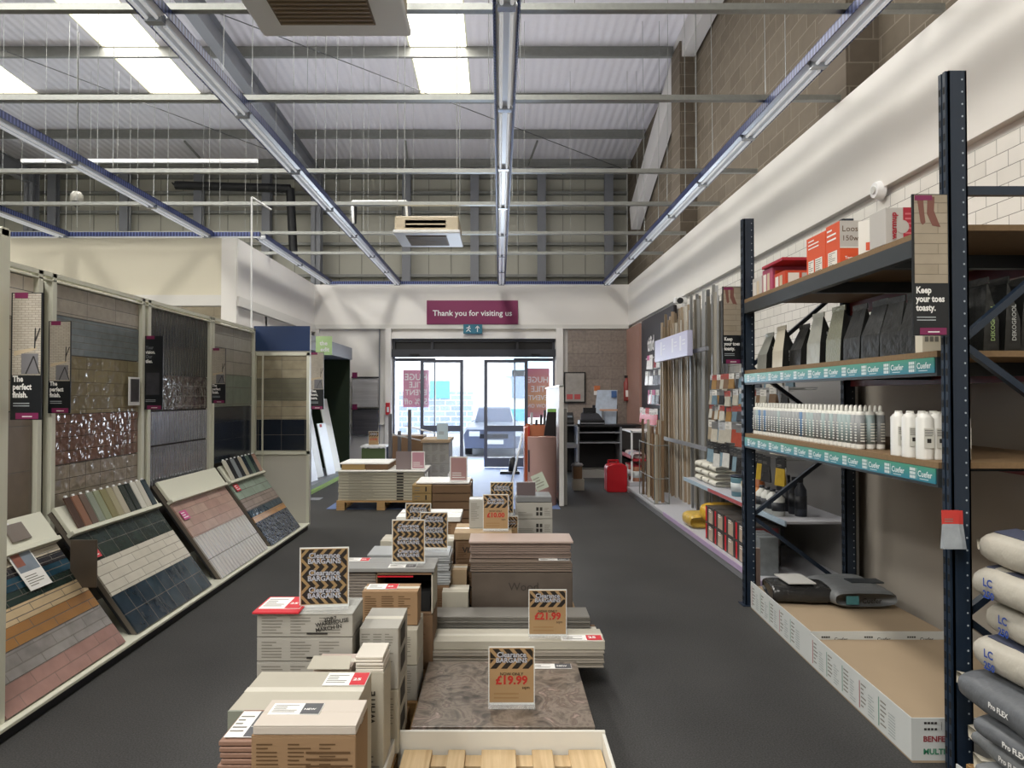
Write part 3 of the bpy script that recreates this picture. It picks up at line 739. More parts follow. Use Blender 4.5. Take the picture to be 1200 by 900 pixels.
# sloping display boards
U = Vector((-.59, 0, .82)).normalized(); SL = 1.02
def sloper(label, ya, yb, bands, kind):
    t = frame_thing('sloping_tile_board', label, 'display board', (LX - .005, ya, .078), (0, 1, 0), U)
    W_ = yb - ya; edge = mat('board_edge', '#6d655b', .6)
    lpart(MB().box(0, W_, 0, SL, -.03, 0, edge), 'board', t)
    for y0, y1, m in bands:
        lpart(MB().box(.004, W_ - .004, y0, y1 - .003, 0, .012, m), 'tile_band', t)
    # top shelf: a flat cream lid or a slotted tray
    m_ = MB().box(-.01, W_ + .01, .82, 1.03, .012, .04, cream); m_.box(-.01, W_ + .01, .80, .83, 0, .055, cream)
    lpart(m_, 'sample_tray' if kind else 'top_cover', t, bevel=.003)
    lpart(MB().box(0, .02, -.002, .8, -.05, -.031, black), 'stay', t)
    return t
B1 = sloper('sloping board with orange and pink brick strips, nearest on the left', 3.57, 4.70,
    [(.0, .155, T('pink_handmade_brick', .3, .075, '#a48076', '#96736b', rough=.25, var=.18, wavy=.5, grout='#8f766d')),
     (.155, .30, T('grey_handmade_brick', .3, .07, '#8b8683', '#9c9894', rough=.25, var=.25, wavy=.5, grout='#85807a')),
     (.30, .42, T('orange_handmade_brick', .35, .06, '#9a6c3a', '#a67840', rough=.3, var=.12, wavy=.4)),
     (.42, .52, T('sand_handmade_brick', .3, .05, '#c2aa86', '#cdb792', rough=.3, var=.15, wavy=.4)),
     (.52, .60, T('bottle_green_brick', .3, .08, '#22302c', '#2a3934', rough=.12, var=.2, wavy=.8)),
     (.60, .68, T('petrol_blue_brick', .3, .08, '#28495a', '#1e3b4a', rough=.12, var=.35, wavy=.8)),
     (.68, .745, T('black_gloss_brick', .4, .035, '#201f22', '#2c2a2c', rough=.12, wavy=.8)),
     (.745, .81, T('cream_thin_brick', .4, .033, '#b7ad99', '#c4bba8', rough=.3))], 1)
B2 = sloper('sloping board of dark green squares, white bricks and deep blue squares', 4.86, 6.10,
    [(.0, .31, T('deep_blue_square', .15, .155, '#273440', '#33454f', rough=.1, off=0, var=.5, vs=5, wavy=.9)),
     (.31, .58, T('warm_white_brick', .25, .067, '#cbc6b8', '#d6d1c4', rough=.18, var=.08, wavy=.5, grout='#9d988d')),
     (.58, .81, T('dark_green_square', .2, .115, '#2b3431', '#364039', rough=.12, off=0, var=.35, wavy=.7))], 1)
B3 = sloper('sloping board with pink terracotta bricks over white fluted tiles', 6.32, 7.58,
    [(.0, .20, ribs('white_fluted_tile', '#c9c6c3', .07, rough=.15, depth=.007, axis='X', var=.05)), (.205, .44, ribs('white_fluted_tile', '#c9c6c3', .07, rough=.15, depth=.007, axis='X', var=.05)),
     (.44, .81, T('terracotta_pink_brick', .3, .09, '#a58478', '#b49a8c', rough=.3, var=.15, wavy=.4, grout='#8f7a6c'))], 0)
B4 = sloper('sloping board with sage, tan and glittering dark tiles, farthest of the boards', 7.70, 8.80,
    [(.0, .30, T('dark_glitter_gloss', .07, .09, '#7d8aa0', '#4a5870', metal=.8, rough=.12, off=0, wavy=2.4, ws=26, bumpd=.03)),
     (.30, .37, T('tan_gloss', .5, .07, '#b08250', '#b98c5c', rough=.3)), (.37, .46, T('petrol_navy_gloss', .3, .09, '#1f3342', '#294354', rough=.08, wavy=1.6)),
     (.46, .60, T('rose_grey_brick', .3, .07, '#8d7f78', '#988a82', rough=.25, wavy=.5)), (.60, .80, T('sage_green_brick', .35, .1, '#87978a', '#93a497', rough=.2, wavy=.5))], 1)
# loose samples standing in the trays
def samples(prefix, ya, items, w_):
    for i, (cname, cc, label) in enumerate(items):
        y_ = ya + i * w_
        t = frame_thing('tile_sample', label, 'tile sample', Vector((LX - .005, y_, .078)) + U * .835 + Vector((.812, 0, .584)) * .04, (0, 1, 0), (U + Vector((.10, 0, .10))).normalized(), 'tile samples in the display trays')
        lpart(MB().box(.004, w_ - .01, 0, .235, 0, .012, mat('sample_' + cname, cc, .25, var=.08, vs=12)), 'tile', t, bevel=.002)
        lpart(MB().box(w_ * .3, w_ * .6, .225, .25, .002, .01, white), 'hanging_tab', t)
samples('b2', 4.93, [('umber', '#4f3b31', 'dark brown tile sample at the near end of the tray on the second board'), ('rust', '#8c6653', 'rust brown tile sample beside the dark brown one'),
    ('dusk', '#6b5a50', 'thin mushroom brown tile sample in the tray of the second board'), ('sage', '#8a9184', 'sage grey tile sample in the tray of the second board'), ('sage2', '#8e9479', 'green grey tile sample beside the sage grey one'),
    ('olive', '#8b8560', 'olive tile sample in the middle of the second tray'), ('straw', '#a39c7f', 'straw coloured tile sample after the olive one'), ('linen', '#b5ae9c', 'pale linen tile sample before the black green ones'),
    ('bog', '#333a33', 'black green tile sample after the pale linen one'), ('bottle', '#28302c', 'second black green tile sample beside the white ones'), ('chalk', '#d5d3c8', 'chalk white tile sample near the far end of the second tray'),
    ('ivory', '#c7c4b8', 'ivory tile sample beside the chalk white one'), ('petrol', '#2c3c42', 'petrol blue tile sample at the far end of the second tray')], .088)
samples('b4', 7.74, [('white4', '#c6c3b6', 'cream tile sample at the near end of the farthest tray'), ('black4', '#26262a', 'black tile sample beside the cream one in the farthest tray'), ('grey4', '#8b9194', 'grey tile sample in the farthest tray'),
    ('char4', '#303338', 'charcoal tile sample in the farthest tray'), ('buff4', '#bdb4a0', 'buff tile sample in the middle of the farthest tray'), ('navy4', '#24303b', 'navy tile sample after the buff one'), ('green4', '#5f7167', 'green tile sample near the far end of the farthest tray'),
    ('teal4', '#26363a', 'dark teal tile sample beside the green one'), ('salmon4', '#b59484', 'salmon tile sample at the far end of the farthest tray')], .115)
for y_, c_, l_ in ((4.30, '#7d736b', 'small grey square sample lying on the nearest cream tray'), (3.86, '#3a3a3c', 'dark square sample lying on the nearest cream tray at the picture edge')):
    t = frame_thing('loose_sample', l_, 'tile sample', Vector((LX - .005, y_, .078)) + U * .87 + Vector((.812, 0, .584)) * .042, (0, 1, 0), U)
    lpart(MB().box(0, .17, 0, .12, 0, .012, mat('loose_' + c_[1:], c_, .35)), 'tile', t, bevel=.002); lpart(MB().box(.03, .06, .112, .13, .002, .011, white), 'hanging_tab', t)
# leaflet clipped on the first board, brown tile standing behind it
N_ = Vector((.812, 0, .584))
t = frame_thing('price_leaflet', 'white leaflet with a photo and print lying on the nearest board', 'leaflet', Vector((LX, 4.22, .078)) + U * .56 + N_ * .02, (.0, 1, 0), U + Vector((0, -.12, 0)))
lpart(MB().box(0, .2, 0, .30, 0, .004, paper), 'sheet', t)
m_ = MB().panel((0, 0, 0), TOPF, .01, .19, .12, .29, mat('leaflet_photo', '#7c8894', .4, var=.4, vs=12), .005); m_.panel((0, 0, 0), TOPF, .015, .09, .16, .285, mat('leaflet_rust', '#8d5240', .4, var=.3, vs=20), .006)
lpart(m_, 'photo', t); lpart(MB().lines((0, 0, 0), TOPF, .02, .17, .02, .1, 5, ink_g, .005), 'print', t)
t = frame_thing('brown_tile', 'large dark brown tile standing upright at the end of the nearest board', 'tile', (-2.80, 4.66, .45), (1, 0, 0), (0, 0, 1))
lpart(MB().box(0, .175, 0, .31, 0, .01, mat('dark_brown_tile', '#5a5046', .3, var=.08)), 'tile', t, bevel=.002)
# small red and pink tickets
for (Y_, s_, lab, c_) in ((4.90, .60, 'red price ticket on the dark green squares', '#cf4048'), (6.36, .62, 'pink price ticket on the terracotta bricks', '#c9578f'), (7.76, .70, 'red price ticket on the sage green bricks', '#c8404c')):
    t = frame_thing('price_ticket', lab, 'ticket', Vector((LX, Y_, .078)) + U * s_ + N_ * .016, (0, 1, 0), U)
    lpart(MB().box(0, .12, 0, .09, 0, .004, mat('ticket_' + c_[1:], c_, .5)), 'card', t); lpart(MB().lines((0, 0, 0), TOPF, .01, .1, .01, .08, 3, white, .005), 'print', t)
# hanging posters (photo above, black text panel below)
herr = tiles('poster_herringbone', .035, .012, '#b9b0a2', '#c3bbae', grout='#8f877b', gw=.0012, rough=.5, off=.5)
floorp = tiles('poster_floor_boards', .16, .045, '#a89c8a', '#9b8f7c', grout='#83786a', gw=.0015, rough=.5, off=.3)
grey_l = mat('dim_grey_letters', '#6c7076', .5)
def poster(label, loc, w_, h_, kind, lines_):
    t = frame_thing('hanging_poster', label, 'poster', loc, (1, 0, 0), (0, 0, 1))
    lpart(MB().box(0, w_, 0, h_, -.004, .004, poster_black), 'panel', t)
    m_ = MB(); s_ = .10 * h_
    if kind == 'herr':
        lpart(MB().panel((0, 0, 0), TOPF, .008, w_ - .004, h_ * .35, h_ - .004, herr, .0055), 'photo', t)
        m_.panel((0, 0, 0), TOPF, w_ * .35, w_ * .9, h_ * .36, h_ * .52, mat('poster_chair_grey', '#77767a', .6), .0065)
        m_.quad([(w_ * .1, h_ * .5, .006), (w_ * .8, h_ * .55, .006), (w_ * .85, h_ * .57, .006), (w_ * .1, h_ * .54, .006)], mat('poster_shelf', '#c8b79b', .6))
        for a, b_ in (((.5, .36), (.75, .5)), ((.75, .5), (.95, .36)), ((.78, .56), (.8, .72)), ((.8, .62), (.95, .72))):
            m_.bar((w_ * a[0], h_ * a[1], .007), (w_ * b_[0], h_ * b_[1], .007), .006, .001, mat('poster_dark_shape', '#2c2a2b', .6))
        lpart(m_, 'picture_detail', t)
    elif kind == 'floor':
        lpart(MB().panel((0, 0, 0), TOPF, .008, w_ - .004, h_ * .37, h_ - .004, floorp, .0055), 'photo', t)
        feet = mat('poster_feet_brown', '#7a4f45', .6)
        m_.add([(w_ * x_, h_ * y_, .0065) for x_, y_ in ((.12, .98), (.3, .98), (.33, .86), (.36, .8), (.28, .78), (.22, .8))], [(0, 1, 2, 3, 4, 5)], feet)
        m_.add([(w_ * x_, h_ * y_, .0067) for x_, y_ in ((.42, .98), (.62, .98), (.6, .88), (.72, .8), (.78, .765), (.55, .775), (.4, .86))], [tuple(range(7))], feet)
        m_.panel((0, 0, 0), TOPF, .01, w_ * .55, h_ * .955, h_ * .99, maroon, .007)
        lpart(m_, 'picture_detail', t)
    else:
        lpart(MB().panel((0, 0, 0), TOPF, .02, w_ - .03, h_ * .2, h_ * .5, mat('poster_dark_photo', '#3a3a40', .4, var=.5, vs=20), .0055), 'photo', t)
    zz = h_ * .30 if kind != 'vision' else h_ * .82
    for i, l_ in enumerate(lines_): m_2 = MB().text(l_, (w_ * .08, zz - i * h_ * .062, 0), h_ * .064, TOPF, grey_l if (kind == 'vision' and i % 2 == 0) else paper, bold=.035, lift=.0062, sx=.80); lpart(m_2, 'lettering', t)
    lpart(MB().lines((0, 0, 0), TOPF, w_ * .1, w_ * .85, h_ * .10, h_ * .14, 2, mat('small_print', '#aab0b5', .5), .006), 'small_print', t)
    m_3 = MB().panel((0, 0, 0), TOPF, w_ * .18, w_ * .92, 0.004, h_ * .055, maroon, .006)
    if kind != 'floor': m_3.panel((0, 0, 0), TOPF, w_ * .12, w_ * .55, h_ * .955, h_ * 1.0, maroon, .007)
    lpart(m_3, 'plum_tab', t)
    m_4 = MB().panel((0, 0, 0), TOPF, w_ * .4, w_ * .72, h_ * .022, h_ * .03, paper, .007)
    lpart(m_4, 'tab_print', t)
    return t
poster('poster reading The perfect finish, largest and nearest on the left edge', (-2.455, 3.57, 1.58), .155, .64, 'herr', ['The', 'perfect', 'finish.'])
poster('poster reading The perfect finish hung before the slate and rose tile panel', (-3.13, 4.93, 1.58), .155, .64, 'herr', ['The', 'perfect', 'finish.'])
poster('black poster reading Your vision. Our tiles. beside the fluted tiles', (-3.13, 6.26, 1.58), .165, .65, 'vision', ['Your', 'vision.', 'Our', 'tiles.'])
poster('poster reading The perfect finish, smallest and farthest, before the navy tiles', (-3.13, 7.72, 1.62), .155, .60, 'herr', ['The', 'perfect', 'finish.'])
# end panel with the blue head
t = thing('end_panel', 'tile panel facing the camera with a navy blue header board', 'tile panel', (-2.8, 9.15, 0))
xa, xb = -3.16, -2.44
part(MB().box(xa, xb, 9.15, 9.2, .05, 2.58, mat('end_panel_grey', '#cdcabf', .5)), 'board', t)
part(MB().box(xa, xb, 9.135, 9.15, 2.28, 2.60, mat('navy_header', '#1d3763', .4)), 'header', t)
m_ = MB()
for x_ in (xa, xb - .035): m_.box(x_, x_ + .035, 9.12, 9.15, .05, 2.27, cream)
for z_ in (2.22, .95): m_.box(xa, xb, 9.12, 9.15, z_, z_ + .04, cream)
part(m_, 'frame', t)
for z0, z1, m in ((1.0, 1.40, T('ep_navy', .3, .2, '#161d29', '#1b2330', rough=.15, off=0, axes='XZ')), (1.4, 1.64, T('ep_beige', .33, .12, '#a69c84', '#9b9079', rough=.35, off=0, axes='XZ', var=.2)),
                  (1.64, 1.93, T('ep_olive', .33, .06, '#6f6c5b', '#7a7765', rough=.3, off=0, axes='XZ')), (1.93, 2.22, T('ep_sand', .33, .12, '#a59c86', '#93896f', rough=.35, off=0, axes='XZ', var=.2))):
    part(MB().box(xa + .04, xb - .04, 9.138, 9.15, z0, z1 - .004, m), 'tile_band', t)
part(MB().box(xa + .12, xa + .135, 9.09, 9.12, .3, 2.24, cream), 'pull_rail', t)

# ------------------------------------------------------------------ alcove behind: sample bay with leaning boards
green_in = mat('dark_green_lining', '#20301c', .7)
t = thing('door_sample_bay', 'dark green lined display bay with a grey header beyond the blue panel', 'display bay', (-3.8, 13.9, 0))
part(MB().box(-4.36, -4.3, 11.9, 15.7, 0, 2.75, green_in), 'back_panel', t)
part(MB().box(-4.3, -3.3, 15.65, 15.7, 0, 2.5, green_in), 'end_panel', t)
part(MB().box(-4.33, -3.26, 12.3, 15.72, 2.5, 2.76, mat('bay_header_grey', '#7d7c80', .5)), 'header', t)
part(MB().box(-4.3, -3.3, 12.0, 15.65, 0, .12, mat('bay_base', '#8f949c', .5)), 'base', t)
part(MB().box(-3.3, -3.24, 12.0, 15.65, 0, .05, mat('bay_lime_edge', '#9bbf5a', .5)), 'base_edge', t)
lp = [(-3.5, 12.55, 1.12, '#e9ebf2', 'white panel leaning nearest in the dark green bay'), (-3.45, 13.1, 1.10, '#dfe3ee', 'second white panel leaning in the dark green bay'), (-3.5, 13.75, 1.55, '#a29a8f', 'tall taupe panel leaning between white ones in the bay'),
      (-3.4, 14.3, 1.05, '#e6e9f0', 'short white panel leaning beside the taupe one'), (-3.42, 14.9, 1.55, '#ddd8ca', 'tall cream panel leaning at the far end of the bay')]
for x_, y_, h_, c_, l_ in lp:
    t = frame_thing('leaning_panel', l_, 'sample panel', (x_, y_ - .2, .125), (0.15, 1, 0), (-.22, 0, 1))
    lpart(MB().box(0, .42, 0, h_, -.02, .0, mat('lean_' + c_[1:], c_, .35)), 'board', t, bevel=.003); lpart(MB().box(.1, .2, h_ - .08, h_ - .02, .0, .004, red), 'ticket', t)
t = thing('lime_sign', 'pale lime square hanging sign with white lettering', 'sign', (-3.1, 12.6, 2.6))
q0, q1 = atY(370, 416, 12.2), atY(389, 394, 12.2)
part(MB().box(q0.x, q1.x, 12.2, 12.215, q0.z, q1.z, mat('lime_board', '#b5d59a', .5)), 'board', t)
m_ = MB(); m_.text('the', (q0.x + .07, 12.195, q0.z + .17), .1, FRONT, white, bold=.03); m_.text('edit', (q0.x + .08, 12.195, q0.z + .06), .1, FRONT, white, bold=.03)
part(m_, 'lettering', t)
part(MB().box(-3.3, q1.x - .1, 12.22, 12.25, q1.z - .1, q1.z - .06, steel_grey).box(-3.3, -3.26, 12.22, 12.4, q1.z - .1, q1.z - .06, steel_grey), 'bracket', t)
q0, q1 = atY(361, 480, 11.6), atY(379, 416, 11.6)
poster('narrow dark poster with a tile photo at the mouth of the green bay', (-3.22 + .09, 11.7, 1.48), .24, .94, 'herr', ['Tiles,', 'floors,', 'more.'])
lpart(MB().box(.0, .03, -1.48, .9, -.03, -.005, steel_grey).box(-.12, .2, -1.48, -1.47, -.15, .12, steel_grey), 'stand_pole', [o for o in bpy.data.objects if o.get('label', '').startswith('narrow dark poster')][0])
# two framed wood samples on the back wall
for (y0, y1, c_, l_) in ((477, 443, '#cbc9c7', 'pale grey wood sample board on the back wall, upper one'), (510, 480, '#5c5a5e', 'dark grey wood sample board on the back wall, lower one')):
    a_, b_ = atY(413, y0, 16.7), atY(443, y1, 16.7)
    t = thing('wood_sample_board', l_, 'sample board', (a_.x, 16.7, a_.z))
    part(MB().box(a_.x, b_.x, 16.68, 16.72, a_.z, b_.z, wood('woodsample_' + c_[1:], c_, '#a9a6a4' if c_ == '#cbc9c7' else '#3e3d42', .5, 'X', .4)), 'board', t)
    part(MB().box(a_.x - .02, b_.x + .02, 16.66, 16.7, b_.z, b_.z + .03, black), 'hanger_bar', t)
    part(MB().box(a_.x, a_.x + .12, 16.65, 16.66, b_.z + .0, b_.z + .13, maroon), 'tag', t)
t = thing('wall_call_point', 'red and white call point sign beside the left door post', 'sign', tuple(atY(455, 485, 16.6)))
a_, b_ = atY(452, 486, 16.62), atY(457, 472, 16.62)
part(MB().box(a_.x, b_.x, 16.6, 16.64, a_.z, b_.z, red), 'plate', t); part(MB().box(a_.x + .03, b_.x - .02, 16.59, 16.6, a_.z + .06, b_.z - .1, white), 'symbol', t)
# ================================================================== CENTRE: PALLETS, TILE STACKS, CARTONS, CLEARANCE SIGNS
def pallet(label, x0, x1, y0, y1, m=pine, h=.14, along='Y', n=5):
    t = thing('wooden_pallet', label, 'pallet', ((x0 + x1) / 2, (y0 + y1) / 2, 0))
    if along == 'Y':
        wd = (x1 - x0); R2 = random.Random(label)
        ws = [.125, .075, .15, .09, .145] if n == 5 else [.1] * n
        gap = (wd - sum(ws)) / (len(ws) - 1); x = x0
        for w__ in ws:
            part(MB().box(x, x + w__, y0, y1, h - .022, h, m), 'deck_board', t, bevel=.002); x += w__ + gap
        for k in range(7):
            yy = y1 - .1 - k * (y1 - y0 - .1) / 6
            part(MB().box(x0, x1, yy, yy + .095, h - .045, h - .022, m), 'cross_board', t)
        for x_ in (x0, (x0 + x1) / 2 - .05, x1 - .1):
            part(MB().box(x_, x_ + .1, y0, y1, 0, h - .045, m), 'stringer', t)
    else:
        k = 7; w__ = (y1 - y0) / (k * 1.35)
        for i in range(k):
            yy = y0 + i * (y1 - y0 - w__) / (k - 1)
            part(MB().box(x0, x1, yy, yy + w__, h - .022, h, m), 'deck_board', t)
        for x_ in (x0, (x0 + x1) / 2 - .06, x1 - .12):
            for y_ in (y0, (y0 + y1) / 2 - .06, y1 - .12): part(MB().box(x_, x_ + .12, y_, y_ + .12, .02, h - .022, m), 'block', t)
            part(MB().box(x_, x_ + .12, y0, y1, 0, .02, m), 'runner', t)
    return t
pallet('pale empty pine pallet at the bottom edge, topmost boards showing', -.42, .45, 1.95, 3.16)
pallet('pine pallet under the large marbled tiles and grey packs', -.42, .42, 3.24, 4.56, pine_dk)
pallet('pine pallet under the cartons at the lower left of the aisle', -1.06, -.45, 1.95, 3.60, pine_dk)
pallet('pine pallet under the brown box and open carton on the left stacks', -.98, -.36, 3.64, 4.62, pine_dk)
pallet('dark pallet under the stacks below the £10.00 sign', -.33, .56, 4.6, 5.75, pine_dk)
pallet('dark pallet under the far left tile stacks, behind the twin signs', -.98, -.36, 4.68, 6.5, pine_dk)
pallet('pallet carrying the brown carton stack before the entrance', -1.06, -.32, 8.45, 9.3, pine_dk, along='X')
pallet('pallet with open blocks under the cream plank cartons', -2.42, -1.10, 10.58, 11.6, wood('pale_block_pine', '#b08c5c', '#c9a472', .7, 'X'), along='X')
# collar tray round the empty pallet
wt = mat('white_tray_board', '#d6d4cc', .7, var=.04)
m_ = MB()
m_.box(-.45, .47, 3.17, 3.185, .03, .215, wt); m_.box(.455, .47, 1.95, 3.17, .03, .205, wt); m_.box(-.47, -.455, 1.95, 3.17, .03, .205, wt)
tag(m_.build('tray_collar', bevel=.002), 'white cardboard collar around the empty pine pallet', 'tray')

def tile_stack(label, group, x0, x1, y0, y1, z0, n, t_, m, jit=.006, cat='tile', name='floor_tile', seed=1):
    r = random.Random(seed); first = None
    for i in range(n):
        z = z0 + i * t_
        if first is None:
            first = MB().box(x0, x1, y0, y1, z, z + t_ * .80, m).build(name, bevel=.0015)
            tag(first, label, cat, group if n > 1 else None); base = first.location.copy(); o = first
        else:
            o = first.copy(); COL.objects.link(o); o.location = base + Vector((r.uniform(-jit, jit), r.uniform(-jit, jit), i * t_))
    return z0 + n * t_
def carton_box(label, x0, x1, y0, y1, z0, z1, m, cat='carton', name='carton', group=None, print_='lines', seed=0, label_m=None, tape=True, pm=None, rz=0, sides=True):
    cx, cy = (x0 + x1) / 2, (y0 + y1) / 2
    t = thing(name, label, cat, (cx, cy, z0), rz, group)
    part_ = lambda mb, n_, **k: mb.build(n_, t, **k)
    part_(MB().box(x0, x1, y0, y1, z0, z1 - .004, m), 'body', bevel=.003)
    ym = cy
    part_(MB().box(x0, x1, y0, ym - .001, z1 - .005, z1, m), 'flap', bevel=.001); part_(MB().box(x0, x1, ym + .001, y1, z1 - .005, z1, m), 'flap', bevel=.001)
    if tape: part_(MB().box(x0 - .001, x1 + .001, ym - .02, ym + .02, z1, z1 + .0008, mat('packing_tape', '#b59b74' if m in (carton, carton_dk) else '#d9d5c8', .25)), 'tape')
    pm = pm or (ink_b if m in (carton, carton_dk) else ink_g)
    W_, H_ = x1 - x0, z1 - z0
    if print_:
        p_ = MB()
        n = max(2, int(H_ / .014))
        if print_ == 'lines':
            k = 3
            for c_ in range(k):
                p_.lines((x0, y0, z0), FRONT, W_ * (.05 + c_ * .3), W_ * (.05 + c_ * .3 + .22), max(H_ * .12, H_ - .15), H_ - min(.02, H_ * .12), max(2, int(min(H_ * .76, .13) / .0115)), pm, .0012, seed + c_)
        elif print_ == 'slim':
            p_.lines((x0, y0, z0), FRONT, W_ * .12, W_ * .42, H_ * .2, H_ * .8, 2, pm, .0012, seed); p_.panel((x0, y0, z0), FRONT, W_ * .68, W_ * .76, H_ * .2, H_ * .8, ink, .0012)
        elif print_ == 'logo':
            p_.lines((x0, y0, z0), FRONT, W_ * .05, W_ * .5, H_ * .15, H_ * .45, 3, pm, .0012, seed)
            for q in range(2):
                for e in range(2): p_.panel((x0, y0, z0), FRONT, W_ * (.55 + .1 * q), W_ * (.62 + .1 * q), H_ * (.2 + .3 * e), H_ * (.42 + .3 * e), ink, .0012)
            p_.lines((x0, y0, z0), FRONT, W_ * .78, W_ * .95, H_ * .2, H_ * .7, 5, pm, .0012, seed + 4)
        part_(p_, 'printing')
    return t
def sticker(parent, x0, x1, y0, y1, z, kind='red'):
    m_ = MB(); s_ = .0015
    m_.box(x0, x1, y0, y1, z, z + s_, paper)
    m_.lines((x0, y0, z), TOPF, (x1 - x0) * .05, (x1 - x0) * .55, (y1 - y0) * .15, (y1 - y0) * .85, 5, ink_g, s_ + .0008, 3)
    m_.panel((0, 0, z), TOPF, x0 + (x1 - x0) * .62, x1 - .002, y0 + .002, y1 - .002, red if kind == 'red' else mat('grey_sticker', '#55565a', .5), s_ + .001)
    m_.text('25' if kind == 'red' else 'NEW', (x0 + (x1 - x0) * .66, y0 + (y1 - y0) * .35, z), (x1 - x0) * (.2 if kind == 'red' else .1), TOPF, paper, bold=.03, lift=s_ + .002)
    return m_.build('sticker', parent)
top_card = lambda lab, x0, x1, y0, y1, z, kind: sticker(thing('price_card', lab, 'card', ((x0 + x1) / 2, (y0 + y1) / 2, z)), x0, x1, y0, y1, z, kind)

# --- right column, from the camera outwards
marb = marble('brown_marbled_tile', [(.36, '#47403b'), (.46, '#6d6359'), (.53, '#877b70'), (.60, '#63574e'), (.70, '#a8948a')], 7.5, .3, 1.2)
z = tile_stack('large brown marbled tile in the flat stack under the £19.99 sign', 'brown marbled tiles by the pine pallet', -.40, .435, 3.25, 4.04, .14, 5, .012, marb, .004)
top_card('small white barcode strip on the far corner of the marbled tiles', .16, .40, 3.93, 4.0, z, 'grey')
tl_grey = mat('grey_tile_edges', '#8f887e', .5, var=.1); tl_g2 = mat('warm_grey_tile', '#9c9488', .45, var=.08)
z = tile_stack('long grey tile in the low pack right behind the marbled tiles', 'grey tiles behind the marbled stack', -.40, .60, 4.10, 4.36, .14, 7, .0135, tl_g2, .006)
carton_box('flat pale carton on the low grey pack, behind the £19.99 sign', -.43, .61, 4.12, 4.34, z, z + .05, carton_w, print_=None, name='flat_carton')
top_card('red and white sale card at the right end of the flat pale carton', .36, .60, 4.13, 4.22, z + .051, 'red')
carton_box('small brown carton end sticking out right of the grey packs', .38, .60, 4.37, 4.5, .14, .26, carton_dk, print_=None)
z = tile_stack('thin grey tile in the layered stack at the foot of the £21.99 sign', 'thin grey tiles under the £21.99 sign', -.40, .56, 4.40, 4.60, .14, 14, .0145, mat('blue_grey_tile', '#7d7a74', .5, var=.08), .005, seed=3)
carton_box('dark wood effect pack under the pinkish tile stacks', -.18, .48, 4.66, 4.96, .14, .545, mat('dark_wood_pack', '#5b5149', .35, var=.3, vs=8), print_=None, name='tile_pack', tape=False)
t = bpy.data.objects[-1]
tag(MB().text('Wood', (.06, 4.655, .43), .075, FRONT, mat('soft_dark_print', '#3b3430', .6), bold=.0).build('printed_lettering', [o for o in bpy.data.objects if o.name.startswith('tile_pack')][0]))
z = tile_stack('brown tile in the lower band on the dark wood effect pack', 'brown tiles of the lower band', -.19, .475, 4.66, 4.96, .55, 5, .0145, mat('brown_body_tile', '#74665b', .5, var=.1), .006, seed=5)
top_card('white barcode strip on the edge of the lower brown tiles', .26, .46, 4.665, 4.72, z, 'grey')
z = tile_stack('pinkish tile in the upper band, highest of the stack', 'pinkish tiles of the upper band', -.19, .475, 4.72, 4.98, z + .002, 7, .0145, mat('pink_body_tile', '#84736a', .4, var=.08), .006, seed=6)
tag(MB().box(-.20, .49, 4.71, 4.99, z, z + .012, mat('pale_pink_tile_face', '#b9a69d', .3)).build('floor_tile', bevel=.0015), 'pale pink faced tile lying on top of the pinkish stack', 'tile')
# brown VINO boxes and the things upon them
zc = .14
for i in range(4):
    t = carton_box(['brown box at the bottom of the column behind the pinkish tiles', 'second brown box up in the column behind the pinkish tiles', 'third brown box up in the column behind the pinkish tiles', 'top brown box of the column, under the £10.00 sign'][i],
               -.31, .07, 5.05, 5.42, zc, zc + .132, carton_dk, print_='lines', seed=i)
    part(MB().text('VINO', (-.26, 5.048, zc + .045), .055, FRONT, ink, bold=.02), 'lettering', t); zc += .135
carton_box('flat pale carton under the £10.00 sign', -.32, .09, 5.04, 5.42, zc, zc + .05, carton_lt, print_=None, name='flat_carton'); zc += .052
carton_box('cream carton behind the £10.00 sign', -.22, .06, 5.22, 5.40, zc, zc + .205, carton_g, print_='lines')
for i in range(6):
    carton_box(['cream grid printed carton, lowest of the right pile', 'cream grid printed carton, second of the right pile', 'cream grid printed carton, third of the right pile', 'cream grid printed carton in the middle of the right pile', 'cream grid printed carton just above the pinkish tiles', 'cream grid printed carton on top of the right pile'][i],
               .13, .405, 5.42, 5.72, .14 + i * .125, .14 + (i + 1) * .125 - .003, carton_g, print_='logo', seed=i)
zt = .14 + 6 * .125
carton_box('dark grey topped tile pack on the cream grid cartons', .13, .40, 5.42, 5.72, zt, zt + .04, mat('grey_shrink_pack', '#77797a', .35), print_=None, name='tile_pack', tape=False)
t = frame_thing('tile_card', 'small plum brown tile propped on the grey pack', 'tile', (.135, 5.5, zt + .041), (1, 0, 0), (0, .15, 1))
lpart(MB().box(0, .145, 0, .1, 0, .008, mat('plum_brown_tile', '#564a4c', .4)), 'tile', t); lpart(MB().box(-.006, .151, -.0, .108, -.006, -.0, acrylic), 'holder', t)
t = frame_thing('card_sheet', 'pale green card leaning askew beside the plum brown tile', 'card', (.30, 5.6, zt + .055), (1, 0, .45), (-.45, .2, 1))
lpart(MB().box(0, .10, 0, .13, 0, .003, mat('pale_green_card', '#a8b0a0', .6)), 'sheet', t); lpart(MB().lines((0, 0, 0), TOPF, .01, .08, .02, .11, 4, ink_g, .004), 'print', t)
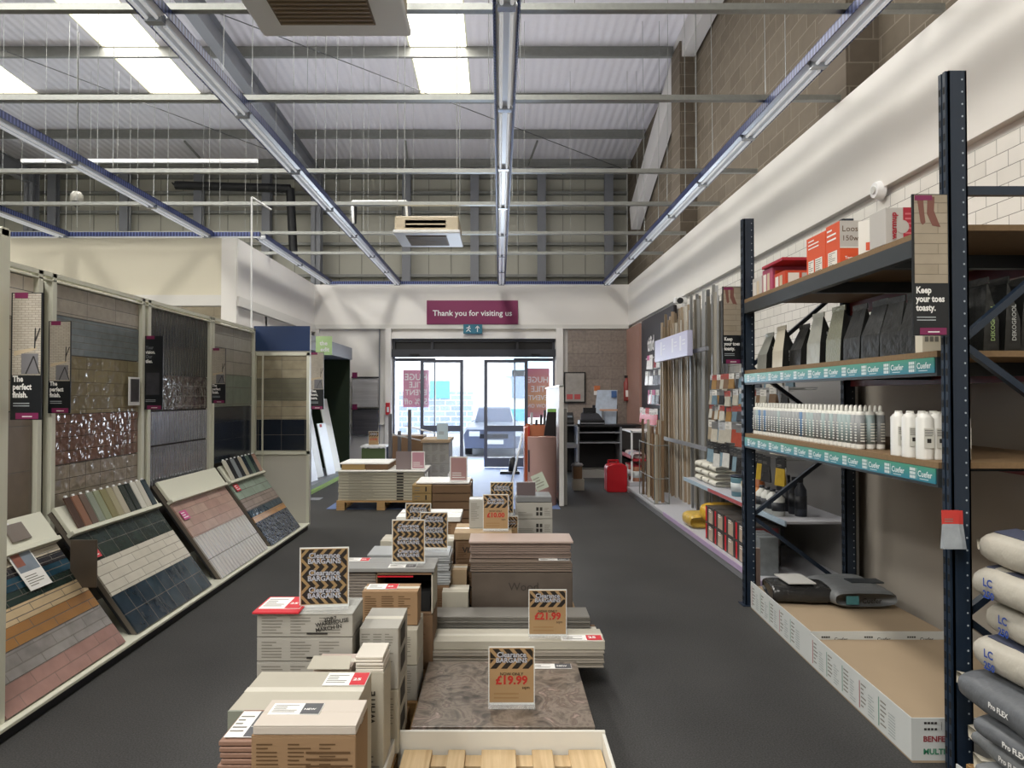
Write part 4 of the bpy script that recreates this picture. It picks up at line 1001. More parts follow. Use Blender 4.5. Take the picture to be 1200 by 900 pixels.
# crumpled low cartons between the columns
for x0, x1, y0, y1, z0, z1, m, l_ in ((-.37, -.2, 4.62, 4.80, .14, .43, carton_w, 'torn cream carton squeezed between the left and right columns'), (-.36, -.335, 5.0, 5.3, .14, .5, carton_dk, 'narrow brown carton squeezed beside the column of brown boxes'),
                                      (-.40, -.22, 4.84, 5.0, .14, .52, carton_lt, 'tan carton in the gap behind the torn cream one')):
    carton_box(l_, x0, x1, y0, y1, z0, z1, m, print_=None)

# --- left column, from the camera outwards
W1 = carton_w
t = carton_box('large brown printed carton at the very front, white tile pack on top', -.745, -.43, 2.15, 2.34, .14, .68, carton, print_='lines', seed=9)
m_ = MB()
for q in range(3): m_.box(-.73 + q * .1, -.65 + q * .1, 2.1475, 2.149, .50, .545, ink_b)
m_.lines((-.74, 2.15, .14), FRONT, .16, .30, .40, .5, 5, ink_b, .0016, 4); part(m_, 'printing', t)
t = carton_box('white topped tile pack lying on the front brown carton', -.74, -.43, 2.15, 2.33, .681, .71, mat('white_pinkish_pack', '#c9bfb4', .6), name='tile_pack', print_=None, tape=False)
sticker(t, -.72, -.56, 2.22, 2.30, .7105, 'grey')
zz = tile_stack('thin terracotta tile in the small pile left of the front carton', 'terracotta tiles at the front', -.86, -.755, 2.2, 2.42, .50, 8, .0175, mat('terracotta_body', '#8f6f5e', .6, var=.08), .006, seed=8)
carton_box('low carton under the thin terracotta tiles', -.87, -.755, 2.18, 2.43, .14, .495, carton_w, print_=None)
t = thing('paper_sheet', 'white printed sheet on the terracotta tile pile', 'paper', (-.81, 2.3, zz)); sticker(t, -.855, -.76, 2.22, 2.40, zz + .001, 'none')
carton_box('cream carton with a grey green front strip, behind the front carton', -.93, -.50, 2.46, 2.80, .14, .62, W1, print_=None)
tag(MB().box(-.93, -.5, 2.45, 2.459, .55, .62, mat('grey_green_tile', '#8b9084', .4)).build('edge_tile'), 'grey green tile edge propped against the cream carton', 'tile')
top_card('red 25 sale card on the cream carton behind the front one', -.66, -.50, 2.66, 2.78, .622, 'red')
dz = [.14, .25, .357, .464, .571, .678, .75]
gl = ['lowest grey white carton of the large pile by the left aisle', 'grey white carton second from the floor in the large pile', 'grey white carton third from the floor in the large pile', 'grey white carton two below the top of the large pile', 'grey white carton under the handwritten top carton', 'handwritten grey white carton on top, below the first clearance sign']
for i in range(6):
    z0 = .14 + i * .104; t = carton_box(gl[i], -1.045, -.632, 3.08, 3.31, z0, z0 + .101, carton_g, print_='lines', seed=20 + i, tape=False)
    part(MB().box(-.83, -.74, 3.077, 3.0785, z0 + .012, z0 + .02, ink), 'dark_print', t)
    if i == 5:
        R5 = Matrix.Rotation(math.radians(9), 3, 'Y')
        for k, s_ in enumerate(('3DR7', 'WAREHOUSE', 'MARCH IN')): part(MB().text(s_, (-.755 - (k > 0) * .035, 3.076, z0 + .066 - k * .022), .024, Matrix.Rotation(math.radians(-10), 3, 'Y') @ FRONT, ink, bold=.02), 'handwriting', t)
        part(MB().box(-1.045, -.632, 3.075, 3.315, z0 + .1, z0 + .103, mat('clear_wrap', '#e8ebe8', .12, alpha=.35)), 'film_wrap', t)
        zt = z0 + .104
t = carton_box('flat red edged pack overhanging the corner of the handwritten carton', -1.06, -.86, 3.06, 3.30, zt, zt + .008, red, name='tile_pack', print_=None, tape=False); sticker(t, -1.05, -.87, 3.11, 3.28, zt + .0085, 'red')
t = carton_box('small pinkish carton with handwriting STAMNUTANA EASY', -.755, -.60, 2.90, 3.05, .14, .60, mat('pinkish_carton', '#c6b6ac', .75), print_=None)
part(MB().text('STAMNUTANA', (-.745, 2.898, .555), .022, FRONT, ink, bold=.02), 'handwriting', t); part(MB().text('EASY', (-.725, 2.898, .528), .022, FRONT, ink, bold=.02), 'handwriting', t)
part(MB().hexa([(-.77, 2.86, .605), (-.60, 2.86, .605), (-.605, 2.93, .632), (-.76, 2.93, .632), (-.77, 2.86, .608), (-.60, 2.86, .608), (-.605, 2.93, .635), (-.76, 2.93, .635)], carton_w), 'open_flap', t)
t = carton_box('tall narrow carton marked PRISMATIC WHITE standing on end', -.582, -.465, 2.88, 3.06, .14, .585, W1, print_=None, tape=False)
part(MB().text('PRISMATIC', (-.545, 2.878, .30), .042, Matrix.Rotation(math.radians(-90), 3, 'Y') @ FRONT, ink, bold=.02), 'handwriting', t)
part(MB().text('WHITE', (-.50, 2.878, .38), .042, Matrix.Rotation(math.radians(-90), 3, 'Y') @ FRONT, ink, bold=.02), 'handwriting', t)
part(MB().lines((-.582, 2.88, .14), FRONT, .02, .1, .02, .12, 5, ink_g, .001), 'printing', t)
zz = tile_stack('small white tile poking out of the tall narrow carton', 'white tiles in the tall narrow carton', -.58, -.468, 2.885, 3.05, .586, 5, .0125, mat('white_bisque_tile', '#ddd6ca', .35), .004, seed=12)
def cart(l_, *a, **k): return carton_box(l_, *a, **k)
cart('open white carton behind the PRISMATIC WHITE one', -.61, -.44, 3.12, 3.42, .42, .685, carton_g, print_='lines', seed=31)
cart('white carton with black side label under the open white one', -.60, -.44, 3.12, 3.42, .14, .417, W1, print_='lines', seed=32)
m_ = MB()
for z0 in (.20, .32, .47, .58): m_.panel((-.44, 3.36, z0), Matrix(((0, 0, 1), (1, 0, 0), (0, 1, 0))), -.18, -.03, 0, .08, ink, .0015)
part(m_, 'side_label', [o for o in bpy.data.objects if o.get('label', '').startswith('white carton with black side')][0])
cart('white carton pair, upper one, behind the side labelled carton', -.66, -.42, 3.66, 3.95, .32, .50, W1, print_='lines', seed=33)
cart('white carton pair, lower one, standing on the pallet', -.66, -.42, 3.66, 3.95, .14, .317, carton_g, print_='lines', seed=34)
t = cart('brown printed carton with a red sale card, left of the open carton', -.715, -.425, 3.72, 3.88, .505, .68, carton, print_='lines', seed=35)
sticker(t, -.70, -.54, 3.76, 3.86, .6815, 'red')
cart('lower brown carton hidden under the printed one with the red card', -.90, -.67, 3.72, 3.95, .14, .50, carton_dk, print_=None)
zz = tile_stack('grey tile in the layered stack left of the open carton', 'grey tiles left of the open carton', -.93, -.71, 4.10, 4.34, .14, 33, .0165, mat('layered_grey_tile', '#857d75', .5, var=.1), .005, seed=14)
# open-fronted carton
t = thing('open_carton', 'open fronted carton with dark inside under the grey lid tile', 'carton', (-.54, 4.2, .14))
m_ = MB(); X0, X1, Y0, Y1, Z0, Z1 = -.705, -.38, 4.08, 4.38, .45, .685
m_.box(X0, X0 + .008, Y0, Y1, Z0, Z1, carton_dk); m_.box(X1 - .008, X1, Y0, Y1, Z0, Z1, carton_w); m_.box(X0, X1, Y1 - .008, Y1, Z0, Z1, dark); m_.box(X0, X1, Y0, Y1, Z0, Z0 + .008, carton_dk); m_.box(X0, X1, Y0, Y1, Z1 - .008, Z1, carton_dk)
part(m_, 'body', t); part(MB().box(X0 + .02, X1 - .02, Y0 + .03, Y1 - .02, Z0 + .01, Z0 + .12, dark), 'inner_shade', t)  # near-black block and back wall stand in for shade inside the carton
part(MB().lines((X0, Y0, Z1 - .03), FRONT, .01, .3, 0, .025, 1, red, .001), 'printing', t)
cart('brown carton under the open fronted one', -.705, -.38, 4.08, 4.38, .14, .447, carton_dk, print_='lines', seed=36)
t = cart('grey lid tile bridging the open carton and the layered stack', -.93, -.37, 4.08, 4.36, .69, .712, mat('grey_lid_tile', '#8a8a88', .4), name='lid_tile', cat='tile', print_=None, tape=False)
sticker(t, -.92, -.78, 4.26, 4.34, .7125, 'red'); sticker(t, -.64, -.48, 4.10, 4.18, .7125, 'grey')
zz = tile_stack('blue grey tile in the wide stack behind the twin clearance signs', 'blue grey tiles behind the twin signs', -.87, -.33, 4.72, 5.0, .45, 13, .0155, mat('blue_white_tile', '#a3a6a8', .35, var=.08), .008, seed=15)
cart('brown carton under the wide blue grey stack, right one', -.60, -.33, 4.72, 5.0, .14, .446, carton_dk, print_='lines', seed=37)
cart('brown carton under the wide blue grey stack, left one', -.87, -.61, 4.72, 5.0, .14, .446, carton, print_='lines', seed=38)
cart('cream flat carton behind the wide blue grey stack', -.86, -.28 - .05, 5.15, 5.4, .56, .65, W1, print_=None)
cart('brown carton below the cream flat carton', -.86, -.33, 5.15, 5.4, .14, .556, carton_dk, print_='lines', seed=39)
cart('white flat carton, farthest on the left column', -.85, -.32, 5.88, 6.3, .66, .70, mat('bright_white_carton', '#e6e6e2', .6), print_=None)
cart('brown carton under the farthest white flat carton', -.84, -.33, 5.9, 6.3, .14, .657, carton, print_='lines', seed=40)
# --- brown stack and plank stack farther off
for i in range(5):
    z0 = .14 + i * .1
    cart(['lowest flat brown carton in the stack before the entrance', 'second flat brown carton in the stack before the entrance', 'third flat brown carton in the stack before the entrance', 'fourth flat brown carton in the stack before the entrance', 'top flat brown carton in the stack before the entrance'][i],
         -.80, -.34, 8.5, 9.2, z0, z0 + .092, carton_dk, print_=None)
    cart(['lowest pale brown carton beside the flat brown stack', 'second pale brown carton beside the flat brown stack', 'third pale brown carton beside the flat brown stack', 'fourth pale brown carton beside the flat brown stack', 'top pale brown carton beside the flat brown stack'][i],
         -1.04, -.81, 8.5, 9.2, z0, z0 + .094, mat('ochre_cardboard', '#a98d5e', .8, var=.06), print_='slim', seed=i)
tag(MB().box(-1.0, -.36, 8.55, 9.15, .645, .66, paper).build('lid_sheet'), 'white sheet lying over the flat brown cartons', 'sheet')
ords = ['lowest', 'second', 'third', 'fourth', 'fifth', 'sixth', 'seventh', 'eighth', 'ninth', 'topmost']
plank = mat('cream_plank_carton', '#bdb7a5', .7, var=.04)
for i in range(10):
    cart('long cream plank carton, %s in the stack on the far pallet' % ords[i], -2.4 + (i % 3) * .004, -1.12, 10.6, 11.5, .142 + i * .0425, .142 + (i + 1) * .0425 - .005, plank, print_='slim', seed=i, tape=False, name='plank_carton')
tag(MB().box(-2.4, -1.1, 10.58, 11.5, .568, .583, mat('white_cover_board', '#dfddd8', .6)).build('cover_board'), 'white board lying over the long cream plank cartons', 'board')
cart('flat ochre carton on the plank stack, left one', -2.38, -2.03, 10.75, 11.4, .584, .67, mat('ochre_cardboard', '#a98d5e'), print_=None); cart('flat brown carton on the plank stack, right one', -2.02, -1.68, 10.75, 11.4, .584, .67, carton_dk, print_=None)
tag(MB().box(-2.4, -1.66, 10.72, 11.42, .671, .69, paper).build('cover_sheet'), 'white sheet over the two flat cartons on the plank stack', 'sheet')
for px0, px1, py0, py1, Y_, c_, l_ in ((464, 482, 552, 529, 10.8, '#857878', 'mauve grey sample board standing on the plank stack'), (482, 498, 552, 529, 10.8, '#c08f9c', 'pink leaflet in a white frame on the plank stack'),
                                     (527, 548, 564, 535, 8.62, '#b58e8d', 'dusty pink notice in a clear holder on the brown cartons')):
    a_, b_ = atY(px0, py0, Y_), atY(px1, py1, Y_)
    z0 = .584 if Y_ > 10 else .661
    t = thing('notice_board', l_, 'notice', ((a_.x + b_.x) / 2, Y_, z0))
    part(MB().box(a_.x, b_.x, Y_, Y_ + .012, z0, b_.z, paper if c_ != '#857878' else mat('mauve_board', c_, .5)), 'backing', t)
    if c_ != '#857878': part(MB().box(a_.x + .015, b_.x - .015, Y_ - .002, Y_, z0 + .02, b_.z - .015, mat('notice_' + c_[1:], c_, .5)), 'print', t); part(MB().lines((a_.x, Y_ - .002, z0), FRONT, .03, b_.x - a_.x - .03, .04, .12, 3, paper, .001), 'lettering', t)
    part(MB().box(a_.x, b_.x, Y_ - .05, Y_ + .06, z0, z0 + .004, acrylic), 'foot', t)
# stack by the door with grey posts, tubes and papers
for i in range(5):
    cart(['cream flooring carton, lowest in the upright pile by the doors', 'cream flooring carton, second in the upright pile by the doors', 'cream flooring carton, third in the upright pile by the doors', 'cream flooring carton, fourth in the upright pile by the doors', 'cream flooring carton, top of the upright pile by the doors'][i],
         -1.31, -.86, 12.2, 13.1, .0 + i * .18, i * .18 + .178, carton_g, print_='lines', seed=50 + i)
tag(MB().box(-1.34, -.84, 12.15, 13.15, .9, .95, carton_lt).build('cover_sheet'), 'tan lid on the pile of cream flooring cartons by the doors', 'lid')
cart('plain brown carton behind the grey posts', -1.95, -1.36, 12.7, 13.3, .5, .98, carton_dk, print_=None); cart('brown carton supporting the one behind the grey posts', -1.95, -1.36, 12.6, 13.3, 0, .497, carton, print_=None)
for (px, y0, y1, Y_, l_) in ((457.5, 485, 553, 11.6, 'tall dark grey square post in the clutter before the doors, nearest'), (480, 480, 535, 12.0, 'dark grey square post standing beside the brown carton'), (468, 505, 540, 12.1, 'shorter dark grey square post between the two tall ones')):
    a_, b_ = atY(px, y1, Y_), atY(px, y0, Y_)
    t = thing('display_post', l_, 'post', (a_.x, Y_, 0))
    part(MB().box(a_.x - .028, a_.x + .028, Y_ - .03, Y_ + .03, 0, b_.z, mat('dark_grey_post', '#56555a', .5)), 'shaft', t); part(MB().box(a_.x - .1, a_.x + .1, Y_ - .1, Y_ + .1, 0, .01, mat('dark_grey_post', '#56555a', .5)), 'base_plate', t)
for a_, b_, l_ in ((atY(455, 508, 11.7), atY(498, 517, 12.3), 'white trim length lying across the grey posts, lower one'), (atY(474, 499, 12.3), atY(513, 508, 12.4), 'white trim length lying across the pile, upper one')):
    tag(MB().bar(a_, b_, .06, .02, white).build('trim_length'), l_, 'trim')
t = thing('paper_notice', 'pale blue paper notice upright on the carton lid', 'notice', (-1.0, 12.3, .951)); a_, b_ = atY(512, 514, 12.3), atY(525, 496, 12.3)
part(MB().box(a_.x, b_.x, 12.3, 12.306, .951, b_.z, mat('pale_blue_paper', '#bcd0dc', .6)), 'sheet', t); part(MB().lines((a_.x, 12.3, .951), FRONT, .03, .16, .08, .14, 2, ink_g, .001), 'lettering', t)
t = thing('white_stand', 'white wire stand in front of the cream flooring cartons', 'stand', (-.95, 10.2, .0))
a_ = atY(513, 562, 10.2)
part(MB().box(a_.x - .17, a_.x + .17, 10.05, 10.35, a_.z - .01, a_.z + .01, white), 'shelf', t)
for dx in (-.16, .16):
    for dy in (-.12, .12): part(MB().cyl((a_.x + dx, 10.2 + dy, 0), (a_.x + dx, 10.2 + dy, a_.z + .1), .008, white, n=6), 'leg', t)
t = thing('white_table', 'low white topped table with a green side near the wood samples', 'table', (-2.2, 13.4, 0))
a_, b_ = atY(422, 531, 13.5), atY(452, 526, 13.5)
part(MB().box(a_.x, b_.x, 13.5, 14.1, .72, .75, white), 'tabletop', t); part(MB().box(a_.x + .02, b_.x - .02, 13.54, 13.57, .5, .70, mat('moss_side', '#4f6138', .6)), 'apron', t)
for x_ in (a_.x + .03, b_.x - .07):
    for y_ in (13.55, 14.02): part(MB().box(x_, x_ + .04, y_, y_ + .04, 0, .72, steel_grey), 'leg', t)

# ------------------------------------------------------------------ clearance signs in clear holders
gold = mat('sign_gold', '#9d8159', .5); blk = mat('sign_black', '#1d1713', .5); silver = mat('sign_silver_letters', '#b9bcc6', .45); shadow_l = mat('sign_letter_edge', '#3a3a44', .5); redp = mat('sign_red_price', '#b8332b', .5)
def chevrons(m_, x0, x1, z0, z1, n, lift, flip=1):
    """alternating slanted bars between z0 and z1"""
    W_ = x1 - x0; H_ = z1 - z0; p = W_ / n; sl = H_ * .9 * flip
    for i in range(-3, n + 4):
        xa = x0 + i * p; pts = [(xa, z0), (xa + p * .58, z0), (xa + p * .58 + sl, z1), (xa + sl, z1)]
        # clip horizontally
        def clip(P, xc, keep):
            out = []
            for k in range(len(P)):
                a, b_ = P[k], P[(k + 1) % len(P)]; ia, ib = keep(a[0], xc), keep(b_[0], xc)
                if ia: out.append(a)
                if ia != ib: f = (xc - a[0]) / (b_[0] - a[0]); out.append((xc, a[1] + f * (b_[1] - a[1])))
            return out
        pts = clip(pts, x0, lambda v, c: v >= c); pts = clip(pts, x1, lambda v, c: v <= c) if pts else pts
        if len(pts) >= 3: m_.add([(x, y, lift) for x, y in pts], [tuple(range(len(pts)))], blk)
def clearance(label, x, y, z, w_=.215, h_=.255, price=None, rz=0.0, small=False):
    t = thing('clearance_sign', label, 'sign', (x, y, z), rz)
    F = Matrix(((1, 0, 0), (0, 0, -1), (0, 1, 0)))
    z0 = .012
    card = MB().box(-w_ / 2, w_ / 2, -.001, .001, z0, z0 + h_, gold if price is None else mat('kraft_card', '#a48660', .5)).build('card', t, world=False)
    m_ = MB()
    def pt(mm):  # lift local XY pattern to upright front
        mm.v = [Vector((v.x, -.0015 - v.z, v.y)) for v in mm.v]; return mm
    p_ = MB()
    if price is None:
        k = 6; hh = h_ / k
        for i in range(k): chevrons(p_, -w_ / 2 + .004, w_ / 2 - .004, z0 + i * hh + (.003 if i == 0 else 0), z0 + (i + 1) * hh - (.003 if i == k - 1 else 0), 5, .0004, 1 if i % 2 else -1)
        rows = [z0 + h_ * f for f in (.80, .49, .18)]
    else:
        for i, f in enumerate((.62, .81)): chevrons(p_, -w_ / 2 + .004, w_ / 2 - .004, z0 + h_ * f, z0 + h_ * (f + .175), 4, .0004, 1 if i == 0 else -1)
        rows = [z0 + h_ * .80]
    pt(p_).build('chevron_print', t, world=False)
    q = MB()
    for r in rows:
        for s_, dy, sz in (('Clearance', .035, .125), ('BARGAINS', -.065, .115)):
            q.text(s_, (0, 0, 0), w_ * sz * 1.3, TOPF, shadow_l, bold=.05, align='CENTER', lift=.0008)
            n = len(text_mesh(s_, .055, 'CENTER')[0])
            for v in q.v[-n:]: v.y += r + dy * h_; v.x += .0012
            q.text(s_, (0, 0, 0), w_ * sz * 1.3, TOPF, silver, bold=.02, align='CENTER', lift=.0014)
            n = len(text_mesh(s_, .02, 'CENTER')[0])
            for v in q.v[-n:]: v.y += r + dy * h_
    pt(q).build('lettering', t, world=False)
    if price:
        q = MB()
        for s_, dy, sz, m__, b_ in (('NOW ONLY', .50, .075, blk, .01), (price, .34, .21, redp, .035), ('sqm', .25, .085, blk, 0)):
            q.text(s_, (0, 0, 0), w_ * sz * 1.25, TOPF, m__, bold=b_, align='CENTER', lift=.0014); n = len(text_mesh(s_, b_, 'CENTER')[0])
            for v in q.v[-n:]: v.y += z0 + dy * h_; v.x += (w_ * .32 if s_ == 'sqm' else 0)
        pt(q).build('price_lettering', t, world=False)
        q = MB().lines((0, 0, 0), TOPF, -w_ * .4, w_ * .4, z0 + h_ * .05, z0 + h_ * .2, 2, mat('faint_print', '#9a7a52', .6), .0006); pt(q).build('small_print', t, world=False)
    hold = MB().box(-w_ / 2 - .005, w_ / 2 + .005, .0015, .004, 0, z0 + h_ + .006, mat('holder_back', '#e4e6e4', .15)).box(-w_ / 2 - .005, -w_ / 2, -.003, .004, 0, z0 + h_ + .006, acrylic)
    hold.box(w_ / 2, w_ / 2 + .005, -.003, .004, 0, z0 + h_ + .006, acrylic).box(-w_ / 2 - .005, w_ / 2 + .005, -.003, .004, 0, .011, acrylic).box(-w_ / 2 - .005, w_ / 2 + .005, -.05, .06, 0, .003, acrylic)
    hold.build('acrylic_holder', t, world=False)
    return t
clearance('clearance sign standing on the handwritten white carton, largest on the left', -.775, 3.16, .771 - .005, .205, .245, rz=.1)
clearance('clearance price sign reading £19.99 on the marbled tiles', .06, 3.47, .202, .215, .262, '£19.99')
clearance('clearance price sign reading £21.99 on the flat pale carton', .285, 4.20, .288, .215, .255, '£21.99')
clearance('clearance sign on the grey lid tile, nearer of the twin signs', -.535, 4.2, .7135, .185, .24)
clearance('clearance sign on the blue grey stack, farther of the twin signs', -.445, 4.86, .655, .18, .235, rz=-.03)
clearance('clearance sign peeping up behind the twin signs', -.60, 5.28, .652, .18, .235)
clearance('clearance price sign reading £10.00 between the cream cartons', -.025, 5.12, .735, .175, .24, '£10.00')
clearance('clearance sign just behind the £10.00 sign, only its top showing', .02, 5.48, .79, .17, .23)
clearance('small clearance sign on the white table by the wood samples', -2.42, 13.7, .751, .19, .25, '£15.00')
clearance('clearance sign half hidden between the £10.00 sign and grid cartons', .085, 5.24, .59, .10, .21, '£9.99')
o = tag(MB().box(-.05, .10, 5.44, 5.54, .14, .785, carton_w).build('support_carton', bevel=.002), 'plain cream carton under the rear clearance sign', 'carton')
# ================================================================== RIGHT: PALLET RACKING AND ITS STOCK
RX0, RX1 = 2.0, 2.9
YN, YF = 3.14, 5.78
t = thing('pallet_rack', 'dark navy bolted rack with timber decks filling the right side', 'racking', (2.45, 3.14, 0))
dots = mat('rack_dot_silver', '#aab4bd', .4)
def upright(x, y, h, s_=1):
    m_ = MB(); w_ = .082
    m_.box(x, x + w_, y, y + .008, 0, h, navy_steel)
    m_.box(x, x + .008, y, y + .06, 0, h, navy_steel); m_.box(x + w_ - .008, x + w_, y, y + .06, 0, h, navy_steel)
    m_.box(x - .01, x, y + .006, y + .026, 0, h, navy_steel); m_.box(x - .01, x, y + .036, y + .056, 0, h, navy_steel)
    for i in range(int(h / .055)): m_.cyl((x + w_ - .02, y, .03 + i * .055), (x + w_ - .02, y - .001, .03 + i * .055), .0045, dots, n=6)
    for i in range(int(h / .07)):
        m_.box(x - .011, x - .0102, y + .010, y + .022, .04 + i * .07, .072 + i * .07, dark)
        m_.box(x - .011, x - .0102, y + .040, y + .052, .04 + i * .07, .072 + i * .07, dark)
    o = part(m_, 'upright', t)
    part(MB().box(x - .03, x + w_ + .02, y - .02, y + .10, 0, .008, navy_steel), 'foot_plate', o)
for y_ in (YN, YF): upright(RX0, y_, 3.15); 
for y_ in (YN, YF): upright(RX1 - .085, y_, 3.15)
for y_ in (YN + .04, YF + .04):
    hs = [(.12, .62), (.62, 1.12)] if False else None
    zs = [.12, .72, 1.34, 1.94, 2.62]
    for i in range(4):
        a, b_ = ((RX0 + .06, zs[i]), (RX1 - .04, zs[i + 1])) if i % 2 else ((RX1 - .04, zs[i]), (RX0 + .06, zs[i + 1]))
        part(MB().bar((a[0], y_, a[1]), (b_[0], y_, b_[1]), .03, .035, navy_steel, up=(0, 1, 0)), 'brace', t)
    part(MB().box(RX0 + .05, RX1 - .05, y_ - .015, y_ + .015, 2.60, 2.64, navy_steel), 'brace', t)
red_beam = mat('dark_red_beam', '#7a2226', .45)
def deck(z, y0, y1, lab, front=True, back=True):
    # z = top of timber deck
    part(MB().box(RX0 + .0, RX1, y0, y1, z - .028, z, chip), 'deck_board', t)
    part(MB().box(RX0 - .002, RX0 + .045, y0, y1, z - .115, z - .029, charcoal_steel), 'front_beam', t)
    part(MB().box(RX1 - .04, RX1, y0, y1, z - .13, z - .029, red_beam), 'rear_beam', t)
DECKS = (2.485, 1.907, 1.397)
for z_ in DECKS: deck(z_, YN + .1, YF, '')
for z_ in DECKS:
    for y_ in (3.8, 4.7): part(MB().box(RX0 + .05, RX1 - .04, y_, y_ + .05, z_ - .10, z_ - .029, charcoal_steel), 'cross_tie', t)
# teal label strips with little logos and lettering
def grad_x(name, c1, c2):
    m, nt, b_ = _new(name); tc = nt.nodes.new('ShaderNodeTexCoord'); sp = nt.nodes.new('ShaderNodeSeparateXYZ'); nt.links.new(tc.outputs['Generated'], sp.inputs[0])
    cr = nt.nodes.new('ShaderNodeValToRGB'); nt.links.new(sp.outputs[2], cr.inputs[0]); cr.color_ramp.elements[0].color = (*lin(c1), 1); cr.color_ramp.elements[1].color = (*lin(c2), 1)
    nt.links.new(cr.outputs[0], b_.inputs['Base Color']); b_.inputs['Roughness'].default_value = .35; return m
teal = grad_x('teal_label_strip', '#2f8099', '#46957a')
for z_ in (1.907, 1.397):
    o = part(MB().box(RX0 - .008, RX0 - .003, YN + .11, YF - .01, z_ - .10, z_ - .030, teal), 'label_strip', t)
    q = MB(); g = MB()
    for i in range(11):
        y_ = YF - .08 - i * .225
        for a in range(4):
            for b_ in range(3):
                q.panel((RX0 - .009, y_, z_ - .092), AISLE_R, a * .012, a * .012 + .0095, b_ * .018, b_ * .018 + .014, mat('label_white', '#dfe9ea', .4))
        q.panel((RX0 - .009, y_, z_ - .092), AISLE_R, .055, .057, .0, .052, mat('label_white', '#dfe9ea', .4))
        g.text('Cuefer', (RX0 - .009, y_ - .065, z_ - .078), .04, AISLE_R, mat('label_white', '#dfe9ea', .4), bold=.02)
        g.panel((RX0 - .009, y_, z_ - .092), AISLE_R, .08, .15, .002, .005, mat('label_white', '#dfe9ea', .4))
    part(q, 'logo_print', o); part(g, 'lettering', o)
# clip hanging pack on the near upright
def blister(label, c, F, w_, h_, head, body_c, group=None, name='hanging_pack', hook=0):
    t = frame_thing(name, label, 'pack', c, F[0], F[1], group)
    lpart(MB().box(-w_ / 2, w_ / 2, h_ * .62, h_, -.001, .001, mat('pk_' + head[1:], head, .5)), 'header_card', t)
    m_ = MB(); bm = mat('pk_' + body_c[1:], body_c, .25, var=.25, vs=25)
    m_.add([(-w_ * .55, 0, -.012), (w_ * .55, 0, -.012), (w_ * .55, 0, .012), (-w_ * .55, 0, .012), (-w_ * .48, h_ * .64, -.002), (w_ * .48, h_ * .64, -.002), (w_ * .48, h_ * .64, .002), (-w_ * .48, h_ * .64, .002)],
           [(0, 1, 2, 3), (4, 7, 6, 5), (0, 4, 5, 1), (1, 5, 6, 2), (2, 6, 7, 3), (3, 7, 4, 0)], bm)
    lpart(m_, 'pouch', t)
    lpart(MB().lines((0, 0, 0), TOPF, -w_ * .35, w_ * .35, h_ * .68, h_ * .8, 2, ink_g, .002), 'print', t)
    if hook: lpart(MB().cyl((0, h_ * .93, .03), (0, h_ * .93, -hook), .003, galv, n=5), 'hook', t)
    return t
pk = blister('red headed hanging pack of spacers clipped to the near upright', (1.955, 3.08, 1.04), ((1, 0, 0), (0, .05, 1)), .075, .165, '#c43a34', '#9aa0a6')
pk2 = copy_tree(pk, loc=(1.985, 3.10, 1.035), label='second hanging pack half hidden behind the red headed one')
# floor trays (cardboard sleeves with printed sides)
tray_w = mat('tray_outer_print', '#c9ccca', .6, var=.03); tray_in = mat('tray_inner_kraft', '#a59177', .8, var=.06, vs=3)
def tray(label, A, B, h0, h1, back_x, fill, front=True, end_text=True):
    """A near corner, B far corner on the aisle side"""
    t = thing('cardboard_tray', label, 'tray', (A[0], A[1], 0))
    d = Vector((B[0] - A[0], B[1] - A[1], 0)); L = d.length; d.normalize(); nrm = Vector((d.y, -d.x, 0))
    R = Matrix((d, -nrm, Vector((0, 0, 1)))).transposed()
    m_ = MB()
    m_.bar((A[0], A[1], (h0 + h1) / 2), (B[0], B[1], (h0 + h1) / 2), .006, h1 - h0, tray_w); part(m_, 'side_wall', t)
    part(MB().box(A[0], back_x, A[1], A[1] + .006, h0, h1, tray_w), 'end_wall', t)
    part(MB().add([(A[0], A[1], 0), (back_x, A[1], 0), (back_x, B[1], 0), (B[0], B[1], 0), (A[0], A[1] + .01, fill), (back_x, A[1] + .01, fill), (back_x, B[1], fill), (B[0], B[1], fill)],
                  [(0, 3, 2, 1), (4, 5, 6, 7), (0, 1, 5, 4), (1, 2, 6, 5), (2, 3, 7, 6), (3, 0, 4, 7)], tray_in), 'kraft_liner', t)
    F = Matrix((-d, Vector((0, 0, 1)), (-d).cross(Vector((0, 0, 1))))).transposed()
    q = MB(); n = int(L / .21); o = Vector((B[0], B[1], h0)) + F @ Vector((0, 0, .004))
    for i in range(n):
        x_ = .03 + i * .21; c_ = mat('tray_green_print', '#5f8f7c', .6) if i % 3 else mat('tray_red_print', '#a3474c', .6)
        q.panel(o, F, x_, x_ + .008, .02, h1 - h0 - .03, c_, 0); q.lines(o, F, x_ + .02, x_ + .08, .03, h1 - h0 - .03, 6, ink_g, 0, i)
        q.lines(o, F, x_ + .10, x_ + .17, .02, h1 - h0 - .06, 8, mat('tray_faint', '#9aa2a2', .6), 0, i + 9)
    part(q, 'side_print', t)
    return t
A1, M1, B1_ = (1.915, 3.32), (1.965, 4.50), (2.02, 5.72)
t1 = tray('white printed cardboard tray on the floor under the rack, nearer one', A1, M1, .01, .205, 2.88, .165)
q = MB(); o_ = Vector((A1[0], A1[1] - .002, .01))
for a in range(4):
    for b_ in range(3):
        if b_ != 1: q.panel(o_, FRONT, .055 + a * .016, .067 + a * .016, .14 + b_ * .014, .15 + b_ * .014, ink)
q.panel(o_, FRONT, .135, .1365, .14, .178, ink); q.text('Cuefer', o_ + Vector((.15, 0, .147)), .036, FRONT, ink, bold=.01)
part(q, 'logo_print', t1); part(MB().text('BENFER', o_ + Vector((.05, 0, .088)), .036, FRONT, mat('benfer_red', '#8d2c35', .6), bold=.03), 'lettering', t1)
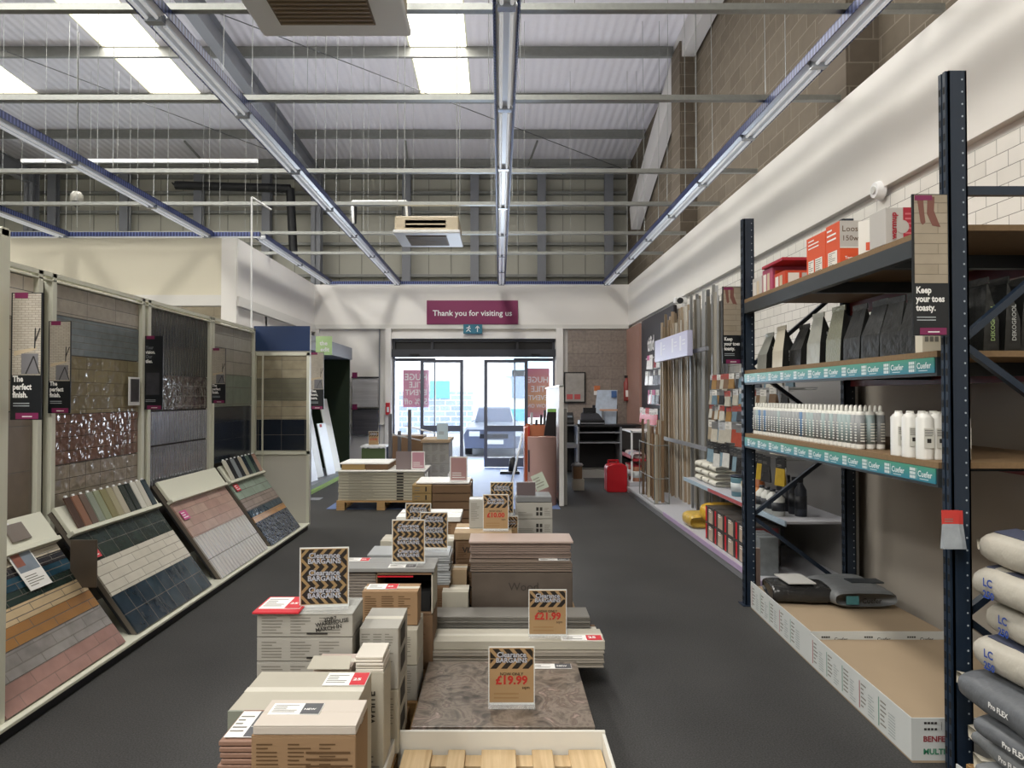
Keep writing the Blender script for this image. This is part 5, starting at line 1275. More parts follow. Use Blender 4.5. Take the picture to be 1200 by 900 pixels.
part(MB().text('MULTI', o_ + Vector((.05, 0, .03)), .036, FRONT, mat('multi_green', '#2f7f5c', .6), bold=.03), 'lettering', t1)
t2 = tray('white printed cardboard tray on the floor under the rack, farther one', M1, B1_, .01, .215, 2.88, .175)
q = MB()
for k in range(3):
    o_ = Vector((2.03 + k * .27, M1[1] - .002, .15))
    for a in range(4):
        for b_ in range(3):
            if b_ != 1: q.panel(o_, FRONT, a * .014, a * .014 + .011, b_ * .013, b_ * .013 + .010, ink)
    q.text('Cuefer', o_ + Vector((.08, 0, .008)), .03, FRONT, ink, bold=.01)
part(q, 'logo_print', t2)
# ---- bags: soft pillow builder
def pillow(label, cx, cy, z, L, W_, H, m, rz=0.0, end_m=None, group=None, seed=0, cat='bag', name='adhesive_bag', band=None, text=None, sag=.0, tm=None):
    t = thing(name, label, cat, (cx, cy, z), rz, group)
    r = random.Random(seed); ns, nr = 16, 22; vs = []; fs = []; p_ = 3.4
    ph = [r.uniform(0, 6.28) for _ in range(4)]
    for a in range(ns + 1):
        v = a / ns * 2 - 1; v = math.copysign(1 - (1 - abs(v)) ** 1.7, v); hs = .70 + .30 * max(0, 1 - abs(v) ** 12) ** .5; wsc = .95 + .05 * (1 - abs(v) ** 5)
        for k in range(nr):
            th = 2 * PI * k / nr; c_, s__ = math.cos(th), math.sin(th)
            wr = 1 + .022 * math.sin(5 * v + ph[0] + 2 * th) + .018 * math.sin(11 * v + ph[1] - 3 * th) + r.uniform(-.006, .006)
            vs.append((W_ / 2 * wsc * math.copysign(abs(c_) ** (2 / p_), c_) * (1 + (wr - 1) * .5), v * L / 2, H / 2 + H / 2 * hs * math.copysign(abs(s__) ** (2 / p_), s__) * wr))
    for a in range(ns):
        for k in range(nr): fs.append((a * nr + k, a * nr + (k + 1) % nr, (a + 1) * nr + (k + 1) % nr, (a + 1) * nr + k))
    fs.append(tuple(range(nr))); fs.append(tuple(reversed(range(ns * nr, (ns + 1) * nr))))
    lpart(MB().add(vs, [tuple(reversed(f)) for f in fs], m, True), 'sack', t)
    if end_m:
        for s_ in (-1, 1):
            e = MB(); w2 = W_ * .44; pts = []
            for k in range(9): pts.append((-w2 + 2 * w2 * k / 8, s_ * (L / 2 - .01), H * .5 + r.uniform(-.01, .01)))
            vs2 = [(x, y, z_ + .028) for x, y, z_ in pts] + [(x, y + s_ * (.05 + r.uniform(-.008, .008)), z_ + .03 + r.uniform(-.01, .01)) for x, y, z_ in pts] + [(x, y, z_ - .028) for x, y, z_ in pts] + [(x, y + s_ * .05, z_ - .02) for x, y, z_ in pts]
            f2 = [(k, k + 1, 10 + k, 9 + k) for k in range(8)] + [(18 + k, 27 + k, 28 + k, 19 + k) for k in range(8)] + [(9 + k, 10 + k, 28 + k, 27 + k) for k in range(8)]
            e.add(vs2, f2, end_m, True); lpart(e, 'stitched_end', t)
    if band:
        b_ = MB(); y0, y1 = -L * .44, L * .44
        b_.add([(-W_ * .40, y0, H * .905), (-W_ * .22, y0, H * .985), (-W_ * .22, y1, H * .985), (-W_ * .40, y1, H * .905), (-W_ * .40, y0, H * .93), (-W_ * .22, y0, H * 1.01), (-W_ * .22, y1, H * 1.01), (-W_ * .40, y1, H * .93)],
               [(0, 3, 2, 1), (4, 5, 6, 7), (0, 1, 5, 4), (1, 2, 6, 5), (2, 3, 7, 6), (3, 0, 4, 7)], band)
        lpart(b_, 'printed_band', t)
    if text:
        q = MB(); FA = AISLE_R
        for k, (s_, yy, zz, sz) in enumerate(text): q.text(s_, (-W_ / 2 - .006, yy, zz), sz, FA, tm or ink, bold=.03)
        lpart(q, 'lettering', t)
    return t
sack_w = mat('white_sack', '#b5b0a4', .5, var=.1, vs=7, bump=.7, bs=14); sack_g = mat('grey_sack', '#63666a', .45, var=.1, vs=6, bump=.7, bs=14); sack_gl = mat('pale_grey_sack', '#777a7c', .45, var=.1, vs=6, bump=.7, bs=14)
sack_end = mat('cream_sack_end', '#cbc4b2', .7, bump=.3, bs=30); blue_ink = mat('blue_sack_print', '#2c4a9c', .5); navy_band = mat('navy_sack_band', '#4a4f62', .45)
blackfilm = mat('black_shrink_film', '#2b2b2b', .18, bump=1.0, bs=22, var=.3)
pillow('black film wrapped sack lying in the far tray', 2.23, 5.35, .18, .42, .34, .13, blackfilm, rz=1.45, seed=3, name='wrapped_sack')
tag(MB().box(2.12, 2.32, 5.22, 5.50, .322, .330, mat('grey_leaflet', '#bdbcb8', .5)).build('leaflet'), 'pale leaflet lying on the black film wrapped sack', 'leaflet')
t = pillow('grey printed sack lying at the back of the far tray', 2.62, 5.35, .18, .52, .46, .13, sack_gl, rz=0, seed=4, end_m=None)
part(MB().text('Cuefer', (2.58, 5.075, .225), .05, FRONT, ink, bold=.02), 'lettering', t); part(MB().panel((2.47, 5.078, .215), FRONT, 0, .09, 0, .06, mat('teal_ink', '#4f8b93', .5), .0), 'logo_print', t)
part(MB().box(2.62, 2.86, 5.30, 5.42, .305, .315, charcoal_steel), 'dark_band', t)
# white and grey sacks piled in the nearest bay
pallet('pallet under the sacks at the lower right corner', 1.98, 2.82, 1.9, 3.04, pine_dk)
labs = ['white sack on top of the right hand pile', 'second white sack of the right hand pile', 'third white sack of the right hand pile', 'lowest white sack, resting on the grey ones']
for i, (z_, cx, cy, L, tx) in enumerate(((.985, 2.26, 2.68, .68, 'LC'), (.84, 2.25, 2.72, .62, 'LC'), (.695, 2.28, 2.68, .66, 'LC'), (.55, 2.25, 2.72, .62, 'LC'))):
    pillow(labs[i], cx, cy, z_, L, .50, .158, sack_w, rz=(-.06, .03, -.04, .02)[i], end_m=sack_end if i in (0,) else None, seed=30 + i, band=navy_band,
           text=[(tx, .22 - .3 * (i == 0), .082, .045), ('250', .22 - .3 * (i == 0), .035, .042)], tm=blue_ink)
labs = ['grey sack on top of the grey part of the pile, cream stitched end out', 'second grey sack, dark plastic end', 'third grey sack, cream end showing', 'fourth grey sack with a torn pale corner', 'lowest grey sack behind the white card']
for i, (z_, cx, cy, L, m_s) in enumerate(((.40, 2.17, 2.70, .70, sack_g), (.30, 2.19, 2.66, .60, sack_g), (.215, 2.22, 2.72, .62, sack_gl), (.14, 2.16, 2.62, .60, sack_gl))):
    pillow(labs[i], cx, cy, z_, L, .47, (.15, .105, .09, .08)[i], m_s, rz=(-.05, .05, 0, -.04)[i], end_m=sack_end if i in (0, 2, 3) else None, seed=50 + i,
           text=[('Pro FLEX', .12, (.07, .045, .04, .035)[i], .03)] if i < 4 else None, tm=paper)
for i, (z_, y_) in enumerate(((.14, 2.1), (.255, 2.05), (.37, 2.02), (.485, 2.08))):
    pillow(['grey sack at the right edge, bottom of the near pile', 'grey sack at the right edge, second of the near pile', 'grey sack at the right edge, third of the near pile', 'grey sack at the right edge, top of the near pile'][i], 2.2, y_, z_, .42, .44, .112, sack_gl if i % 2 else sack_g, seed=70 + i, text=[('FLEX', .12, .045, .04)], tm=paper)
t = thing('tray_card', 'white printed card edge leaning before the sacks at the bottom right', 'card', (1.93, 2.55, 0))
part(MB().hexa([(1.90, 2.98, 0), (1.97, 1.9, 0), (1.976, 1.9, 0), (1.906, 2.98, 0), (1.90, 2.98, .17), (1.97, 1.9, .17), (1.976, 1.9, .17), (1.906, 2.98, .17)], tray_w), 'sheet', t)
q = MB(); o_ = Vector((1.901, 2.9, .09)); Fc = AISLE_R
for a in range(4):
    for b_ in range(3):
        if b_ != 1: q.panel(o_ + Vector((-.003 + .0, 0, 0)), Fc, a * .02, a * .02 + .016, b_ * .016, b_ * .016 + .012, ink)
part(q, 'logo_print', t)
# ---- sealant tubes and bottles on the lower deck
zt = 1.397
tub_m = [mat('tube_white', '#e4e3dc', .35), mat('tube_grey_label', '#8f9293', .45), mat('tube_blue_label', '#56789c', .45), mat('tube_teal_label', '#93a3a3', .45), mat('tube_dark_label', '#4a4e55', .45)]
def tube_proto(x, y, lm, label):
    t = thing('sealant_tube', label, 'tube', (x, y, zt), 0, 'sealant tubes on the lower deck of the rack')
    c = (x, y, zt)
    part(MB().lathe(c, [(.024, 0), (.0245, .01), (.0245, .205), (.022, .213)], tub_m[0], n=14), 'cartridge', t)
    part(MB().lathe((x, y, zt + .03), [(.0251, 0), (.0251, .165)], lm, n=14), 'label_wrap', t)
    part(MB().lathe((x, y, zt + .213), [(.011, 0), (.010, .012), (.008, .03), (.004, .036)], tub_m[0], n=10), 'nozzle', t)
    m_ = MB()
    for k in range(7): m_.panel((x - .0262, y, zt), AISLE_R, -.012, .012, .045 + k * .016, .052 + k * .016, tub_m[0], .0)
    for k in range(7): m_.panel((x, y - .0262, zt), FRONT, -.012, .012, .045 + k * .016, .052 + k * .016, tub_m[0], .0)
    part(m_, 'label_print', t)
    return t
LT = 'slim white sealant tube standing in the long row on the lower deck'
protos = [tube_proto(2.05, 5.66, tub_m[1], LT), tube_proto(2.05, 5.6058, tub_m[3], LT), tube_proto(2.05, 5.5516, tub_m[2], LT)]
r = random.Random(4)
for row, X in enumerate((2.05, 2.107, 2.164)):
    for k in range(33):
        if row == 0 and k < 3: continue
        y_ = 5.66 - k * .0542
        if y_ < 3.98: continue
        copy_tree(protos[r.choice((0, 0, 0, 1, 1, 2))], loc=(X + r.uniform(-.001, .001), y_, zt), rz=0)
wb = mat('white_bottle', '#e6e5df', .35)
def bottle(x, y, label):
    t = thing('white_bottle', label, 'bottle', (x, y, zt))
    m_ = MB(); w_, d_ = .028, .034
    S = [(w_, d_, 0), (w_, d_, .005), (w_, d_, .195), (w_ * .9, d_ * .9, .21), (.02, .02, .214), (.016, .016, .222)]
    vs = []; n = 12
    for a, b_, z_ in S:
        for k in range(n):
            th = 2 * PI * (k + .5) / n; c_, s_ = math.cos(th), math.sin(th); f = 1 / max(abs(c_), abs(s_)) if z_ < .21 else 1
            vs.append((x + a * c_ * (.7 * f + .3) , y + b_ * s_ * (.7 * f + .3), zt + z_))
    fs = [(i * n + k, i * n + (k + 1) % n, (i + 1) * n + (k + 1) % n, (i + 1) * n + k) for i in range(len(S) - 1) for k in range(n)] + [tuple(reversed(range(n))), tuple(range((len(S) - 1) * n, len(S) * n))]
    m_.add(vs, fs, wb, True); part(m_, 'body', t); part(MB().cyl((x, y, zt + .214), (x, y, zt + .228), .017, wb, n=14), 'cap', t)
    q = MB().panel((x, y - .0365, zt), FRONT, -.024, .024, .055, .15, mat('bottle_label', '#d3d2ca', .5), .0); q.lines((x, y - .0368, zt), FRONT, -.02, .02, .11, .145, 4, ink, .0, 2)
    q.panel((x, y - .0368, zt), FRONT, -.01, .01, .08, .10, ink, 0); part(q, 'label', t); return t
bl = ['white square bottle beside the sealant tubes, front left', 'white square bottle, second in the front row beside the tubes', 'white square bottle, third in the front row beside the tubes', 'white square bottle nearest the upright in the front row']
for i in range(4): bottle(2.035 + i * .0585, 3.52, bl[i])
for i in range(4): bottle(2.035 + i * .0585, 3.62, bl[i].replace('front', 'rear'))
for i in range(4): bottle(2.035 + i * .0585, 3.40, bl[i].replace('front', 'nearest').replace('nearest left', 'nearest row, left').replace('nearest the upright in the nearest', 'beside the upright in the nearest'))
# ---- grout pouches on the middle deck
foil = mat('silver_foil', '#b9bab0', .3, metal=.45, bump=.6, bs=14, var=.2, vs=10); pouch_k = mat('black_pouch', '#1f201f', .3, bump=.5, bs=18); pouch_lbl = mat('pouch_grey_text', '#b7bab8', .5); greeny = mat('pouch_green_text', '#9fb87a', .5)
def pouch(label, x, y, z, h=.31, w_=.105, d_=.2, front=foil, gus=pouch_k, txt='DEKOGROUT', tcol=None, seed=0, tp=None):
    r = random.Random(seed); t = thing('grout_pouch', label, 'pouch', (x, y, z))
    x0, x1 = x - w_ / 2, x + w_ / 2; y0, y1 = y - d_ / 2, y + d_ / 2; lean = r.uniform(-.022, .022)
    top = [(x + lean - .003, y0 + .02, z + h), (x + lean + .003, y0 + .02, z + h), (x + lean + .003, y1 - .02, z + h), (x + lean - .003, y1 - .02, z + h)]
    mz = z + h * .45
    v = [(x0, y0, z), (x1, y0, z), (x1, y1, z), (x0, y1, z), (x0 + .004, y0 - .006, mz), (x1 - .004, y0 - .006, mz), (x1 - .004, y1, mz), (x0 + .004, y1, mz)] + top
    m_ = MB(); m_.add(v, [(3, 0, 4, 7), (7, 4, 8, 11)], front, False); m_.add(v, [(1, 2, 6, 5), (5, 6, 10, 9), (0, 3, 2, 1), (8, 9, 10, 11), (2, 3, 7, 6), (6, 7, 11, 10)], gus, False)
    m_.add(v, [(0, 1, 5, 4), (4, 5, 9, 8)], gus, False)
    part(m_, 'bag', t)
    part(MB().box(x + lean - .004, x + lean + .004, y0 + .012, y1 - .012, z + h, z + h + .032, front), 'sealed_top', t)
    RT = Matrix.Rotation(math.radians(-90), 3, 'Y') @ FRONT
    part(MB().text(txt, (x + .012, y0 - .008, z + h * .15), h * .085, RT, tcol or pouch_lbl, bold=.02), 'lettering', t)
    return t
pp = [(2.13, 5.62, .26, foil, 'DEKOGROUT'), (2.12, 5.28, .28, mat('pale_pouch', '#c9c2b0', .4, bump=.4, bs=14), 'GROUT'), (2.16, 5.06, .27, pouch_k, 'GROUT'), (2.13, 4.70, .31, foil, 'DEKOGROUT'), (2.13, 4.42, .32, mat('olive_foil', '#8a8b78', .3, metal=.4, bump=.5), 'DEKOGROOL'),
      (2.13, 4.19, .30, pouch_k, 'GROUT'), (2.13, 3.98, .30, pouch_k, 'GROUT'), (2.13, 3.78, .29, pouch_k, 'GROUT'), (2.13, 3.59, .29, pouch_k, 'GROUT')]
pl = ['silver and black grout pouch at the far end of the middle deck', 'pale fronted grout pouch second from the far end', 'small black grout pouch leaning beside the pale one', 'bright silver fronted grout pouch in the middle of the row', 'tall olive foil grout pouch right of the bright silver one',
      'black grout pouch just right of the olive foil one', 'black grout pouch second right of the olive foil one', 'black grout pouch third right of the olive foil one', 'black grout pouch beside the small cream box']
for i, (x, y, h, fm, tx) in enumerate(pp): pouch(pl[i], x, y, 1.908, h, .105, .19, fm, pouch_k, tx, seed=i)
for i in range(3):
    pouch('black grout pouch in the rear row, %s from the near upright' % ['third', 'second', 'first'][i], 2.36, 4.3 - i * .26, 1.908, .29, .105, .2, pouch_k, pouch_k, 'GROUT', seed=20 + i)
for i, (x, y) in enumerate(((2.30, 3.40), (2.385, 3.38), (2.475, 3.40), (2.56, 3.38))):
    pouch(['DEKOGROOL pouch right of the upright, green lettering', 'DEKOGROOL pouch second right of the upright', 'DEKOGROUT pouch third right of the upright', 'DEKOGROUT pouch at the right picture edge'][i], x, y, 1.908, .32, .075, .17, pouch_k, pouch_k, 'DEKOGROOL' if i < 2 else 'DEKOGROUT', tcol=greeny if i == 0 else pouch_lbl, seed=40 + i)
t = thing('cream_box', 'small cream box with printed marks under the toes poster', 'box', (2.07, 3.42, 1.908))
part(MB().box(2.03, 2.12, 3.40, 3.46, 1.908, 2.05, mat('cream_box_card', '#d8d2bf', .6)), 'body', t)
q = MB()
for k in range(3): q.panel((2.04 + k * .024, 3.40, 1.93), FRONT, 0, .018, .03, .055, ink_g, .001)
part(q, 'printing', t)
# ---- heating boxes on the top deck
z5 = 2.486; orange = mat('orange_box', '#d9542b', .5); lg = mat('box_light_grey', '#bdb9b4', .5); dkred = mat('box_crimson', '#a82336', .5); boxw = mat('box_white', '#e6e2da', .5)
def prodbox(label, x0, x1, y0, y1, z0, z1, base, decos):
    t = thing('product_box', label, 'box', ((x0 + x1) / 2, (y0 + y1) / 2, z0))
    part(MB().box(x0, x1, y0, y1, z0, z1, base), 'body', t, bevel=.002)
    for nm, mb in decos: part(mb, nm, t)
    return t
x0, x1, y0, y1, h = 2.05, 2.26, 4.26, 4.44, .27
q = MB().panel((x0, y0, z5), FRONT, 0, .21, .11, h, lg, .0015).panel((x0, y0, z5), FRONT, 0, .21, .105, .112, boxw, .002)
q2 = MB().text('Loose Wire', (x0 + .012, y0 - .003, z5 + .205), .05, FRONT, ink_b, bold=.0).text('150w/m²', (x0 + .012, y0 - .003, z5 + .15), .045, FRONT, ink_b)
q2.text('Toetoaster', (x0 + .03, y0 - .003, z5 + .04), .022, FRONT, paper, bold=.02)
q3 = MB().panel((x0, y1, z5), AISLE_R, .03, .15, .01, .10, boxw, .0015); q3.lines((x0, y1, z5), AISLE_R, .04, .13, .015, .095, 7, ink_g, .002, 3); q3.lines((x0, y1, z5), AISLE_R, .02, .15, .16, .25, 3, paper, .002, 5)
prodbox('orange and grey heating box reading Loose Wire 150w, nearest of the pair', x0, x1, y0, y1, z5, z5 + h, orange, [('front_print', q), ('lettering', q2), ('side_print', q3)])
q3 = MB().panel((x0, 4.72, z5), AISLE_R, .03, .11, .01, .10, boxw, .0015).panel((x0, 4.72, z5), AISLE_R, .13, .23, .01, .10, boxw, .0015)
q3.lines((x0, 4.72, z5), AISLE_R, .035, .1, .015, .095, 6, ink_g, .002, 3); q3.lines((x0, 4.72, z5), AISLE_R, .135, .22, .015, .095, 6, ink_g, .002, 4); q3.lines((x0, 4.72, z5), AISLE_R, .03, .2, .17, .24, 3, paper, .002, 5)
prodbox('orange heating box standing just behind the Loose Wire one', x0, x1, 4.45, 4.72, z5, z5 + .255, orange, [('side_print', q3)])
t = frame_thing('product_box', 'white heating box set askew between the orange and crimson ones', 'box', (2.03, 4.00, z5), (.32, -.30, 0), (0, 0, 1))
lpart(MB().box(0, .19, 0, .20, -.09, 0, boxw), 'body', t, bevel=.002); lpart(MB().text('warmup', (.07, .14, 0), .028, TOPF, dkred, bold=.02, lift=.0015), 'lettering', t)
lpart(MB().panel((0, 0, 0), TOPF, .04, .075, .03, .075, orange, .0015).panel((0, 0, 0), TOPF, .08, .11, .03, .075, ink_g, .0015), 'symbol', t)
q = MB().panel((2.0, 3.66, z5), FRONT, .09, .20, 0, .19, dkred, .0015); q.lines((2.0, 3.66, z5), FRONT, .1, .2, .02, .17, 6, mat('rosy_print', '#c96a72', .5), .002)
q.cyl((2.085, 3.659, z5 + .09), (2.085, 3.6575, z5 + .09), .035, lg, n=18)
q2 = MB().text('warmup', (2.052, 3.654, z5 + .025), .042, Matrix.Rotation(math.radians(-90), 3, 'Y') @ FRONT, dkred, bold=.03)
prodbox('crimson and grey warmup heating box beside the poster', 2.0, 2.2, 3.66, 3.82, z5, z5 + .19, lg, [('front_print', q), ('lettering', q2)])
lowb = [(5.44, .19, '#b5506f', 'pink heating box in the far group of the top deck, under the flat crimson one'), (5.20, .12, '#c94a2c', 'low orange heating box on the top deck, nearest of the far group'), (5.66, .16, '#c9c4bf', 'white and red heating box at the far upright')]
for i, (y_, h, c_, l_) in enumerate(lowb):
    q3 = MB().panel((2.06, y_ + .1, z5), AISLE_R, .02, .08, .01, h * .8, boxw, .0015).panel((2.06, y_, z5), AISLE_R, 0, .05, .01, h * .8, mat('box_cream_print', '#cfc0a6', .5), .0015)
    q4 = MB().panel((2.06, y_ - .1, z5), FRONT, .02, .10, .01, h * .85, orange if i != 1 else boxw, .0015).panel((2.06, y_ - .1, z5), FRONT, .12, .24, .01, h * .85, lg, .0015)
    prodbox(l_, 2.06, 2.36, y_ - .1, y_ + .1, z5, z5 + h, mat('pb_' + c_[1:], c_, .5), [('side_print', q3), ('front_print', q4)])
prodbox('flat crimson heating box lying on the far group of boxes', 2.04, 2.4, 5.10, 5.50, z5 + .192, z5 + .215, dkred, [('front_print', MB().panel((2.04, 5.10, z5 + .192), FRONT, .2, .34, .004, .02, charcoal_steel, .001))])
prodbox('small flat grey device box on the top deck right of the upright', 2.3, 2.5, 2.98, 3.1, z5, z5 + .06, lg, [('front_print', MB().panel((2.3, 2.98, z5), FRONT, .02, .06, .01, .05, ink, .001))])
poster('poster reading Keep your toes toasty on the near rack upright', (1.82, 3.12, 1.965), .158, .625, 'floor', ['Keep', 'your toes', 'toasty.'])
poster('poster reading Keep your toes toasty on the far rack upright', (1.845, 5.86, 1.965), .155, .64, 'floor', ['Keep', 'your toes', 'toasty.'])

# ================================================================== RIGHT: GONDOLA, HANGING STOCK, TRIM PROFILES
GX = 2.22
t = thing('gondola_shelving', 'grey metal gondola shelving along the right wall beyond the rack', 'shelving', (2.6, 6.1, 0))
gm = mat('gondola_grey', '#b9bac0', .5); gback = mat('gondola_back_panel', '#8f8d8b', .6)
part(MB().box(GX + .03, 3.05, 6.0, 12.3, 0, .11, mat('gondola_kick', '#9c9da3', .5)), 'kick_base', t); part(MB().box(GX, 3.05, 6.0, 12.3, .11, .13, gm), 'bottom_shelf', t)
part(MB().box(GX - .012, GX, 6.0, 9.6, .09, .14, mat('lilac_price_strip', '#b6a3c4', .4)), 'price_strip', t); part(MB().box(GX - .012, GX, 9.6, 12.3, .10, .135, gm), 'price_strip', t)
part(MB().box(3.0, 3.03, 6.0, 12.2, .13, 2.0, gback), 'back_panel', t)
part(MB().box(2.42, 3.0, 6.0, 9.3, .62, .64, gm), 'middle_shelf', t); part(MB().box(2.405, 2.42, 6.0, 9.3, .60, .645, mat('blue_price_strip', '#a9bccb', .4)), 'price_strip', t)
part(MB().box(2.402, 2.405, 7.0, 8.2, .605, .64, mat('red_price_text', '#b0585a', .5)), 'price_ticket', t)
for y_ in (6.05, 7.5, 9.3, 10.8, 12.1): part(MB().box(2.96, 3.0, y_, y_ + .04, .13, 2.9 if y_ > 9 else 2.05, steel_grey), 'slotted_post', t)
for z_ in (1.0, 2.28): part(MB().box(2.62, 2.66, 9.0, 12.0, z_, z_ + .05, steel_grey), 'retaining_rail', t)
t = thing('drain_channel', 'lone brown channel standing at the gondola end by the rack', 'trim', (2.16, 6.0, 0)); part(MB().box(2.13, 2.19, 5.98, 6.02, 0, .42, mat('brown_channel', '#8c7a72', .4)), 'length', t)
R9 = random.Random(21)
def rc(cs): return R9.choice(cs)
cols = ['#b9b4a8', '#8a8d90', '#d5d3cc', '#6a6f78', '#5f86a3', '#a56a4a', '#b3493f', '#3b3d42', '#c9a56a', '#a7adb0']
FA = ((0, -1, 0), (0, 0, 1))
def hang_group(y0, y1, step, zs, x0, x1, w_, h_, heads, bodies, group, desc, hook=.34):
    protos = {}
    n = int((y1 - y0) / step)
    for zi, z_ in enumerate(zs):
        for i in range(n):
            hc, bc = rc(heads), rc(bodies); x_ = R9.uniform(x0, x1); y_ = y0 + (i + .5) * step + R9.uniform(-.01, .01)
            key = (hc, bc)
            lab = desc
            if key not in protos: protos[key] = blister(lab, (x_, y_, z_), (Vector((.25, -1, 0)), (0, 0, 1)), w_, h_, hc, bc, group, hook=hook)
            else:
                c = copy_tree(protos[key], loc=(x_, y_, z_ + R9.uniform(-.02, .02)))
hang_group(6.25, 8.75, .12, (1.78, 1.60, 1.42), 2.52, 2.62, .10, .17, ['#e4e2dc', '#c5c6c8', '#6f6f72', '#a84a44'], ['#9c7a4c', '#7c6450', '#b9b5a8', '#6f8796', '#4b4f56', '#3a3b3e', '#c9c7be'], 'sundry packs on the upper hooks', 'small hanging pack of tiling sundries on the upper hooks')
hang_group(6.25, 8.75, .14, (1.17,), 2.50, 2.60, .13, .23, ['#dcdad4', '#b9bdc2', '#77787a'], ['#b9b4a8', '#c6c0b2', '#a89b88', '#a6503f', '#5f8095', '#c9c9c4'], 'large pale packs on the middle hooks', 'large pale hanging pack on the middle hooks')
hang_group(6.25, 8.75, .15, (.90,), 2.48, 2.58, .13, .24, ['#3a3c3f', '#c8ccd0', '#222326'], ['#2d2d2f', '#b89a34', '#7e97a5', '#d0d0cc', '#1f2023'], 'glove and tool packs on the lowest hooks', 'dark and yellow hanging pack on the lowest hooks')
hang_group(12.25, 13.5, .15, (2.2, 1.9, 1.55), 2.78, 2.86, .12, .26, ['#c65c8f', '#d4d2ce', '#3a2a2c'], ['#2b2224', '#e0dedd', '#8c2f36', '#d9d8da', '#4a4348'], 'dark and red packs by the service desk', 'dark and red hanging pack on the hooks nearest the service desk', hook=.2)
hang_group(12.25, 13.5, .16, (1.2,), 2.66, 2.72, .14, .28, ['#b02c38', '#d8d2d0'], ['#b03a44', '#d5cfcc'], 'red packs on the low hooks', 'red and white hanging pack above the low red display', hook=.32)
part_t = lambda mb, n_, t: part(mb, n_, t)
t = thing('stock_sign', 'black wall board with white lettering above the far packs', 'sign', (3.0, 13.4, 2.4))
part(MB().box(3.0, 3.05, 12.2, 14.95, 1.2, 3.27, mat('board_charcoal', '#2f2d33', .5)), 'board', t)
part(MB().text('tifid', (2.99, 14.3, 2.60), .40, AISLE_R, paper, bold=.03), 'lettering', t); part(MB().panel((2.995, 14.5, 2.44), AISLE_R, 0, 1.5, 0, .02, paper, 0), 'underline', t)
part(MB().box(3.03, 3.06, 12.2, 13.9, 3.0, 3.26, mat('slat_brown', '#4d474d', .6)), 'top_slats', t)
tag(MB().box(3.0, 3.08, 15.2, 16.7, 0, 3.26, mat('pink_brown_board', '#a07b6e', .6, var=.1)).build('cladding_board'), 'pinkish brown upright board in the far right corner', 'board')
t = thing('lilac_sign_box', 'pale lilac long sign box across the trim lengths', 'sign', (2.5, 10.3, 2.25))
part(MB().hexa([(2.48, 9.35, 2.235), (2.55, 9.35, 2.235), (2.55, 11.3, 2.235), (2.48, 11.3, 2.235), (2.48, 9.35, 2.57), (2.55, 9.35, 2.57), (2.55, 11.3, 2.57), (2.48, 11.3, 2.57)], mat('lilac_sign', '#c3c3df', .4)), 'panel', t)
q = MB()
for yy in (10.9, 10.2, 9.75): q.panel((2.478, yy, 2.3), AISLE_R, 0, .09, .02, .22, mat('lilac_sign_art', '#e2e3f0', .5), 0); q.lines((2.478, yy, 2.3), AISLE_R, .14, .36, .08, .18, 2, mat('lilac_sign_art', '#e2e3f0', .5), 0)
part(q, 'lettering', t)
# trim profile lengths
pc = ['#b5a48d', '#c9bda8', '#8f7f6a', '#4b4640', '#d8d3c8', '#a8937a', '#776a5c']; mc = ['#9a9a98', '#c4c6c8', '#6f7072', '#b5b0a6', '#8b8478']
def trims(y0, y1, n, x0, x1, h0, h1, cs, label, group, z=.13, lean=.0):
    first = {}
    for i in range(n):
        c_ = rc(cs); h = R9.uniform(h0, h1); y_ = y0 + (y1 - y0) * (i + .5) / n; x_ = R9.uniform(x0, x1); q_ = round(h, 1)
        k = (c_, q_)
        if k not in first:
            m_ = MB().box(x_ - .02, x_ + .02, y_ - .003, y_ + .003, z, z + q_, mat('trim_' + c_[1:], c_, .4, metal=.3 if cs is mc else 0)).box(x_ - .02, x_ - .016, y_ - .014, y_ + .014, z, z + q_, mat('trim_' + c_[1:], c_, .4, metal=.3 if cs is mc else 0))
            o = m_.build('trim_length'); tag(o, label, 'trim', group); first[k] = o
            o.location = (x_, y_, z)
        else:
            o = first[k].copy(); COL.objects.link(o); o.location = (x_, y_, z)
        o.rotation_euler = (R9.uniform(-.01, .01) , lean + R9.uniform(-.012, .012), R9.uniform(-.3, .3))
trims(10.3, 12.0, 46, 2.7, 2.94, 2.6, 2.95, pc, 'tall timber coloured trim length standing in the far half of the trim rack', 'timber coloured trims in the rack')
trims(9.05, 10.2, 36, 2.7, 2.94, 2.7, 3.0, mc, 'tall metal trim length standing in the near half of the trim rack', 'metal trims in the rack')
t = thing('trim_basket', 'wire basket standing in front of the trim rack', 'basket', (2.35, 10.8, .13))
q = MB(); xs_, ys_ = (2.25, 2.46), (10.3, 11.4)
for z_ in (.14, .5, .98):
    for a, b_ in (((xs_[0], ys_[0]), (xs_[1], ys_[0])), ((xs_[1], ys_[0]), (xs_[1], ys_[1])), ((xs_[1], ys_[1]), (xs_[0], ys_[1])), ((xs_[0], ys_[1]), (xs_[0], ys_[0]))): q.cyl((*a, z_), (*b_, z_), .007, galv, n=6)
for a in xs_:
    for b_ in ys_: q.cyl((a, b_, .13), (a, b_, 1.0), .008, galv, n=6)
part(q, 'wire_frame', t)
trims(10.35, 11.35, 16, 2.29, 2.42, .95, 1.25, ['#8f7458', '#a48566', '#6f5a46', '#c2b8a4', '#7a5f4a'], 'short brown trim offcut standing in the wire basket', 'brown trim offcuts in the basket', z=.135)
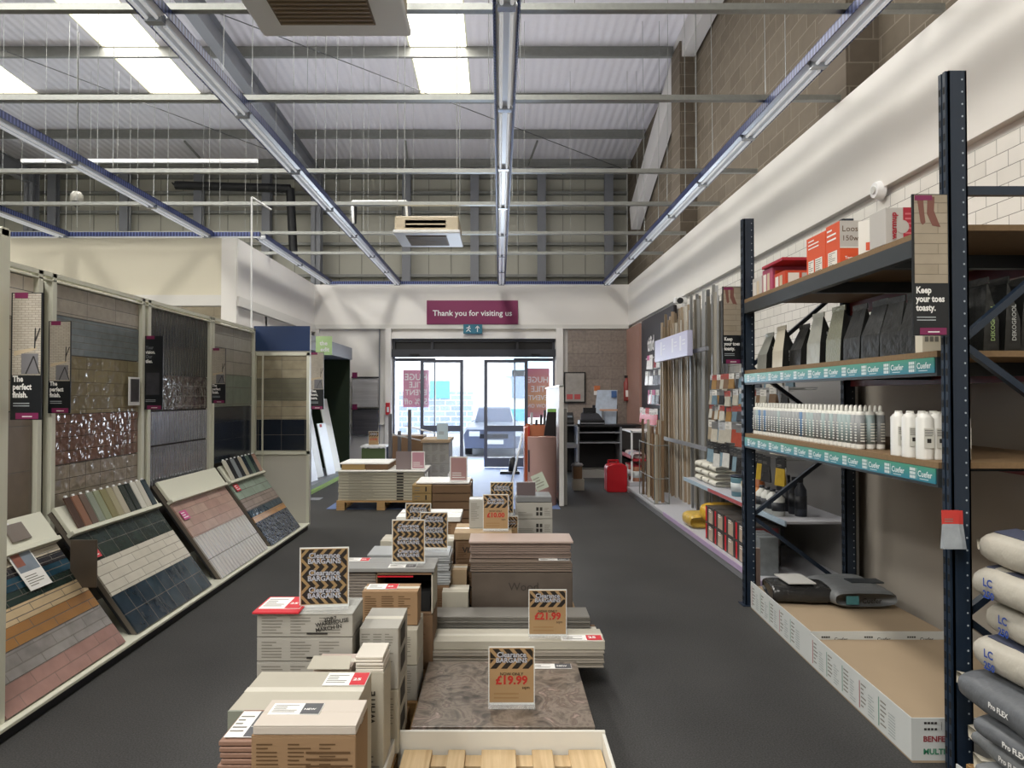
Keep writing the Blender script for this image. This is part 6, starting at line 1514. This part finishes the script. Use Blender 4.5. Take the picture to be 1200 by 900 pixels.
# shelf stock: tubs, bottles, folded cloths, yellow and dark bags
def tub(label, x, y, z, r, h, cb, cl, square=False):
    t = thing('product_tub', label, 'tub', (x, y, z))
    part(MB().lathe((x, y, z), [(r * .9, 0), (r, h * .9), (r, h)], mat('tb_' + cb[1:], cb, .4), n=18), 'tub', t); part(MB().lathe((x, y, z + h), [(r * 1.06, 0), (r * 1.06, .015), (r * .9, .02)], mat('tb_' + cl[1:], cl, .4), n=18), 'lid', t)
    part(MB().lathe((x, y, z + h * .25), [(r * .985, 0), (r * 1.005, h * .45)], mat('tubl_' + cb[1:], '#c9cfd0', .5), n=18), 'label', t)
def bott(label, x, y, z, r, h, cb, cc):
    t = thing('product_bottle', label, 'bottle', (x, y, z))
    part(MB().lathe((x, y, z), [(r, 0), (r, h * .7), (r * .45, h * .85), (r * .4, h * .9)], mat('bt_' + cb[1:], cb, .35), n=14), 'body', t); part(MB().lathe((x, y, z + h * .9), [(r * .45, 0), (r * .45, h * .1)], mat('bt_' + cc[1:], cc, .4), n=12), 'cap', t)
    part(MB().lathe((x, y, z + h * .2), [(r * 1.02, 0), (r * 1.02, h * .35)], mat('btl_' + cc[1:], cc, .5), n=14), 'label', t)
tub('blue tub with a yellow band under a dark lid on the middle shelf', 2.55, 7.55, .641, .09, .2, '#6b94a2', '#2b3346')
bott('white and amber bottle on the middle shelf beside the blue tub', 2.5, 7.2, .641, .05, .27, '#d8c7a0', '#e8e6e0'); bott('orange bottle on the middle shelf', 2.55, 6.98, .641, .055, .30, '#b0673a', '#c98a4a'); bott('slim dark green bottle on the middle shelf', 2.46, 7.04, .641, .04, .2, '#4c5a48', '#b5863f')
for i in range(4): bott(['white ribbed bottle on the middle shelf, first by the rack', 'white ribbed bottle on the middle shelf, second from the rack', 'white ribbed bottle on the middle shelf, third from the rack', 'white ribbed bottle on the middle shelf, fourth from the rack'][i], 2.47, 6.3 + i * .13, .641, .055, .22, '#d9dad4', '#33363c')
for i in range(4): bott(['black topped bottle in the rear of the middle shelf, first by the rack', 'black topped bottle in the rear of the middle shelf, second', 'black topped bottle in the rear of the middle shelf, third', 'black topped bottle in the rear of the middle shelf, fourth'][i], 2.66, 6.28 + i * .14, .641, .05, .33, '#3c404a', '#22242a')
cl = mat('white_cloth_pack', '#d9d6c9', .5, bump=.8, bs=12)
for i in range(3):
    for k in range(3):
        pillow('white folded cloth pack, %s column from the trims, %s' % (['first', 'second', 'third'][i], ['bottom', 'middle', 'top'][k]), 2.66, 8.95 - i * .3, .641 + k * .085, .26, .34, .08, cl, seed=90 + i * 3 + k, name='cloth_pack', cat='pack')
yel = mat('yellow_bag_plastic', '#d8ac2c', .3, bump=.9, bs=12)
pillow('glossy yellow bag on the bottom shelf, larger rear one', 2.62, 8.2, .131 + .1, .5, .5, .22, yel, seed=101, name='yellow_bag'); pillow('yellow and white bag on the bottom shelf edge', 2.42, 8.6, .131, .4, .34, .16, mat('yellow_white_bag', '#c9a84e', .3, var=.5, vs=14, bump=.8, bs=12), seed=102, name='yellow_bag')
rb = mat('red_black_box', '#6d2a2c', .4, var=.5, vs=14); kb = mat('dark_photo_box', '#43403d', .4, var=.5, vs=18); pb = mat('pale_photo_box', '#b7a392', .45, var=.25, vs=16)
k = 0
for i in range(4):
    for j in range(2):
        k += 1; y_ = 7.72 - i * .33
        t = thing('boxed_tool', 'boxed tool on the bottom shelf, %s from the yellow bags, %s layer' % (['first', 'second', 'third', 'fourth'][i], ['lower', 'upper'][j]), 'box', (2.42, y_, .131 + j * .185))
        part(MB().box(2.28, 2.6, y_ - .15, y_ + .15, .131 + j * .185, .131 + j * .185 + .18, kb), 'carton', t, bevel=.003)
        o_ = Vector((2.28, y_ + .15, .131 + j * .185))
        part(MB().panel(o_, AISLE_R, .12, .27, .01, .15, pb, .002), 'photo', t); part(MB().panel(o_, AISLE_R, .01, .06, .01, .17, red, .002), 'red_band', t); part(MB().lines(o_, AISLE_R, .13, .25, .12, .165, 2, paper, .003), 'lettering', t)
        part(MB().panel((2.28, y_ - .15, .131 + j * .185), FRONT, .02, .3, .02, .16, rb, .002), 'end_print', t)
for i in range(3): 
    y_ = 6.28 + i * .14
    t = thing('glass_jar_pack', ['clear boxed item beside the rack on the bottom shelf', 'second clear boxed item from the rack on the bottom shelf', 'third clear boxed item from the rack on the bottom shelf'][i], 'box', (2.36, y_, .131)); part(MB().box(2.28, 2.44, y_ - .055, y_ + .055, .131, .46, mat('clear_box_grey', '#7f8486', .25, var=.4, vs=14)), 'box', t); part(MB().panel((2.28, y_ + .05, .131), AISLE_R, .01, .05, .03, .12, red, .002), 'red_label', t)
# low red display near the desk
t = thing('red_dump_bin', 'white and red two tier display stand at the gondola end', 'display stand', (2.5, 13.0, 0))
part(MB().box(2.27, 2.9, 12.35, 13.3, 0, .2, gm), 'base', t); part(MB().box(2.3, 2.9, 12.4, 13.3, .56, .60, mat('bin_red', '#b3323c', .5)), 'tier', t); part(MB().box(2.3, 2.9, 12.4, 13.3, 1.06, 1.09, white), 'tier', t); part(MB().box(2.86, 2.9, 12.4, 13.3, .13, 1.1, white), 'back', t)
part(MB().box(2.3, 2.33, 12.4, 12.43, .13, 1.09, white), 'side_post', t); part(MB().box(2.3, 2.31, 12.4, 13.3, .56, .66, mat('bin_red', '#b3323c', .5)), 'lip', t)
for i, (y_, z_, c_, lab) in enumerate(((12.55, .2, '#c98a6a', 'red lidded clear jar low on the red display'), (12.8, .2, '#b5574c', 'second jar low on the red display'), (13.05, .2, '#c4bfb8', 'pale jar low on the red display'))): tub(lab, 2.42, y_, z_, .1, .26, c_, '#b3323c')
for i in range(5): pillow(['white pack on the red tier, first from the aisle end', 'white pack on the red tier, second', 'blue and white pack on the red tier, third', 'white pack on the red tier, fourth', 'white pack on the red tier, farthest'][i], 2.45, 12.5 + i * .17, .601, .15, .22, .1, mat('blue_white_pack', '#8f9bb8', .4, var=.5, vs=30) if i == 2 else mat('white_red_pack', '#c9b9b8', .4, var=.35, vs=30), seed=120 + i, name='small_pack', cat='pack')
# red carry case
t = thing('red_carry_case', 'red plastic carry case standing on the floor before the service desk', 'case', (2.0, 12.7, 0)); rp = mat('case_red', '#c01f2a', .3)
for k, (yy) in enumerate((12.55, 12.72)):
    m_ = MB(); xA, xB = 1.90, 2.26
    prof = [(xA, .02), (xA + .02, 0), (xB - .02, 0), (xB, .02), (xB, .44), (xB - .03, .48), (xA + .26, .50), (xA + .12, .50), (xA + .03, .47), (xA, .43)]
    n = len(prof); vs = [(x, yy + .0, z_) for x, z_ in prof] + [(x, yy + .16, z_) for x, z_ in prof]
    m_.add(vs, [(i, (i + 1) % n, n + (i + 1) % n, n + i) for i in range(n)] + [tuple(reversed(range(n))), tuple(range(n, 2 * n))], rp); part(m_, 'shell_half', t, bevel=.012, seg=2)
part(MB().bar((1.95, 12.71, .50), (1.95, 12.71, .55), .03, .03, rp).bar((2.12, 12.71, .50), (2.12, 12.71, .55), .03, .03, rp).bar((1.94, 12.71, .55), (2.13, 12.71, .55), .03, .03, rp), 'handle', t); part(MB().box(2.2, 2.262, 12.6, 12.63, .2, .28, paper), 'label', t)

# ================================================================== SERVICE DESK AND THE DIVIDER
t = thing('service_desk', 'black and grey service desk with open shelves at the back right', 'desk', (2.2, 15.0, 0)); dg = mat('desk_grey_edge', '#8f9196', .4); dk_ = mat('desk_black', '#1b1b1e', .5)
part(MB().box(1.62, 2.95, 14.7, 15.4, 1.06, 1.10, dk_), 'worktop', t); part(MB().box(1.62, 2.95, 14.75, 15.4, 0, .16, mat('desk_plinth', '#a5a29c', .5)), 'plinth', t); part(MB().box(1.3, 2.95, 15.35, 15.4, .1, 1.06, dk_), 'back_panel', t)
for x_ in (1.62, 2.5): part(MB().box(x_, x_ + .035, 14.68, 15.35, .16, 1.06, dg), 'side_panel', t)
part(MB().box(1.27, 1.62, 14.72, 15.4, 1.08, 1.10, dg), 'worktop_end', t); part(MB().box(1.27, 1.62, 14.75, 15.3, .62, .70, dg), 'drawer_shelf', t)
for z_ in (.72, .93): part(MB().box(1.65, 2.5, 14.7, 15.3, z_, z_ + .025, dg), 'shelf', t)
part(MB().box(2.53, 2.95, 14.72, 14.74, .6, 1.05, mat('desk_panel_dark', '#34302f', .5)), 'front_panel', t); part(MB().box(2.53, 2.95, 14.68, 14.72, .98, 1.02, dg), 'cable_rail', t)
t = thing('desk_phone', 'black desk phone on the left of the service desk', 'phone', (1.42, 14.9, 1.101)); part(MB().hexa([(1.32, 14.8, 1.101), (1.56, 14.8, 1.101), (1.56, 15.0, 1.101), (1.32, 15.0, 1.101), (1.32, 14.8, 1.16), (1.56, 14.8, 1.16), (1.56, 15.0, 1.36), (1.32, 15.0, 1.36)], black), 'body', t, bevel=.01)
part(MB().bar((1.35, 14.82, 1.2), (1.35, 15.0, 1.37), .05, .04, black), 'handset', t); part(MB().quad([(1.43, 14.848, 1.25), (1.53, 14.848, 1.25), (1.53, 14.88, 1.29), (1.43, 14.88, 1.29)], mat('phone_screen', '#7d8790', .2)), 'display', t)
t = thing('receipt_printer', 'black printer with a raised lid on the service desk', 'printer', (1.98, 15.0, 1.101)); part(MB().box(1.68, 2.2, 14.8, 15.2, 1.101, 1.2, black).hexa([(1.70, 14.85, 1.2), (2.18, 14.85, 1.2), (2.15, 15.15, 1.2), (1.73, 15.15, 1.2), (1.72, 15.0, 1.33), (2.1, 15.0, 1.33), (2.08, 15.15, 1.35), (1.75, 15.15, 1.35)], mat('printer_grey', '#2c2c30', .35)), 'body', t, bevel=.012)
part(MB().box(1.78, 2.05, 15.05, 15.1, 1.34, 1.45, black), 'lid', t); part(MB().box(1.7, 2.2, 14.76, 14.8, 1.12, 1.14, dg), 'paper_tray', t)
t = thing('wall_planner', 'pale blue printed poster leaning on the back of the desk', 'poster', (2.33, 15.3, 1.101)); a_, b_ = atY(697, 492, 15.3), atY(724, 457, 15.3)
part(MB().add([(a_.x - .04, 15.22, 1.101), (b_.x - .05, 15.22, 1.101), (b_.x, 15.34, b_.z), (a_.x + .06, 15.34, b_.z)], [(0, 1, 2, 3)], mat('planner_paper', '#b9c5d6', .5, var=.25, vs=14)), 'sheet', t); part(MB().box(b_.x - .14, b_.x - .03, 15.28, 15.3, b_.z - .16, b_.z - .02, mat('planner_blue', '#4a6da4', .5)), 'logo_patch', t)
part(MB().box(a_.x - .04, b_.x, 15.36, 15.4, 1.101, 1.5, black), 'easel', t)
t = thing('price_shelf_strip', 'pinkish strip shelf fixed across the blue poster', 'shelf', (2.35, 15.18, 1.36)); part(MB().box(2.15, 2.52, 15.14, 15.2, 1.38, 1.42, mat('peach_strip', '#d2a58c', .5)), 'strip', t); part(MB().box(2.2, 2.23, 15.16, 15.3, 1.1, 1.38, dg), 'bracket', t)
a_, b_ = atY(661, 472, 16.7), atY(686, 436, 16.7)
t = thing('framed_notice', 'black framed notice with red boxes on the stone cladding', 'notice', ((a_.x + b_.x) / 2, 16.7, a_.z)); part(MB().box(a_.x, b_.x, 16.68, 16.72, a_.z, b_.z, black), 'frame', t); part(MB().box(a_.x + .03, b_.x - .03, 16.67, 16.68, a_.z + .03, b_.z - .03, mat('notice_photo', '#a7a29b', .4, var=.3, vs=9)), 'print', t)
for dx in (.06, .24): part(MB().box(a_.x + dx, a_.x + dx + .14, 16.665, 16.67, a_.z + .08, a_.z + .2, mat('notice_red', '#c25a5a', .5)), 'red_block', t)
a_, b_ = atY(696, 463, 16.7), atY(703, 453, 16.7)
t = thing('wall_note', 'small white and orange note pinned to the stone cladding', 'notice', (a_.x, 16.7, a_.z)); part(MB().box(a_.x, b_.x, 16.69, 16.72, a_.z, b_.z, paper), 'card', t); part(MB().box(a_.x, b_.x, 16.685, 16.69, b_.z - .1, b_.z + .02, mat('note_orange', '#c9764a', .5)), 'header', t)
a_, b_ = atY(733, 470, 16.6), atY(739, 436, 16.6)
t = thing('fire_extinguisher', 'slim brown red extinguisher hung in the far right corner', 'extinguisher', (a_.x, 16.6, a_.z)); part(MB().lathe(((a_.x + b_.x) / 2 - .03, 16.6, a_.z), [(.07, 0), (.075, .03), (.075, .42), (.04, .5), (.03, .54)], mat('extinguisher_red', '#8d3a34', .35), n=16), 'cylinder', t)
part(MB().box((a_.x + b_.x) / 2 - .09, (a_.x + b_.x) / 2 + .03, 16.57, 16.6, a_.z + .54, a_.z + .6, black), 'valve', t); part(MB().box((a_.x + b_.x) / 2 - .07, (a_.x + b_.x) / 2 + .01, 16.52, 16.53, a_.z + .1, a_.z + .25, paper), 'label', t)
tag(MB().box(1.28, 2.2, 15.9, 16.2, 0, .9, dark).build('back_counter', bevel=.01), 'dark low counter behind the service desk', 'counter')
for x0, x1, y0, z0, z1, m, l_ in ((1.33, 1.53, 12.8, 0, .2, carton_w, 'cream carton on the floor at the divider foot'), (1.34, 1.50, 12.85, .202, .42, carton_dk, 'brown carton stacked on the cream one at the divider')):
    carton_box(l_, x0, x1, y0, y0 + .25, z0, z1, m, print_=None)
t = thing('silver_bowl', 'silver grey rounded bin lid on the brown carton', 'lid', (1.42, 12.97, .421)); part(MB().lathe((1.42, 12.97, .421), [(.1, 0), (.115, .02), (.09, .05), (.03, .06)], mat('silver_lid', '#8b8d90', .35), n=20), 'lid', t); part(MB().cyl((1.42, 12.97, .48), (1.42, 12.97, .5), .02, steel_grey, n=10), 'knob', t)
# divider screen
t = thing('divider_screen', 'tall white edged divider between the entrance and the desk', 'screen', (.95, 11.2, 0)); div = mat('divider_pinkish', '#a8928a', .5)
part(MB().box(.955, .985, 11.05, 14.4, .02, 1.84, div), 'panel', t); part(MB().box(.93, 1.0, 11.0, 11.05, 0, 1.86, white_paint), 'edge_post', t); part(MB().box(.985, 1.06, 11.1, 11.18, 0, 1.5, mat('divider_grey_post', '#9a9994', .5)), 'support_post', t)
part(MB().box(.93, 1.0, 11.0, 14.4, 1.84, 1.87, white), 'top_rail', t)
# roll, orange box and black stand in front of the divider
t = thing('underlay_roll', 'large dusty pink underlay roll standing on end', 'roll', (.72, 11.15, 0)); rl = mat('dusty_pink_underlay', '#ab8a83', .7, var=.05, vs=3, bump=.1, bs=20)
part(MB().cyl((.67, 11.15, 0), (.67, 11.15, 1.06), .225, rl, n=36), 'roll', t); part(MB().cyl((.67, 11.15, 1.0601), (.67, 11.15, 1.063), .06, mat('roll_core', '#d9cfc4', .7), n=20), 'core', t)
m_ = MB()
for k in range(60):
    a0, a1 = k * .42, (k + 1) * .42; r0, r1 = .06 + .16 * k / 60, .06 + .16 * (k + 1) / 60
    m_.bar((.67 + r0 * math.cos(a0), 11.15 + r0 * math.sin(a0), 1.062), (.67 + r1 * math.cos(a1), 11.15 + r1 * math.sin(a1), 1.062), .002, .002, mat('roll_gap', '#94685c', .8))
part(m_, 'spiral_end', t)
lab = MB()
for k in range(6):
    a0, a1 = PI * 1.08 + k * .045, PI * 1.08 + (k + 1) * .045 + .001; rr = .2275
    lab.quad([(.67 + rr * math.cos(a0), 11.15 + rr * math.sin(a0), .52), (.67 + rr * math.cos(a1), 11.15 + rr * math.sin(a1), .52), (.67 + rr * math.cos(a1), 11.15 + rr * math.sin(a1), .86), (.67 + rr * math.cos(a0), 11.15 + rr * math.sin(a0), .86)], mat('roll_label_dark', '#33262a', .4, var=.4, vs=12))
part(lab, 'label', t)
t = thing('tool_bin', 'orange upright display bin with tools behind the pink roll', 'bin', (.6, 11.9, 0)); og = mat('bin_orange', '#c0603c', .5)
part(MB().box(.42, .46, 11.7, 12.3, 0, 1.18, og), 'side_panel', t); part(MB().box(.46, .86, 12.26, 12.3, 0, 1.22, og), 'back_panel', t); part(MB().box(.46, .90, 11.7, 11.72, .9, 1.22, mat('bin_orange_pale', '#cc7c58', .5)), 'front_panel', t); part(MB().box(.47, .5, 11.66, 11.69, .3, 1.2, mat('bin_red_edge', '#c8352f', .4)), 'edge_strip', t); part(MB().box(.42, .90, 11.7, 12.3, .0, .04, og), 'base', t)
for i, (x_, h_, c_) in enumerate(((.50, 1.42, '#c9ccd2'), (.58, 1.30, '#2a2b30'), (.66, 1.38, '#3a3d44'), (.72, 1.46, '#4b4d52'))):
    tag(MB().bar((x_, 11.9, .05), (x_ + .05, 12.0, h_), .04, .03, mat('tool_' + c_[1:], c_, .4)).build('hand_tool'), ['pale long tool handle poking from the orange bin', 'black tool poking low from the orange bin', 'dark grey tool in the middle of the orange bin', 'grey tool standing tallest in the orange bin'][i], 'tool')
tag(MB().hexa([(.78, 11.5, 1.0), (1.0, 11.5, 1.0), (.93, 11.54, 1.0), (.78, 11.54, 1.0), (.86, 11.5, 1.42), (.925, 11.5, 1.42), (.925, 11.54, 1.42), (.86, 11.54, 1.42)], dark).build('panel_x')) if False else None
t = thing('slanted_stand', 'black slanted leaflet stand with a lime top edge by the divider', 'stand', (.8, 11.5, 0)); part(MB().hexa([(.62, 11.5, .3), (.92, 11.5, .3), (.92, 11.6, .3), (.62, 11.6, .3), (.78, 11.5, 1.44), (.925, 11.5, 1.44), (.925, 11.6, 1.44), (.78, 11.6, 1.44)], mat('stand_black', '#1d1b20', .5)), 'panel', t)
part(MB().box(.78, .925, 11.5, 11.6, 1.44, 1.49, mat('lime_edge', '#8ec96a', .5)), 'top_edge', t); part(MB().box(.62, .92, 11.5, 11.6, 0, .3, mat('stand_black', '#1d1b20', .5)), 'base', t)
t = frame_thing('leaning_panel', 'white edged dark panel leaning at the foot of the orange bin', 'sample panel', (.14, 11.6, .0), (0, 1, 0), (.22, 0, 1)); lpart(MB().box(0, .5, 0, 1.1, 0, .012, mat('dark_panel', '#2b2a30', .5)), 'board', t); lpart(MB().box(-.01, 0, 0, 1.12, -.003, .018, white), 'edge', t)
t = thing('floor_unit', 'small black floor standing unit just inside the right door leaf', 'floor unit', (.23, 15.5, 0)); part(MB().box(.02, .44, 15.4, 15.8, 0, .06, black), 'base', t, bevel=.01); part(MB().lathe((.3, 15.6, .06), [(.1, 0), (.09, .15), (.06, .28), (.02, .3)], black), 'body', t)
